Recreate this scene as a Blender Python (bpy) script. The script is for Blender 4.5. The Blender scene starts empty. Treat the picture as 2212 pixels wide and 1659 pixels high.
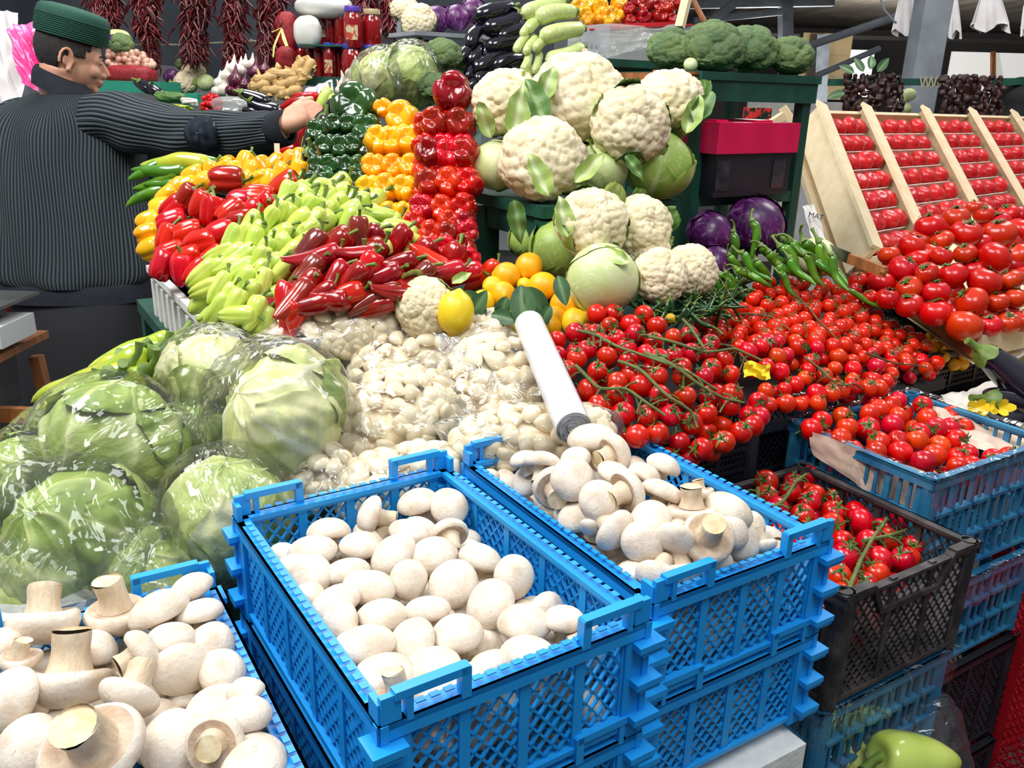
import bpy, math, random
import numpy as np
from mathutils import Vector, Matrix, Quaternion
SC = bpy.context.scene; COL = SC.collection
# ---------------------------------------------------------------- camera
FPX = 1832.0; PITCH = math.radians(18.86); ROLL = math.radians(1.55)
CF = np.array([0, math.cos(PITCH), -math.sin(PITCH)])
_R = np.array([1., 0, 0]); _U = np.cross(_R, CF)
CR = _R*math.cos(ROLL)+_U*math.sin(ROLL); CU = -_R*math.sin(ROLL)+_U*math.cos(ROLL)
CC = np.array([0, 0, 1.65])
cam = bpy.data.cameras.new('camera'); camo = bpy.data.objects.new('camera', cam); COL.objects.link(camo)
cam.sensor_width = 36; cam.lens = 36*FPX/2212; cam.clip_start = .05; cam.clip_end = 200
camo.matrix_world = Matrix([[CR[0], CU[0], -CF[0], CC[0]], [CR[1], CU[1], -CF[1], CC[1]], [CR[2], CU[2], -CF[2], CC[2]], [0, 0, 0, 1]])
SC.camera = camo
# ---------------------------------------------------------------- light
vs = SC.view_settings
vs.view_transform = 'Standard'; vs.look = 'None'; vs.gamma = 1; vs.use_curve_mapping = False; vs.exposure = -0.06
wd = bpy.data.worlds.new('sky'); SC.world = wd; wd.use_nodes = True
_n = wd.node_tree.nodes; _l = wd.node_tree.links; _tc = _n.new('ShaderNodeTexCoord'); _sp = _n.new('ShaderNodeSeparateXYZ'); _mr = _n.new('ShaderNodeMapRange'); _mx = _n.new('ShaderNodeMix'); _mx.data_type = 'RGBA'
_l.new(_tc.outputs['Generated'], _sp.inputs[0]); _l.new(_sp.outputs[2], _mr.inputs[0]); _mr.inputs[1].default_value = -.05; _mr.inputs[2].default_value = .75
_mx.inputs[6].default_value = (.20, .21, .23, 1); _mx.inputs[7].default_value = (.90, .95, 1, 1); _l.new(_mr.outputs[0], _mx.inputs[0]); _l.new(_mx.outputs[2], _n['Background'].inputs[0])
_n['Background'].inputs[1].default_value = .52
def area(loc, target, sx, sy, power, col=(1, 1, 1)):
    l = bpy.data.lights.new('skylight', 'AREA'); l.shape = 'RECTANGLE'; l.size = sx; l.size_y = sy; l.energy = power; l.color = col
    o = bpy.data.objects.new('skylight', l); COL.objects.link(o); o.location = loc
    o.rotation_euler = (Vector(target)-Vector(loc)).to_track_quat('-Z', 'Y').to_euler()
    o['label'] = 'daylight panel high in the market roof'; o['category'] = 'skylight'; o['kind'] = 'structure'
area((-1.8, .9, 4.2), (0, 1.6, 1), 2.2, 1.1, 138, (1, .985, .96))
area((.6, -.4, 4.3), (.2, 1.6, 1), 1.2, 1.6, 70, (.95, .98, 1))
area((2.6, 3.6, 4.4), (1.4, 3.0, 1), 1.6, 1.6, 80, (1, .98, .95))
area((-1.0, 4.2, 4.0), (-.6, 4.2, 1), 2.0, 1.4, 75, (1, .98, .95))
# ---------------------------------------------------------------- helpers
SA = math.radians(32); AX = np.array([math.cos(SA), math.sin(SA), 0]); BX = np.array([math.sin(SA), -math.cos(SA), 0])
def at(x, y, d): return CC+d*(CR*(x-1106)/FPX+CU*(829.5-y)/FPX+CF)
def atz(x, y, z):
    v = CR*(x-1106)/FPX+CU*(829.5-y)/FPX+CF
    return CC+v*(z-CC[2])/v[2]
def W(a, b, c): return CR*a+CU*b-CF*c
def AB(a, b, z): return AX*a+BX*b+np.array([0, 0, z])
def dep(P): return float((np.asarray(P)-CC)@CF)
def unit(v): v = np.asarray(v, float); return v/(np.linalg.norm(v)+1e-12)
def ns(P, seed=0, f=1., n=6):
    r = np.random.RandomState(seed); P = np.asarray(P); o = 0
    for i in range(n):
        k = r.normal(size=3); k /= np.linalg.norm(k); o = o+np.sin(P@(k*f*(.7+.8*r.rand()))+r.rand()*6.28)
    return o/math.sqrt(n)
class G:
    "geometry being collected for one mesh"
    def __init__(s): s.v = []; s.f = []; s.m = []; s.n = 0; s.a = []
    def add(s, V, Fc, m=0, a=None):
        V = np.asarray(V, float).reshape(-1, 3); b = s.n
        s.v.append(V); s.n += len(V)
        s.a.append(np.zeros(len(V)) if a is None else np.asarray(a, float).ravel())
        for q in Fc: s.f.append(tuple(i+b for i in q)); s.m.append(m)
        return s
    def box(s, c, size, ax=None, m=0, bev=0):
        c = np.asarray(c, float); h = np.asarray(size, float)/2
        ax = np.eye(3) if ax is None else np.asarray(ax)
        V = [c+ax[0]*x*h[0]+ax[1]*y*h[1]+ax[2]*z*h[2] for x in (-1, 1) for y in (-1, 1) for z in (-1, 1)]
        return s.add(V, [(0, 1, 3, 2), (4, 6, 7, 5), (0, 4, 5, 1), (2, 3, 7, 6), (0, 2, 6, 4), (1, 5, 7, 3)], m)
    def bar(s, p, q, w, h, up=(0, 0, 1), m=0):
        p = np.asarray(p, float); q = np.asarray(q, float); L = np.linalg.norm(q-p)
        if L < 1e-6: return s
        x = (q-p)/L; y = np.cross(up, x)
        if np.linalg.norm(y) < 1e-4: y = np.cross((1, 0, 0), x)
        y = unit(y); z = np.cross(x, y)
        return s.box((p+q)/2, (L, w, h), (x, y, z), m)
    def grid(s, P, m=0, a=None, cu=False, cv=False):
        P = np.asarray(P); nu, nv = P.shape[:2]; F_ = []
        for i in range(nu-(0 if cu else 1)):
            for j in range(nv-(0 if cv else 1)):
                i2 = (i+1) % nu; j2 = (j+1) % nv; F_.append((i*nv+j, i2*nv+j, i2*nv+j2, i*nv+j2))
        return s.add(P.reshape(-1, 3), F_, m, a)
    def sph(s, nu, nv, fn, m=0, attr=None):
        "fn(U) maps unit vectors (k,3) to points"
        ph = np.linspace(0, math.pi, nv); th = np.arange(nu)*2*math.pi/nu
        U = [[0, 0, 1.]]
        for p in ph[1:-1]:
            for t in th: U.append([math.sin(p)*math.cos(t), math.sin(p)*math.sin(t), math.cos(p)])
        U.append([0, 0, -1.]); U = np.array(U); F_ = []
        for j in range(nu): F_.append((0, 1+j, 1+(j+1) % nu))
        for i in range(nv-3):
            for j in range(nu):
                a = 1+i*nu+j; b = 1+i*nu+(j+1) % nu; F_.append((a, a+nu, b+nu, b))
        l = len(U)-1; b0 = 1+(nv-3)*nu
        for j in range(nu): F_.append((l, b0+(j+1) % nu, b0+j))
        V = fn(U); return s.add(V, F_, m, None if attr is None else attr(U))
    def lathe(s, prof, n, m=0, fn=None):
        "profile of (r,z); r=0 ends close"
        P = np.array([[[r*math.cos(t), r*math.sin(t), z] for t in np.arange(n)*2*math.pi/n] for r, z in prof])
        if fn is not None: P = fn(P.reshape(-1, 3)).reshape(P.shape)
        return s.grid(P, m, cv=True)
    def tube(s, pts, rad, n=8, m=0, cap=True, flat=1.0):
        pts = np.asarray(pts, float); k = len(pts); rad = np.ones(k)*rad
        T = np.gradient(pts, axis=0); T /= np.linalg.norm(T, axis=1)[:, None]+1e-12
        u = np.cross(T[0], (0, 0, 1));
        if np.linalg.norm(u) < .1: u = np.cross(T[0], (1, 0, 0))
        u = unit(u); R = []
        for i in range(k):
            u = unit(u-T[i]*(u@T[i])); w = np.cross(T[i], u)
            R.append([pts[i]+rad[i]*(u*math.cos(t)+w*math.sin(t)*flat) for t in np.arange(n)*2*math.pi/n])
        s.grid(np.array(R), m, cv=True)
        if cap:
            for i in (0, -1):
                b = s.n; s.add([*R[i]], [tuple(range(n)) if i == -1 else tuple(range(n))[::-1]], m)
        return s
    def shift(s, off, M3=None, sc=1.):
        for i in range(len(s.v)):
            v = s.v[i]*sc
            if M3 is not None: v = v@np.asarray(M3).T
            s.v[i] = v+np.asarray(off)
        return s
    def join(s, o):
        b = s.n
        for V in o.v: s.v.append(V)
        s.a += o.a; s.n += o.n
        s.f += [tuple(i+b for i in q) for q in o.f]; s.m += o.m; return s
    def mesh(s, name, mats, smooth=True, autos=None):
        me = bpy.data.meshes.new(name); V = np.concatenate(s.v)
        me.from_pydata(V.tolist(), [], s.f)
        mats = mats if isinstance(mats, (list, tuple)) else [mats]
        for m in mats: me.materials.append(m)
        if len(mats) > 1: me.polygons.foreach_set('material_index', s.m)
        me.polygons.foreach_set('use_smooth', [bool(smooth)]*len(s.f))
        a = np.concatenate(s.a)
        if np.any(a):
            at_ = me.attributes.new('vein', 'FLOAT', 'POINT'); at_.data.foreach_set('value', a.astype(np.float32))
        me.update()
        if autos is not None and smooth:
            try: me.set_sharp_from_angle(angle=math.radians(autos))
            except Exception: pass
        return me
def tag(o, label=None, cat=None, group=None, kind=None):
    if label: o['label'] = label
    if cat: o['category'] = cat
    if group: o['group'] = group
    if kind: o['kind'] = kind
    return o
def ob(name, me, parent=None, M=None):
    o = bpy.data.objects.new(name, me); COL.objects.link(o)
    if parent is not None: o.parent = parent
    if M is not None: o.matrix_basis = M
    return o
def thing(name, label, cat, group=None, loc=(0, 0, 0), M=None):
    o = bpy.data.objects.new(name, None); COL.objects.link(o); o.empty_display_size = .02
    if M is not None: o.matrix_basis = M
    else: o.location = loc
    return tag(o, label, cat, group)
def solo(name, g, mats, label, cat, group=None, kind=None, smooth=True, autos=35, M=None):
    return tag(ob(name, g.mesh(name, mats, smooth, autos), None, M), label, cat, group, kind)
def struct(name, g, mats, smooth=False): return tag(ob(name, g.mesh(name, mats, smooth, 35)), kind='structure')
def frame(pos, axis, roll=0., sc=1.):
    axis = unit(axis); q = Vector(axis).to_track_quat('Z', 'Y')
    M = Matrix.Translation(Vector(pos)) @ q.to_matrix().to_4x4() @ Matrix.Rotation(roll, 4, 'Z')
    s = sc if isinstance(sc, (tuple, list)) else (sc, sc, sc)
    return M @ Matrix.Diagonal((*s, 1))
def put(proto, M, name, label, cat, group=None):
    "proto: list of (part name, mesh). One mesh gives a single top-level mesh object."
    if len(proto) == 1: return tag(ob(name, proto[0][1], None, M), label, cat, group)
    r = thing(name, label, cat, group, M=M)
    for pn, me in proto: ob(pn, me, r)
    return r
ORD = 'first second third fourth fifth sixth seventh eighth ninth tenth eleventh twelfth thirteenth fourteenth fifteenth sixteenth seventeenth eighteenth nineteenth twentieth'.split()
def proj(P):
    v = np.asarray(P, float)-CC; z = v@CF
    return 1106+FPX*(v@CR)/z, 829.5-FPX*(v@CU)/z
def rowlabels(objs, text, nrows, frm='top'):
    "gives each object its row from the back and its place from the left"
    P = [proj(o.matrix_basis.translation) for o in objs]
    idx = sorted(range(len(objs)), key=lambda i: P[i][1]); k = math.ceil(len(idx)/nrows)
    for r in range(nrows):
        row = sorted(idx[r*k:(r+1)*k], key=lambda i: P[i][0])
        for j, i in enumerate(row):
            rw = 'back' if r == 0 else ('front' if r == nrows-1 else ORD[r])
            objs[i]['label'] = text.format(j=ORD[min(j, 19)], r=rw)
# pixel-anchored surfaces: depth interpolated between measured anchors
class Surf:
    def __init__(s, c):
        c = np.array(c, float); s.x = c[:, :2]; w = 1/c[:, 2]
        Am = np.c_[s.x/1000, np.ones(len(c))]; s.p = np.linalg.lstsq(Am, w, rcond=None)[0]; s.r = w-Am@s.p
    def __call__(s, x, y):
        w = np.array([x/1000, y/1000, 1])@s.p; q = 1/(((s.x-(x, y))**2).sum(1)+400)
        return 1/(w+(q@s.r)/q.sum())
    def pos(s, x, y, push=0): return at(x, y, s(x, y)+push)
    def normal(s, x, y):
        a, b, c = s.pos(x, y), s.pos(x+12, y), s.pos(x, y-12)
        return unit(np.cross(b-a, c-a))
def inpoly(x, y, P):
    c = False; n = len(P)
    for i in range(n):
        x1, y1 = P[i]; x2, y2 = P[(i+1) % n]
        if (y1 > y) != (y2 > y) and x < (x2-x1)*(y-y1)/(y2-y1)+x1: c = not c
    return c
def scatter(poly, surf, space, seed, tries=6000, avoid=(), push=0.):
    "dart throwing in a region of the heap's surface; returns points and (x,y)"
    r = random.Random(seed); xs = [p[0] for p in poly]; ys = [p[1] for p in poly]; out = []; pts = list(avoid)
    for _ in range(tries):
        x = r.uniform(min(xs), max(xs)); y = r.uniform(min(ys), max(ys))
        if not inpoly(x, y, poly): continue
        P = surf.pos(x, y)+CF*0
        if push: P = P-surf.normal(x, y)*push
        if all((P-Q)@(P-Q) > space*space for Q in pts): pts.append(P); out.append((P, x, y))
    return out
try:
    SC.cycles.max_bounces = 10; SC.cycles.diffuse_bounces = 4; SC.cycles.glossy_bounces = 3; SC.cycles.transparent_max_bounces = 24; SC.cycles.caustics_reflective = False; SC.cycles.caustics_refractive = False
    SC.cycles.use_adaptive_sampling = True; SC.cycles.adaptive_threshold = .02; SC.cycles.use_denoising = True; SC.cycles.sample_clamp_indirect = 6
except Exception: pass
# ---------------------------------------------------------------- materials
MATS = {}
def lin(c):
    return tuple(((v/255/12.92) if v/255 <= .04045 else ((v/255+.055)/1.055)**2.4) for v in c)
def M_(name, c1, c2=None, scale=20, rough=.5, bump=0, bscale=60, coat=0, rand=0, hue=0, sub=0, vein=None, spots=None, metal=0, thr=(.35, .65), stretch=None, spec=.5, detail=3, bdist=.002, wave=None):
    if name in MATS: return MATS[name]
    m = bpy.data.materials.new(name); m.use_nodes = True; nt = m.node_tree; N = nt.nodes; L = nt.links
    b = N['Principled BSDF']; c1 = (*lin(c1), 1)
    b.inputs['Roughness'].default_value = rough; b.inputs['Metallic'].default_value = metal
    b.inputs['Specular IOR Level'].default_value = spec
    if coat: b.inputs['Coat Weight'].default_value = coat; b.inputs['Coat Roughness'].default_value = .06
    if sub: b.inputs['Subsurface Weight'].default_value = sub; b.inputs['Subsurface Radius'].default_value = (.01, .006, .004); b.inputs['Subsurface Scale'].default_value = 1
    tc = N.new('ShaderNodeTexCoord'); src = tc.outputs['Object']; oi = N.new('ShaderNodeObjectInfo')
    ad = N.new('ShaderNodeVectorMath'); ad.operation = 'ADD'; mu = N.new('ShaderNodeMath'); mu.operation = 'MULTIPLY'; mu.inputs[1].default_value = 3.7
    L.new(oi.outputs['Random'], mu.inputs[0]); L.new(src, ad.inputs[0]); L.new(mu.outputs[0], ad.inputs[1]); src = ad.outputs[0]
    if stretch:
        mp = N.new('ShaderNodeMapping'); mp.inputs['Scale'].default_value = stretch; L.new(src, mp.inputs[0]); src = mp.outputs[0]
    col = None
    def ramp(fac, lo, hi):
        r = N.new('ShaderNodeMapRange'); r.inputs[1].default_value = lo; r.inputs[2].default_value = hi; L.new(fac, r.inputs[0]); return r.outputs[0]
    def mix(fac, a, bb):
        x = N.new('ShaderNodeMix'); x.data_type = 'RGBA'; L.new(fac, x.inputs[0])
        for v, i in ((a, 6), (bb, 7)):
            if isinstance(v, tuple): x.inputs[i].default_value = v
            else: L.new(v, x.inputs[i])
        return x.outputs[2]
    col = c1
    if c2 is not None:
        n = N.new('ShaderNodeTexNoise'); n.inputs['Scale'].default_value = scale; n.inputs['Detail'].default_value = detail; L.new(src, n.inputs['Vector'])
        col = mix(ramp(n.outputs[0], *thr), c1, (*lin(c2), 1))
    if spots:
        sc_, cs, lo, hi = spots
        n = N.new('ShaderNodeTexNoise'); n.inputs['Scale'].default_value = sc_; n.inputs['Detail'].default_value = 4; n.inputs['Roughness'].default_value = .7; n.inputs['Distortion'].default_value = 1.5; L.new(src, n.inputs['Vector'])
        col = mix(ramp(n.outputs[0], lo, hi), col, (*lin(cs), 1))
    if vein:
        at_ = N.new('ShaderNodeAttribute'); at_.attribute_name = 'vein'
        col = mix(at_.outputs['Fac'], col, (*lin(vein), 1))
    if wave:
        wscale, wc, lo, hi = wave
        w = N.new('ShaderNodeTexWave'); w.inputs['Scale'].default_value = wscale; w.inputs['Distortion'].default_value = 3; w.inputs['Detail'].default_value = 3; L.new(src, w.inputs['Vector'])
        col = mix(ramp(w.outputs[1], lo, hi), col, (*lin(wc), 1))
    if rand or hue:
        h = N.new('ShaderNodeHueSaturation')
        r1 = N.new('ShaderNodeMapRange'); r1.inputs[3].default_value = 1-rand; r1.inputs[4].default_value = 1+rand; L.new(oi.outputs['Random'], r1.inputs[0]); L.new(r1.outputs[0], h.inputs['Value'])
        fr = N.new('ShaderNodeMath'); fr.operation = 'MULTIPLY'; fr.inputs[1].default_value = 7.31; L.new(oi.outputs['Random'], fr.inputs[0])
        f2 = N.new('ShaderNodeMath'); f2.operation = 'FRACT'; L.new(fr.outputs[0], f2.inputs[0])
        r2 = N.new('ShaderNodeMapRange'); r2.inputs[3].default_value = .5-hue; r2.inputs[4].default_value = .5+hue; L.new(f2.outputs[0], r2.inputs[0]); L.new(r2.outputs[0], h.inputs['Hue'])
        if isinstance(col, tuple): h.inputs['Color'].default_value = col
        else: L.new(col, h.inputs['Color'])
        col = h.outputs[0]
    if isinstance(col, tuple): b.inputs['Base Color'].default_value = col
    else: L.new(col, b.inputs['Base Color'])
    if bump:
        n = N.new('ShaderNodeTexNoise'); n.inputs['Scale'].default_value = bscale; n.inputs['Detail'].default_value = 4; L.new(src, n.inputs['Vector'])
        bp = N.new('ShaderNodeBump'); bp.inputs['Strength'].default_value = bump; bp.inputs['Distance'].default_value = bdist
        L.new(n.outputs[0], bp.inputs['Height']); L.new(bp.outputs[0], b.inputs['Normal'])
        if coat: L.new(bp.outputs[0], b.inputs['Coat Normal'])
    MATS[name] = m; return m
def film_mat(name, tint=(1, 1, 1), dens=.04, bump=.6, scale=30, cloud=0.0, refl=.55, base=.02):
    m = bpy.data.materials.new(name); m.use_nodes = True; nt = m.node_tree; N = nt.nodes; L = nt.links
    for n in list(N): N.remove(n)
    out = N.new('ShaderNodeOutputMaterial'); tr = N.new('ShaderNodeBsdfTransparent'); tr.inputs[0].default_value = (.99, .995, .99, 1)
    gl = N.new('ShaderNodeBsdfGlossy'); gl.inputs['Roughness'].default_value = .05; gl.inputs[0].default_value = (1, 1, 1, 1)
    df = N.new('ShaderNodeBsdfTranslucent'); df.inputs[0].default_value = (*tint, 1)
    d2 = N.new('ShaderNodeBsdfDiffuse'); d2.inputs[0].default_value = (*tint, 1); xd = N.new('ShaderNodeMixShader'); xd.inputs[0].default_value = .6; L.new(df.outputs[0], xd.inputs[1]); L.new(d2.outputs[0], xd.inputs[2])
    tc = N.new('ShaderNodeTexCoord'); mp = N.new('ShaderNodeMapping'); mp.inputs['Scale'].default_value = (1, 2.6, .5); mp.inputs['Rotation'].default_value = (.5, .8, .3); L.new(tc.outputs['Object'], mp.inputs[0])
    n1 = N.new('ShaderNodeTexNoise'); n1.noise_type = 'RIDGED_MULTIFRACTAL'; n1.inputs['Scale'].default_value = scale; n1.inputs['Detail'].default_value = 3; n1.inputs['Distortion'].default_value = .6
    n2 = N.new('ShaderNodeTexNoise'); n2.noise_type = 'RIDGED_MULTIFRACTAL'; n2.inputs['Scale'].default_value = scale*.6; n2.inputs['Detail'].default_value = 3; n2.inputs['Distortion'].default_value = 1.5
    L.new(mp.outputs[0], n1.inputs['Vector']); L.new(tc.outputs['Object'], n2.inputs['Vector'])
    mt = N.new('ShaderNodeMath'); mt.operation = 'ADD'; L.new(n1.outputs[0], mt.inputs[0]); L.new(n2.outputs[0], mt.inputs[1])
    bp = N.new('ShaderNodeBump'); bp.inputs['Strength'].default_value = bump; bp.inputs['Distance'].default_value = .006; L.new(mt.outputs[0], bp.inputs['Height'])
    L.new(bp.outputs[0], gl.inputs['Normal'])
    fr = N.new('ShaderNodeFresnel'); fr.inputs[0].default_value = 1.42; L.new(bp.outputs[0], fr.inputs['Normal'])
    m2 = N.new('ShaderNodeMath'); m2.operation = 'MULTIPLY_ADD'; m2.inputs[1].default_value = refl; m2.inputs[2].default_value = base; L.new(fr.outputs[0], m2.inputs[0]); m2.use_clamp = True
    x1 = N.new('ShaderNodeMixShader'); x1.inputs[0].default_value = dens; L.new(tr.outputs[0], x1.inputs[1]); L.new(xd.outputs[0], x1.inputs[2])
    if cloud:
        rr = N.new('ShaderNodeMapRange'); rr.inputs[1].default_value = .4; rr.inputs[2].default_value = 1.3; rr.inputs[3].default_value = dens; rr.inputs[4].default_value = dens+cloud; L.new(n2.outputs[0], rr.inputs[0]); L.new(rr.outputs[0], x1.inputs[0])
    x2 = N.new('ShaderNodeMixShader'); L.new(m2.outputs[0], x2.inputs[0]); L.new(x1.outputs[0], x2.inputs[1]); L.new(gl.outputs[0], x2.inputs[2]); L.new(x2.outputs[0], out.inputs[0])
    MATS[name] = m; return m
def emit_mat(name, col, s):
    m = bpy.data.materials.new(name); m.use_nodes = True; b = m.node_tree.nodes['Principled BSDF']
    b.inputs['Emission Color'].default_value = (*col, 1); b.inputs['Emission Strength'].default_value = s; return m
m_cap = M_('mushroom_cap', (227, 215, 199), (204, 182, 156), 1.3, .58, .12, 7, rand=.03, sub=.05, spots=(6, (160, 116, 80), .62, .74), bdist=.04, thr=(.45, .75), detail=5)
m_stem = M_('mushroom_stem', (224, 206, 180), (206, 184, 154), 2, .65, .15, 6, rand=.03, stretch=(1.5, 1.5, .5), bdist=.04)
m_cut = M_('mushroom_cut', (238, 222, 182), (216, 192, 146), 3, .7)
m_gill = M_('mushroom_under', (208, 186, 162), (184, 156, 130), 2.5, .7, .15, 10, sub=.03, bdist=.04)
m_blue = M_('blue_plastic', (24, 148, 228), (34, 158, 234), 8, .38, .1, 30, spec=.5)
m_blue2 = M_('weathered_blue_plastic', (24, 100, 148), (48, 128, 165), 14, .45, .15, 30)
m_black = M_('black_plastic', (26, 28, 36), (44, 44, 52), 20, .42, .2, 40)
m_blackd = M_('dusty_black_plastic', (38, 35, 38), (84, 76, 74), 24, .55, .3, 60, thr=(.45, .75))
m_redp = M_('red_plastic', (196, 20, 36), (160, 14, 28), 14, .45, .1, 30)
m_tom = M_('cherry_tomato_skin', (206, 20, 5), (188, 10, 4), 30, .2, .0, coat=.1, rand=.16, hue=.006)
m_tom2 = M_('orange_red_tomato_skin', (220, 42, 6), (204, 20, 4), 40, .22, 0, coat=.1, rand=.12, hue=.01)
m_bigtom = M_('tomato_skin', (206, 40, 8), (190, 20, 5), 18, .24, 0, coat=.1, rand=.1, hue=.006)
m_tray = M_('pink_tomato_skin', (214, 34, 36), (196, 22, 28), 16, .3, 0, coat=.2, rand=.08)
m_yt = M_('yellow_cherry_skin', (248, 190, 10), (240, 168, 8), 30, .2, 0, coat=.4, rand=.06)
m_calyx = M_('calyx_green', (86, 116, 44), (60, 92, 34), 60, .6, rand=.15)
m_vine = M_('vine_green', (98, 116, 52), (84, 90, 44), 60, .6, .2, 100, rand=.1)
m_vineb = M_('dry_vine', (104, 92, 52), (78, 72, 40), 60, .6, .2, 100)
m_pale = M_('pale_pepper_skin', (206, 222, 112), (188, 208, 84), 22, .22, .15, 25, coat=.3, rand=.05, hue=.012, sub=.06, bdist=.003)
m_red = M_('red_pepper_skin', (214, 30, 8), (192, 10, 4), 16, .16, .12, 22, coat=.15, rand=.14, hue=.006, bdist=.003)
m_dred = M_('dark_red_pepper_skin', (172, 12, 8), (132, 8, 8), 16, .14, .12, 22, coat=.15, rand=.18, hue=.005, bdist=.003)
m_maroon = M_('maroon_pepper_skin', (140, 44, 26), (104, 24, 18), 14, .16, .12, 22, coat=.5, rand=.1, bdist=.003)
m_yel = M_('yellow_pepper_skin', (250, 184, 10), (246, 168, 4), 16, .15, .1, 22, coat=.5, rand=.08, hue=.012, sub=.04, bdist=.003)
m_grn = M_('green_pepper_skin', (34, 82, 26), (22, 60, 20), 16, .13, .1, 22, coat=.6, rand=.3, hue=.02, bdist=.003)
m_grnl = M_('light_green_pepper_skin', (186, 198, 56), (154, 180, 44), 16, .22, .15, 30, coat=.4, rand=.1, hue=.015, spots=(30, (112, 92, 40), .7, .8))
m_chili = M_('green_chili_skin', (92, 142, 30), (66, 120, 24), 16, .2, .1, 40, coat=.4, rand=.15, hue=.015)
m_chilid = M_('dark_green_chili_skin', (30, 78, 26), (20, 60, 20), 16, .2, .1, 40, coat=.4, rand=.2)
m_pstem = M_('pepper_stem', (112, 138, 56), (86, 112, 40), 40, .5, rand=.15)
m_egg = M_('aubergine_skin', (16, 14, 26), (24, 16, 34), 10, .1, .0, coat=.7)
m_zuc = M_('zucchini_skin', (206, 216, 150), (186, 202, 120), 60, .3, .1, 60, coat=.2, rand=.05)
m_caul = M_('cauliflower_curd', (238, 224, 192), (222, 206, 166), 25, .75, .5, 260, rand=.03, spots=(30, (206, 170, 120), .72, .86), sub=.08)
m_cleaf = M_('cauliflower_leaf', (176, 196, 110), (140, 170, 82), 25, .5, .3, 60, vein=(232, 236, 196), rand=.06)
m_cleafd = M_('dark_leaf', (70, 108, 50), (90, 128, 60), 30, .5, .4, 60, vein=(150, 176, 110), rand=.1)
m_cab = M_('cabbage_leaf', (202, 216, 142), (180, 202, 118), 10, .4, .25, 40, vein=(236, 238, 204), rand=.05)
m_cabw = M_('white_cabbage_leaf', (218, 226, 172), (194, 210, 138), 10, .4, .25, 40, vein=(246, 246, 226), rand=.03)
m_cabg = M_('green_cabbage_leaf', (166, 190, 92), (148, 178, 80), 10, .4, .25, 40, vein=(216, 224, 160), rand=.05)
m_cabr = M_('red_cabbage_leaf', (98, 22, 100), (62, 12, 72), 14, .34, .5, 40, coat=.1, vein=(176, 120, 184), rand=.08)
m_broc = M_('broccoli_floret', (92, 118, 78), (116, 138, 84), 14, .8, 1.0, 420, rand=.06, spots=(18, (132, 146, 70), .6, .75), bdist=.003)
m_brocs = M_('broccoli_stalk', (150, 178, 110), (124, 156, 90), 30, .6)
m_let = M_('lettuce_leaf', (194, 206, 120), (118, 148, 50), 22, .5, 1, 55, stretch=(1, 1, .35), vein=(224, 228, 170), rand=.03, thr=(.3, .7), bdist=.006)
m_letp = M_('pale_lettuce_leaf', (226, 224, 168), (190, 200, 112), 20, .5, 1, 24, vein=(240, 240, 212), rand=.03, bdist=.006)
m_letd = M_('dark_lettuce_leaf', (146, 168, 70), (96, 126, 40), 14, .5, .8, 34, vein=(196, 206, 130), rand=.05, bdist=.006)
m_clove = M_('garlic_clove', (250, 236, 204), (240, 220, 182), 50, .35, .1, 80, coat=.15, rand=.035, sub=.08)
m_garl = M_('garlic_bulb', (238, 228, 214), (218, 198, 186), 40, .5, .3, 120, rand=.04)
m_lem = M_('lemon_skin', (248, 190, 16), (244, 172, 6), 30, .38, .35, 600, rand=.05, hue=.01, coat=.15, bdist=.001)
m_lemy = M_('yellow_lemon_skin', (244, 212, 40), (236, 196, 20), 30, .35, .35, 600, rand=.05, coat=.15, bdist=.001)
m_lleaf = M_('lemon_leaf', (38, 78, 42), (60, 98, 54), 30, .4, .1, 60, vein=(110, 140, 90), rand=.1)
m_gwood = M_('green_painted_wood', (24, 84, 66), (16, 62, 50), 16, .55, .4, 60, stretch=(1, 1, .3), spots=(26, (128, 96, 58), .7, .76))
m_wood = M_('pale_pine_wood', (230, 212, 176), (220, 198, 158), 5, .7, .15, 60, stretch=(.3, 5, 5), rand=.04)
m_woodo = M_('orange_worn_wood', (168, 108, 58), (130, 78, 40), 12, .6, .3, 60, stretch=(4, 4, .5))
m_styro = M_('white_styrofoam', (240, 240, 234), (226, 226, 218), 30, .7, .5, 160)
m_white = M_('white_paper', (236, 232, 224), (220, 214, 204), 12, .8, .6, 40)
m_paperp = M_('pinkish_paper', (222, 196, 178), (204, 176, 156), 10, .8, .6, 24)
m_film = film_mat('clear_film', dens=.03, refl=.6, bump=.9)
m_filmc = film_mat('crinkled_film', dens=.05, bump=.9, scale=34, refl=.5)
m_filmw = film_mat('milky_film', dens=.3, bump=.6, scale=24, cloud=.4)
m_dark = M_('dark_ground', (46, 44, 46), (34, 32, 34), 8, .8, .2, 20)
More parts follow.
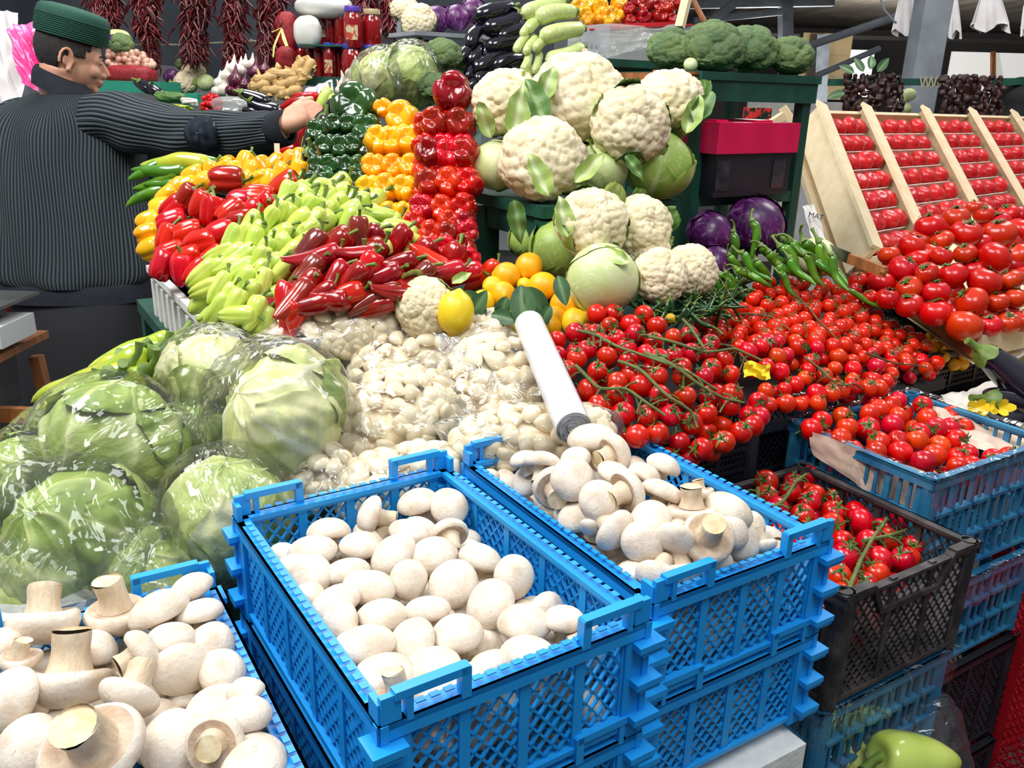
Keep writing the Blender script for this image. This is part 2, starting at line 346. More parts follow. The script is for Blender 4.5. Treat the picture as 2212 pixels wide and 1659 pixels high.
# ---------------------------------------------------------------- produce meshes
def mushroom(seed, stem=1.0, flat=1.0):
    "cap radius 1 (scaled on placing); cap axis +z"
    def wob(P):
        s = 1+.09*ns(P, seed, 1.5)+.03*ns(P, seed+5, 3.5)
        return P*np.c_[s, s, s]+np.c_[.0*P[:, 0], .0*P[:, 0], .06*ns(P, seed+9, 1.5)]
    g = G().lathe([(0, .54*flat), (.16, .535*flat), (.34, .51*flat), (.52, .45*flat), (.69, .36*flat), (.83, .24*flat), (.94, .09*flat), (1, -.08), (.99, -.2), (.93, -.31), (.83, -.37)], 32, 0, wob)
    cap = g.mesh('cap', m_cap)
    u = G().lathe([(.83, -.37), (.7, -.36), (.6, -.31), (.5, -.3), (.4, -.34), (.33, -.36)], 32, 0, wob)
    und = u.mesh('cap_underside', m_gill)
    L = .38+.48*stem; r = random.Random(seed); bx, by = r.uniform(-.12, .12), r.uniform(-.12, .12)
    s = G(); zs = np.linspace(-.28, -.36-L, 8); pts = [[bx*((z+.3)/L)**2, by*((z+.3)/L)**2, z] for z in zs]
    rad = np.array([.52, .47, .44, .42, .41, .42, .43, .42])
    s.tube(pts, rad, 16, 0, cap=False)
    s.v[-1] = s.v[-1]+.012*np.c_[ns(s.v[-1], seed, 7), ns(s.v[-1], seed+1, 7), 0*s.v[-1][:, 0]]
    e = np.array(pts[-1]); R_ = [e+np.array([.445*math.cos(t), .445*math.sin(t), .015*math.sin(3*t)]) for t in np.arange(16)*math.pi/8]
    s.add(R_+[e+np.array([0, 0, -.03])], [(i, 16, (i+1) % 16) for i in range(16)], 1)
    stm = s.mesh('stem', [m_stem, m_cut])
    cap2 = None
    return [('cap', cap), ('cap_underside', und), ('stem', stm)]
MUSH = [mushroom(i, [1, .7, .9, .5, 1.1, .8][i], [1, 1.1, .95, 1.15, .9, 1.05][i]) for i in range(6)]
def pepper(n=4, L=.085, Wd=.075, taper=.1, groove=.16, bend=0, seed=0, nu=40, nv=26, gw=.3, dimp=.16, point=0., ex=.62):
    "stem at +z, blossom end at -z; the origin is in the middle"
    r = random.Random(seed); ph = r.random()*6.28; lob = [1+r.uniform(-.1, .1) for _ in range(n)]
    def fn(U):
        z = U[:, 2]; rho = np.sqrt(np.clip(1-z*z, 0, 1)); th = np.arctan2(U[:, 1], U[:, 0])
        rr = rho**ex; t = (1-z)/2
        wd = (1-taper*t**1.4)*(1-.25*point*t*t); rr = rr*wd
        c = np.abs(np.sin((th+ph)*n/2)); gr = groove*np.exp(-(c/gw)**2)*(.45+.55*t)
        k = ((th+ph)/(2*math.pi)*n).astype(int) % n; lb = np.array(lob)[k]; lb = 1+(lb-1)*np.clip(c*1.6, 0, 1)
        rad = rr*(1-gr)*lb
        zz = np.sign(z)*np.abs(z)**(.8)*L/2
        zz = zz-np.where(z > 0, 1, 0)*dimp*L*np.exp(-(rho/.42)**2)*1.0
        zz = zz+np.where(z < 0, 1, 0)*(dimp*(1-point))*L*np.exp(-(rho/.38)**2)
        zz = zz-np.where(z < 0, 1, 0)*(1-point)*.06*L*c*(rho > .1)
        P = np.c_[rad*np.cos(th)*Wd/2, rad*np.sin(th)*Wd/2, zz]
        P = P*(1+.03*ns(U, seed, 2)[:, None]+.012*ns(U, seed+3, 5)[:, None])
        P[:, 0] += bend*((zz/L-.5)**2)*L
        return P
    return G().sph(nu, nv, fn)
def pstem(L, ln=.028, r0=.0045, seed=0, bend=0):
    r = random.Random(seed); a = r.random()*6.28; b = .5*ln
    z0 = L*.36; pts = [[bend*0+b*(t**2)*math.cos(a), b*(t**2)*math.sin(a), z0+t*ln] for t in np.linspace(0, 1, 6)]
    g = G().tube(pts, [r0*2.2, r0*1.1, r0*.85, r0*.8, r0*.9, r0*1.25], 8)
    g.lathe([(0, z0+.006), (.007, z0+.004), (.013, z0+.001), (.016, z0-.002)], 12, 0, lambda P: P+np.c_[0*P[:, 0], 0*P[:, 0], .001*np.sin(5*np.arctan2(P[:, 1], P[:, 0]))])
    return g
def pepper_proto(mat, k=3, stem=True, **kw):
    out = []
    for i in range(k):
        kk = dict(kw); kk['seed'] = kw.get('seed', 0)+i*7
        if kk.get('n') == 0: kk['n'] = 3+i % 2
        bend = kk.get('bend', 0)
        body = pepper(**kk).mesh('flesh', mat)
        p = [('flesh', body)]
        if stem:
            s = pstem(kk.get('L', .085), seed=i); s.shift((bend*0, 0, 0)); p.append(('stem', s.mesh('stem', m_pstem)))
        out.append(p)
    return out
BELLR = pepper_proto(m_red, 4, n=0, L=.095, Wd=.08, groove=.22, taper=.22, ex=.68)
BELLRd = pepper_proto(m_dred, 3, n=0, L=.09, Wd=.078, groove=.22, taper=.22, ex=.68, seed=4)
BELLY = pepper_proto(m_yel, 4, n=0, L=.082, Wd=.074, groove=.22, taper=.18, ex=.7, seed=2)
TR = pepper_proto(m_red, 3, False, n=4, L=.08, Wd=.078, groove=.2, dimp=.14, gw=.24, ex=.64)
TRd = pepper_proto(m_dred, 3, False, n=3, L=.08, Wd=.076, groove=.2, dimp=.14, gw=.24, ex=.64, seed=3)
TY = pepper_proto(m_yel, 4, False, n=0, L=.08, Wd=.078, groove=.2, dimp=.14, gw=.24, ex=.64, seed=5)
TG = pepper_proto(m_grn, 4, False, n=0, L=.08, Wd=.076, groove=.2, dimp=.14, gw=.24, ex=.64, seed=6)
PALE = pepper_proto(m_pale, 5, n=3, L=.092, Wd=.052, taper=.5, groove=.12, dimp=.05, ex=.78, seed=11)
PALEB = pepper_proto(m_pale, 2, n=3, L=.1, Wd=.056, taper=.4, ex=.75, groove=.14, dimp=.08, seed=31)
def capia(mat, k, bends):
    out = []
    for i in range(k):
        g = pepper(n=3, L=.13, Wd=.062, taper=.45, ex=.72, groove=.1, bend=bends[i % len(bends)], seed=40+i*3, dimp=.05, point=.7, nv=34)
        s = pstem(.13, .03, .0045, i); s.shift((bends[i % len(bends)]*.0, 0, 0)); out.append([('flesh', g.mesh('flesh', mat)), ('stem', s.mesh('stem', m_pstem))])
    return out
CAPR = capia(m_dred, 3, [.1, .35, .6]); CAPM = capia(m_maroon, 3, [.1, .3, .5]); CAPB = capia(m_red, 3, [.1, .4, .7])
def longp(mat, L, r, k, curve, seed=0, st=.03, blunt=0.):
    out = []
    for i in range(k):
        rn = random.Random(seed+i); c = curve*rn.uniform(.4, 1.3); n = 18; pts = []; rad = []
        for j in range(n):
            t = j/(n-1); pts.append([c*L*(t*t), .05*L*math.sin(t*5+i), L/2-L*t])
            rad.append(r*max(.02, (math.sin(min(1, t*6+.12)*math.pi/2))*(1-t**(2.2+blunt))**.6*(1+.05*math.sin(t*17+i))))
        g = G().tube(pts, rad, 12)
        tip = pts[0]; s = G().tube([[tip[0], tip[1], tip[2]-.003], [tip[0], 0, tip[2]+st*.3], [-st*.12, 0, tip[2]+st*.7], [-st*.4, 0, tip[2]+st]], [r*.75, r*.3, r*.26, r*.34], 8)
        out.append([('flesh', g.mesh('flesh', mat)), ('stem', s.mesh('stem', m_pstem))])
    return out
CHILI = longp(m_chili, .15, .0115, 4, .25, 3, .04); CHILID = longp(m_chilid, .1, .0065, 4, .5, 9, .03)
LONG = longp(m_grnl, .17, .021, 4, .12, 21, .04, .6); LONGG = longp(m_chili, .16, .02, 2, .15, 27, .03, .6)
def tomato(seed, R, sq=.82, ribs=0., mat=None, cal=True, nu=24, nv=14, calr=.75, stem=.35):
    def fn(U):
        th = np.arctan2(U[:, 1], U[:, 0]); z = U[:, 2]; rho = np.sqrt(np.clip(1-z*z, 0, 1))
        r_ = R*(1+ribs*np.cos(th*5+seed)*np.clip(z, -.3, 1)*rho+.015*ns(U, seed, 2))
        P = U*r_[:, None]; P[:, 2] *= sq
        P[:, 2] -= np.where(z > 0, .22, .03)*R*np.exp(-(rho/.3)**2); return P
    b = G().sph(nu, nv, fn); p = [('flesh', b.mesh('flesh', mat))]
    if cal:
        c = G(); n = 5+seed % 2; z0 = R*sq*.8
        for i in range(n):
            a = i*2*math.pi/n+.3*math.sin(i*3+seed); w = R*.13; Lc = R*calr*(1+.2*math.sin(i*5)); row = []
            for t in np.linspace(0, 1, 6):
                rr = t*Lc; zz = z0+R*.05+.22*R*math.sin(t*2.6)*(.5+.4*math.sin(i+seed)) ; ww = w*(1-t)**.7*(1 if t > .05 else .7)
                cx, cy = rr*math.cos(a), rr*math.sin(a); nx, ny = -math.sin(a), math.cos(a)
                row.append([[cx-nx*ww, cy-ny*ww, zz], [cx, cy, zz-R*.03], [cx+nx*ww, cy+ny*ww, zz]])
            c.grid(np.array(row))
        if stem: c.tube([[0, 0, z0-.02*R], [.05*R, 0, z0+R*stem*.5], [.2*R, .05*R, z0+R*stem]], [R*.09, R*.06, R*.07], 6)
        p.append(('calyx', c.mesh('calyx', m_calyx)))
    return p
CH = [tomato(i, .0165, .95, 0, m_tom, True, 20, 12, .85, .6) for i in range(3)]
CH2 = [tomato(i+3, .0165, .96, 0, m_tom2, True, 20, 12, .8, .6) for i in range(3)]
CHN = [tomato(i+6, .0165, .96, 0, (m_tom2, m_tom)[i], False, 20, 12) for i in range(2)]
YT = [tomato(9, .0165, .95, 0, m_yt, False, 16, 10)]
BIGT = [tomato(i, .037, .84, .04, m_bigtom, True, 36, 20, .55, .25) for i in range(3)]
TRAYT = [tomato(5, .033, .9, .02, m_tray, False, 22, 14)]
def fib(n, jit=0, seed=0):
    i = np.arange(n)+.5; z = 1-2*i/n; t = i*2.399963; r = np.sqrt(1-z*z); P = np.c_[r*np.cos(t), r*np.sin(t), z]
    if jit: P = P+np.random.RandomState(seed).normal(size=P.shape)*jit; P /= np.linalg.norm(P, axis=1)[:, None]
    return P
def bumps(U, C_, rad):
    d = U@C_.T; m = np.sort(d, axis=1)[:, -1]; a = np.arccos(np.clip(m, -1, 1))
    return np.sqrt(np.clip(1-(a/rad)**2, 0, 1))
def leafG(R, span, wid, phi0=.2, th0=0, lift=.2, ruf=.03, seed=0, nu=18, nv=14, base=1.02, veins=5, thick=None):
    "leaf hugging a ball of radius R from its bottom up; attribute vein marks midrib"
    P = []; A_ = []
    for i in range(nu):
        s = i/(nu-1); row = []
        w = wid*(math.sin(min(1, s*1.15+.12)*math.pi)**.6 if s < .86 else wid and max(.05, (1-s)/.14)**.5*math.sin(min(1, .86*1.15+.12)*math.pi)**.6)
        w = wid*max(.06, (math.sin((s*.88+.08)*math.pi))**.55)
        for j in range(nv):
            t = 2*j/(nv-1)-1; ph = math.pi-(phi0+s*span); th = th0+t*w
            rr = R*(base+lift*s*s*s+ruf*(abs(t)**2)*math.sin(t*9+s*14+seed)+.03*math.exp(-(t/.12)**2)*(1-s))
            sp = max(math.sin(ph), .12)
            row.append([rr*sp*math.cos(th0+(th-th0)), rr*sp*math.sin(th), rr*math.cos(ph)])
            v = math.exp(-(t/(.05+.08*(1-s)))**2); u = (s*veins*1.2-abs(t)*1.6) % 1; v = max(v, .7*math.exp(-((u-.5)/.09)**2)*(1-abs(t)))
            A_.append(v)
        P.append(row)
    return G().grid(np.array(P), 0, A_)
def cauliflower(seed, R=.085, leaves=7, k=1.0):
    big = fib(16, .08, seed); sm = fib(200, .035, seed+1); mi = fib(900, .02, seed+2)
    def fn(U):
        r_ = .77+.17*bumps(U, big, .62)+.10*bumps(U, sm, .17)+.03*bumps(U, mi, .075)
        P = U*r_[:, None]*R; P[:, 2] *= .84; P[:, 2] = np.where(U[:, 2] < -.3, P[:, 2]*.8, P[:, 2]); return P
    p = [('curd', G().sph(120, 76, fn).mesh('curd', m_caul))]
    rn = random.Random(seed)
    for i in range(leaves):
        g = leafG(R*.93, rn.uniform(1.2, 1.75)*k, rn.uniform(.32, .55), .15, i*6.28/leaves+rn.uniform(-.3, .3), rn.uniform(.05, .4), .05, i+seed, base=1.04)
        p.append(('leaf', g.mesh('leaf', m_cleafd if i % 3 == 1 else m_cleaf)))
    g = G().lathe([(.03, -R*.62), (.026, -R*.85), (.024, -R*.98), (0, -R)], 14); p.append(('stalk', g.mesh('stalk', m_caul)))
    return p
CAUL = [cauliflower(1), cauliflower(2, leaves=6, k=1.15), cauliflower(3, leaves=8, k=.95), cauliflower(4, leaves=5, k=.8)]
def cabbage(seed, R, mat, nl=5, ruf=.02, lift=.04, sq=.9, wr=.0):
    def fn(U):
        r_ = 1+.02*ns(U, seed, 3)+wr*np.abs(ns(U, seed+4, 6)); P = U*r_[:, None]*R; P[:, 2] *= sq; return P
    rn = random.Random(seed)
    def veinf(U):
        ph = np.arccos(np.clip(U[:, 2], -1, 1)); th = np.arctan2(U[:, 1], U[:, 0])
        k = np.abs(np.sin(th*4+ .5*np.sin(ph*5+seed)+ns(U, seed+7, 2)*.4)); v = np.exp(-(k/.09)**2)*np.sin(ph)
        k2 = np.abs(np.sin(ph*11+np.abs(np.sin(th*4))*3.5)); return np.clip(np.maximum(v, .45*np.exp(-(k2/.16)**2)*np.sin(ph)), 0, 1)
    p = [('head', G().sph(72, 44, fn, 0, veinf).mesh('head', mat))]
    for i in range(nl):
        g = leafG(R, rn.uniform(1.7, 2.3), rn.uniform(.8, 1.1), .12, i*6.28/nl+rn.uniform(-.3, .3), lift*rn.uniform(.3, 1.6), ruf, i+seed, 26, 24, 1.012+.012*i, 6)
        for q in range(len(g.v)): g.v[q][:, 2] *= sq
        p.append(('leaf', g.mesh('leaf', mat)))
    return p
CABW = cabbage(1, .095, m_cabw, 3, .015, .02); CAB = cabbage(2, .1, m_cab, 5); CABG = cabbage(3, .1, m_cabg, 5, .03, .08); CABR = cabbage(4, .1, m_cabr, 6, .03, .06, .9, .02)
def broccoli(seed, R=.08):
    big = fib(20, .1, seed); sm = fib(260, .04, seed+1); mi = fib(1500, .02, seed+2)
    def fn(U):
        r_ = .74+.22*bumps(U, big, .55)+.06*bumps(U, sm, .16)+.03*bumps(U, mi, .06)
        P = U*r_[:, None]*R; P[:, 2] *= .85; P[:, 2] = np.where(U[:, 2] < -.25, P[:, 2]*.75, P[:, 2]); return P
    st = G().lathe([(.03, -.03), (.026, -.05), (.024, -.065), (0, -.066)], 14)
    return [('crown', G().sph(130, 80, fn).mesh('crown', m_broc)), ('stalk', st.mesh('stalk', m_brocs))]
BROC = [broccoli(1), broccoli(5), broccoli(9)]
def lettuce(seed, mats=(m_let, m_letp), R=.09):
    def fold(U, k=5.):
        th = np.arctan2(U[:, 1], U[:, 0]); ph = np.arccos(np.clip(U[:, 2], -1, 1))
        a = np.abs(np.sin(k*th*.5+1.5*np.sin(ph*1.7+seed)+.8*ns(U, seed, 2.5))); b = np.abs(np.sin(k*1.3*th+2*ph+1.2*ns(U, seed+1, 3.5)))
        return (1-a)**3, (1-b)**2
    def fn(U):
        a, b = fold(U); r_ = 1+.06*a+.025*b+.018*ns(U, seed+2, 11); return U*r_[:, None]*R*np.array([1, 1, .92])
    def vn(U):
        a, b = fold(U); return np.clip(.75*a+.25*b+.25*(U[:, 2] < -.4), 0, 1)
    p = [('head', G().sph(120, 76, fn, 0, vn).mesh('head', mats[0]))]; rn = random.Random(seed)
    for i in range(6):
        g = leafG(R, rn.uniform(1.5, 2.4), rn.uniform(.55, .95), .1, i*1.05+rn.uniform(-.3, .3), rn.uniform(.02, .1), .045, i+seed, 44, 36, 1.03+.012*i, 5)
        for q in range(len(g.v)):
            V = g.v[q]; U = V/R; x = ns(U*np.array([1, 1, .4]), seed+i, 7); y = ns(U, seed+i+30, 20); g.v[q] = V*(1+.045*(1-np.abs(np.tanh(x*1.5)))+.014*y)[:, None]
        p.append(('leaf', g.mesh('leaf', mats[i % len(mats)])))
    return p
LET = [lettuce(1, (m_let, m_letd)), lettuce(2, (m_letp, m_letp, m_let)), lettuce(3, (m_let, m_letp)), lettuce(4, (m_letd, m_let))]
def filmshell(R, seed, sx=1.12, sy=1.05, sz=1.05, pts=3, amp=.05):
    "bag film drawn loosely round a ball: creased closed skin with a few pulled corners"
    rn = np.random.RandomState(seed); cor = rn.normal(size=(pts, 3)); cor /= np.linalg.norm(cor, axis=1)[:, None]
    def fn(U):
        r_ = 1.07+amp*.5*np.abs(ns(U, seed, 5))+amp*.3*np.abs(ns(U*np.array([1, 2.2, .6]), seed+4, 12))+.010*(1-np.minimum(1, 3*np.abs(ns(U*np.array([.5, 1, 1.6]), seed+8, 16))))
        for c in cor: r_ = r_+.28*np.exp(-((1-U@c)/.045))
        return U*r_[:, None]*R*np.array([sx, sy, sz])
    return G().sph(150, 96, fn)
def clove(seed):
    rn = random.Random(seed)
    def fn(U):
        P = U.copy(); z = P[:, 2]; w = 1-.28*z-.15*z*z
        P = P*np.c_[w*.8, w*(.62+.0*z), np.ones(len(z))]; P[:, 0] += .22*(z*z); P[:, 1] = np.where(P[:, 1] < 0, P[:, 1]*.6, P[:, 1])
        return P*.0135*(1+.03*ns(U, seed, 2))[:, None]
    return [('garlic_clove', G().sph(16, 11, fn).mesh('clove', m_clove))]
CLOVE = [clove(i) for i in range(4)]
def lemon(mat, R, seed):
    def fn(U):
        z = U[:, 2]; P = U*R*(1+.015*ns(U, seed, 2))[:, None]; P[:, 2] *= 1.06; P[:, 2] += np.sign(z)*R*.14*np.exp(-((1-np.abs(z))/.02)); return P
    s = G().lathe([(0, -R*1.17), (.002, -R*1.165), (.003, -R*1.14), (.0035, -R*1.1)], 8)
    return [('peel', G().sph(36, 24, fn).mesh('peel', mat)), ('stem_end', s.mesh('stem_end', m_calyx))]
LEM = [lemon(m_lem, .033, 1), lemon(m_lemy, .032, 2)]
def flatleaf(L, w, curl, mat, fold=.25):
    P = []; A_ = []
    for i in range(14):
        s = i/13; row = []
        for j in range(7):
            t = (j-3)/3; ww = w*math.sin(s**.85*math.pi)**.8
            row.append([t*ww, abs(t)*ww*fold-curl*L*s*s, s*L]); A_.append(math.exp(-(t/.25)**2)*.8)
        P.append(row)
    P = np.array(P); q = P.reshape(-1, 3); q = q+np.c_[.1*w*ns(q/L, 7, 12), .25*w*ns(q/L, 8, 14), .05*L*ns(q/L, 9, 8)]*(fold > .3)
    return G().grid(q.reshape(P.shape), 0, A_).mesh('leaf', mat)
LLEAF = [flatleaf(.075, .02, c, m_lleaf) for c in (.1, .35, -.15)]
def eggplant(L=.2, r=.046, bend=.1, seed=0):
    n = 22; pts = []; rad = []
    for j in range(n):
        t = j/(n-1); pts.append([bend*L*4*(t-.5)**2*.5, 0, L/2-L*t]); rad.append(r*max(.03, (.55+.45*math.sin(t*1.5))*math.sin(min(1, t*9+.35)*math.pi/2)*(1-t**5)**.5))
    b = G().tube(pts, rad, 22); c = G(); z = L/2
    c.lathe([(0, z+.012), (r*.3, z+.006), (r*.55, z-.004), (r*.68, z-.022)], 15, 0, lambda P: P+np.c_[0*P[:, 0]+bend*L*.5, 0*P[:, 0], -.009*np.abs(np.sin(2.5*np.arctan2(P[:, 1], P[:, 0])))])
    c.tube([[bend*L*.5, 0, z], [bend*L*.5+.004, 0, z+.02], [bend*L*.5+.012, 0, z+.035]], [r*.25, r*.18, r*.2], 8)
    return [('flesh', b.mesh('flesh', m_egg)), ('stem', c.mesh('stem', m_pstem))]
EGG = [eggplant(), eggplant(.18, .046, .25, 1)]
def zucchini(L=.21, r=.036):
    n = 16; pts = [[.02*math.sin(t*2.5), 0, L/2-L*t] for t in np.linspace(0, 1, n)]
    rad = [r*max(.05, (.72+.28*t)*(min(1, t*10+.35))**.4*(1-t**9)**.5) for t in np.linspace(0, 1, n)]
    s = G().tube([[0, 0, L/2-.002], [0, 0, L/2+.016]], [r*.45, r*.38], 8)
    return [('flesh', G().tube(pts, rad, 20).mesh('flesh', m_zuc)), ('stem', s.mesh('stem', m_pstem))]
ZUC = [zucchini(), zucchini(.19, .037)]
def bulb(mat, R=.028):
    def fn(U):
        z = U[:, 2]; th = np.arctan2(U[:, 1], U[:, 0]); r_ = 1+.05*np.cos(th*8); P = U*R*r_[:, None]; P[:, 2] = P[:, 2]*.85+np.where(z > 0, 1, 0)*R*1.3*np.exp(-((1-z)/.03)); return P
    return [('bulb', G().sph(32, 22, fn).mesh('bulb', mat))]
m_onr = M_('red_onion_skin', (96, 20, 52), (70, 14, 40), 40, .3, 0, coat=.3, rand=.2)
GARB = bulb(m_garl); ONI = bulb(m_onr, .035)
# ---------------------------------------------------------------- crates
def clipseg(p, q, x0, x1, y0, y1):
    t0, t1 = 0., 1.; d = (q[0]-p[0], q[1]-p[1])
    for dd, a, b in ((d[0], x0-p[0], x1-p[0]), (d[1], y0-p[1], y1-p[1])):
        if abs(dd) < 1e-9:
            if a > 0 or b < 0: return None
            continue
        u, v = a/dd, b/dd
        if u > v: u, v = v, u
        t0 = max(t0, u); t1 = min(t1, v)
    if t1 <= t0+1e-6: return None
    return (p[0]+d[0]*t0, p[1]+d[1]*t0), (p[0]+d[0]*t1, p[1]+d[1]*t1)
def panel(g, o, ex, ey, n, Wp, Hp, pat, thick=.003, bays=4, pitch=.016, bw=.0022, solid=()):
    "lattice wall: o corner, ex along, ey down"
    o = np.asarray(o, float); P = lambda x, y: o+ex*x+ey*y
    e = .012
    g.bar(P(0, e/2), P(Wp, e/2), thick*1.6, e, n); g.bar(P(0, Hp-e/2), P(Wp, Hp-e/2), thick*1.6, e, n)
    # bar(): w is across, h along up=n
    bw_ = Wp/bays
    for i in range(bays+1):
        x = i*bw_; g.box(P(min(max(x, .006), Wp-.006), Hp/2), (.011, Hp, thick*2), (ex, ey, n))
    for i in range(bays):
        x0, x1, y0, y1 = i*bw_+.004, (i+1)*bw_-.004, e*.6, Hp-e*.6
        if i in solid: g.box(P((x0+x1)/2, (y0+y1)/2), (x1-x0, y1-y0, thick), (ex, ey, n)); continue
        if pat == 'diamond':
            H_ = y1-y0; k = x0-H_
            while k < x1:
                for s in ((k, y0, k+H_*.8, y1), (k+H_*.8, y0, k, y1)):
                    c = clipseg(s[:2], s[2:], x0, x1, y0, y1)
                    if c: g.box(P((c[0][0]+c[1][0])/2, (c[0][1]+c[1][1])/2), (math.dist(*c), bw, thick), (unit(ex*(c[1][0]-c[0][0])+ey*(c[1][1]-c[0][1])), unit(np.cross(n, ex*(c[1][0]-c[0][0])+ey*(c[1][1]-c[0][1]))), n))
                k += pitch
        elif pat == 'mesh':
            nx = max(2, int((x1-x0)/.0095)); ny = max(2, int((y1-y0)/.0125))
            for a in range(1, nx): x = x0+(x1-x0)*a/nx; g.box(P(x, (y0+y1)/2), (.0028, y1-y0, thick), (ex, ey, n))
            for a in range(1, ny): y = y0+(y1-y0)*a/ny; g.box(P((x0+x1)/2, y), (x1-x0, .003 if a % 3 else .006, thick*(1 if a % 3 else 2.2)), (ex, ey, n))
        elif pat == 'slots':
            nx = max(2, int((x1-x0)/.017))
            for a in range(1, nx): x = x0+(x1-x0)*a/nx; g.box(P(x, (y0+y1)/2), (.0058, y1-y0, thick), (ex, ey, n))
            for a in (1, 2): y = y0+(y1-y0)*a/3; g.box(P((x0+x1)/2, y), (x1-x0, .006, thick*4), (ex, ey, n))
def crate(o, w, l, h, mat, pat, label, group, a=SA, bays=(4, 5), tabs=True, pegs=True, name='plastic_crate', dip=False, base=True, flange=.01):
    "o = back left rim corner in the world; w along A, l along B"
    A_ = np.array([math.cos(a), math.sin(a), 0]); B_ = np.array([math.sin(a), -math.cos(a), 0]); Zd = np.array([0, 0, -1.])
    o = np.asarray(o, float); root = thing(name, label, 'crate', group, loc=tuple(o+Zd*h+(A_*w+B_*l)/2)); bo = np.array(root.location)
    def fin(n_, g, m=mat, sm=False):
        g.shift(-bo); return ob(n_, g.mesh(n_, m, sm), root)
    t = .0035; ins = .008
    for (p, ex, L_, n, bb) in ((o+B_*ins+A_*.02, A_, w-.04, B_, bays[0]), (o+B_*(l-ins)+A_*.02, A_, w-.04, B_, bays[0]), (o+A_*ins+B_*.02, B_, l-.04, A_, bays[1]), (o+A_*(w-ins)+B_*.02, B_, l-.04, A_, bays[1])):
        g = G(); panel(g, p+Zd*.001, ex, Zd, n, L_, h-.005, pat, t, bb); fin('side_panel', g)
    g = G()
    fw = .016
    for p, q in ((o, o+A_*w), (o+B_*l, o+B_*l+A_*w), (o, o+B_*l), (o+A_*w, o+A_*w+B_*l)):
        c = (o+A_*w/2+B_*l/2); d = unit(np.cross(q-p, (0, 0, 1)));
        if d@(c-p) < 0: d = -d
        p2, q2 = p+d*fw/2, q+d*fw/2
        if dip and np.allclose(p, o+B_*l): continue
        g.bar(p2+Zd*.003, q2+Zd*.003, fw, .006); g.bar(p+Zd*.008+d*.0015, q+Zd*.008+d*.0015, .003, .016)
        if tabs:
            k = int(np.linalg.norm(q-p)/.0135); u = unit(q-p)
            for i in range(3, k-2): g.box(p2+u*(i*.0135)+np.array([0, 0, .0058]), (.0088, fw*.38, .0012), (u, d, np.array([0, 0, 1.])))
    if dip:   # front rim cut low in the middle
        p = o+B_*(l-.008); zz = lambda x, z: p+A_*x+Zd*z
        for (x0, z0), (x1, z1) in (((0, 0), (.06, 0)), ((.06, 0), (.085, .045)), ((.085, .045), (w-.085, .045)), ((w-.085, .045), (w-.06, 0)), ((w-.06, 0), (w, 0))): g.bar(zz(x0, z0), zz(x1, z1), .014, .008)
    fin('rim', g)
    for ix, iy in ((0, 0), (1, 0), (0, 1), (1, 1)):
        g = G(); sx, sy = (1, -1)[ix], (1, -1)[iy]; c = o+A_*(w*ix)+B_*(l*iy); ax = (A_, B_, -Zd)
        if pegs:
            for (dx, dy, ww, ll) in ((.014, .005, .03, .007), (.005, .016, .007, .034)): g.box(c+A_*sx*dx+B_*sy*dy+Zd*h/2, (ww, ll, h), ax)
            g.box(c+A_*sx*.012+B_*sy*.004-Zd*.012, (.018, .006, .026), ax); g.box(c+A_*sx*.004+B_*sy*.012-Zd*.009, (.006, .018, .02), ax)
            for z in (.022, h*.5, h-.022):
                g.box(c+A_*sx*.006+B_*sy*.004+Zd*z, (.032, .030, .007), ax); g.box(c+A_*sx*.004+B_*sy*.003+Zd*(z+.006), (.026, .024, .006), ax)
            # raised handle loop beside the corner, on the short sides
            q = c+B_*sy*.004; hx = .05
            g.box(q+A_*sx*(.018+(hx+.012)/2)-Zd*.024, (hx+.018, .010, .008), ax); g.box(q+A_*sx*(.03+hx)-Zd*.012, (.009, .010, .03), ax); g.box(q+A_*sx*.028-Zd*.012, (.006, .009, .03), ax)
        else:
            ring = G().lathe([(.013, -h), (.013, .004), (.010, .004), (.010, -.02), (0, -.02)], 14); ring.shift(c+A_*sx*.013+B_*sy*.013); g.join(ring)
        fin('corner_post', g)
    if base:
        g = G(); panel(g, o+Zd*(h-.004)+A_*.01+B_*.01, A_, B_, -Zd, w-.02, l-.02, 'mesh' if pat != 'diamond' else 'diamond', .003, 4, pitch=.03); fin('base', g)
    return root
MO = ((-.324, .887), math.radians(33.3), .286, .412); RO = ((-.0677, 1.082), math.radians(32.4), .2795, .404)
GM = 'blue mushroom crates'
crate((*MO[0], 1.1748), MO[2], MO[3], .128, m_blue, 'diamond', 'bright blue lattice crate of mushrooms in the middle of the foreground', GM, a=MO[1])
crate((*RO[0], 1.164), RO[2], RO[3], .128, m_blue, 'diamond', 'bright blue lattice crate heaped with mushrooms, right one in front of the vine tomatoes', GM, a=RO[1])
lo_ = AB(.181-.29-.02, -.89, 1.12)
crate(lo_, .29, .4, .128, m_blue, 'diamond', 'bright blue lattice crate of large mushrooms in the lower left corner', GM)
for k in (1, 2):
    crate((*MO[0], 1.1748-.131*k), MO[2], MO[3], .128, m_blue, 'diamond', 'blue lattice crate, %s one beneath the middle mushroom crate' % ('upper', 'lower')[k-1], GM, a=MO[1])
crate((*RO[0], 1.164-.131), RO[2], RO[3], .128, m_blue, 'diamond', 'blue lattice crate with mushrooms right beneath the right heaped mushroom crate', GM, a=RO[1])
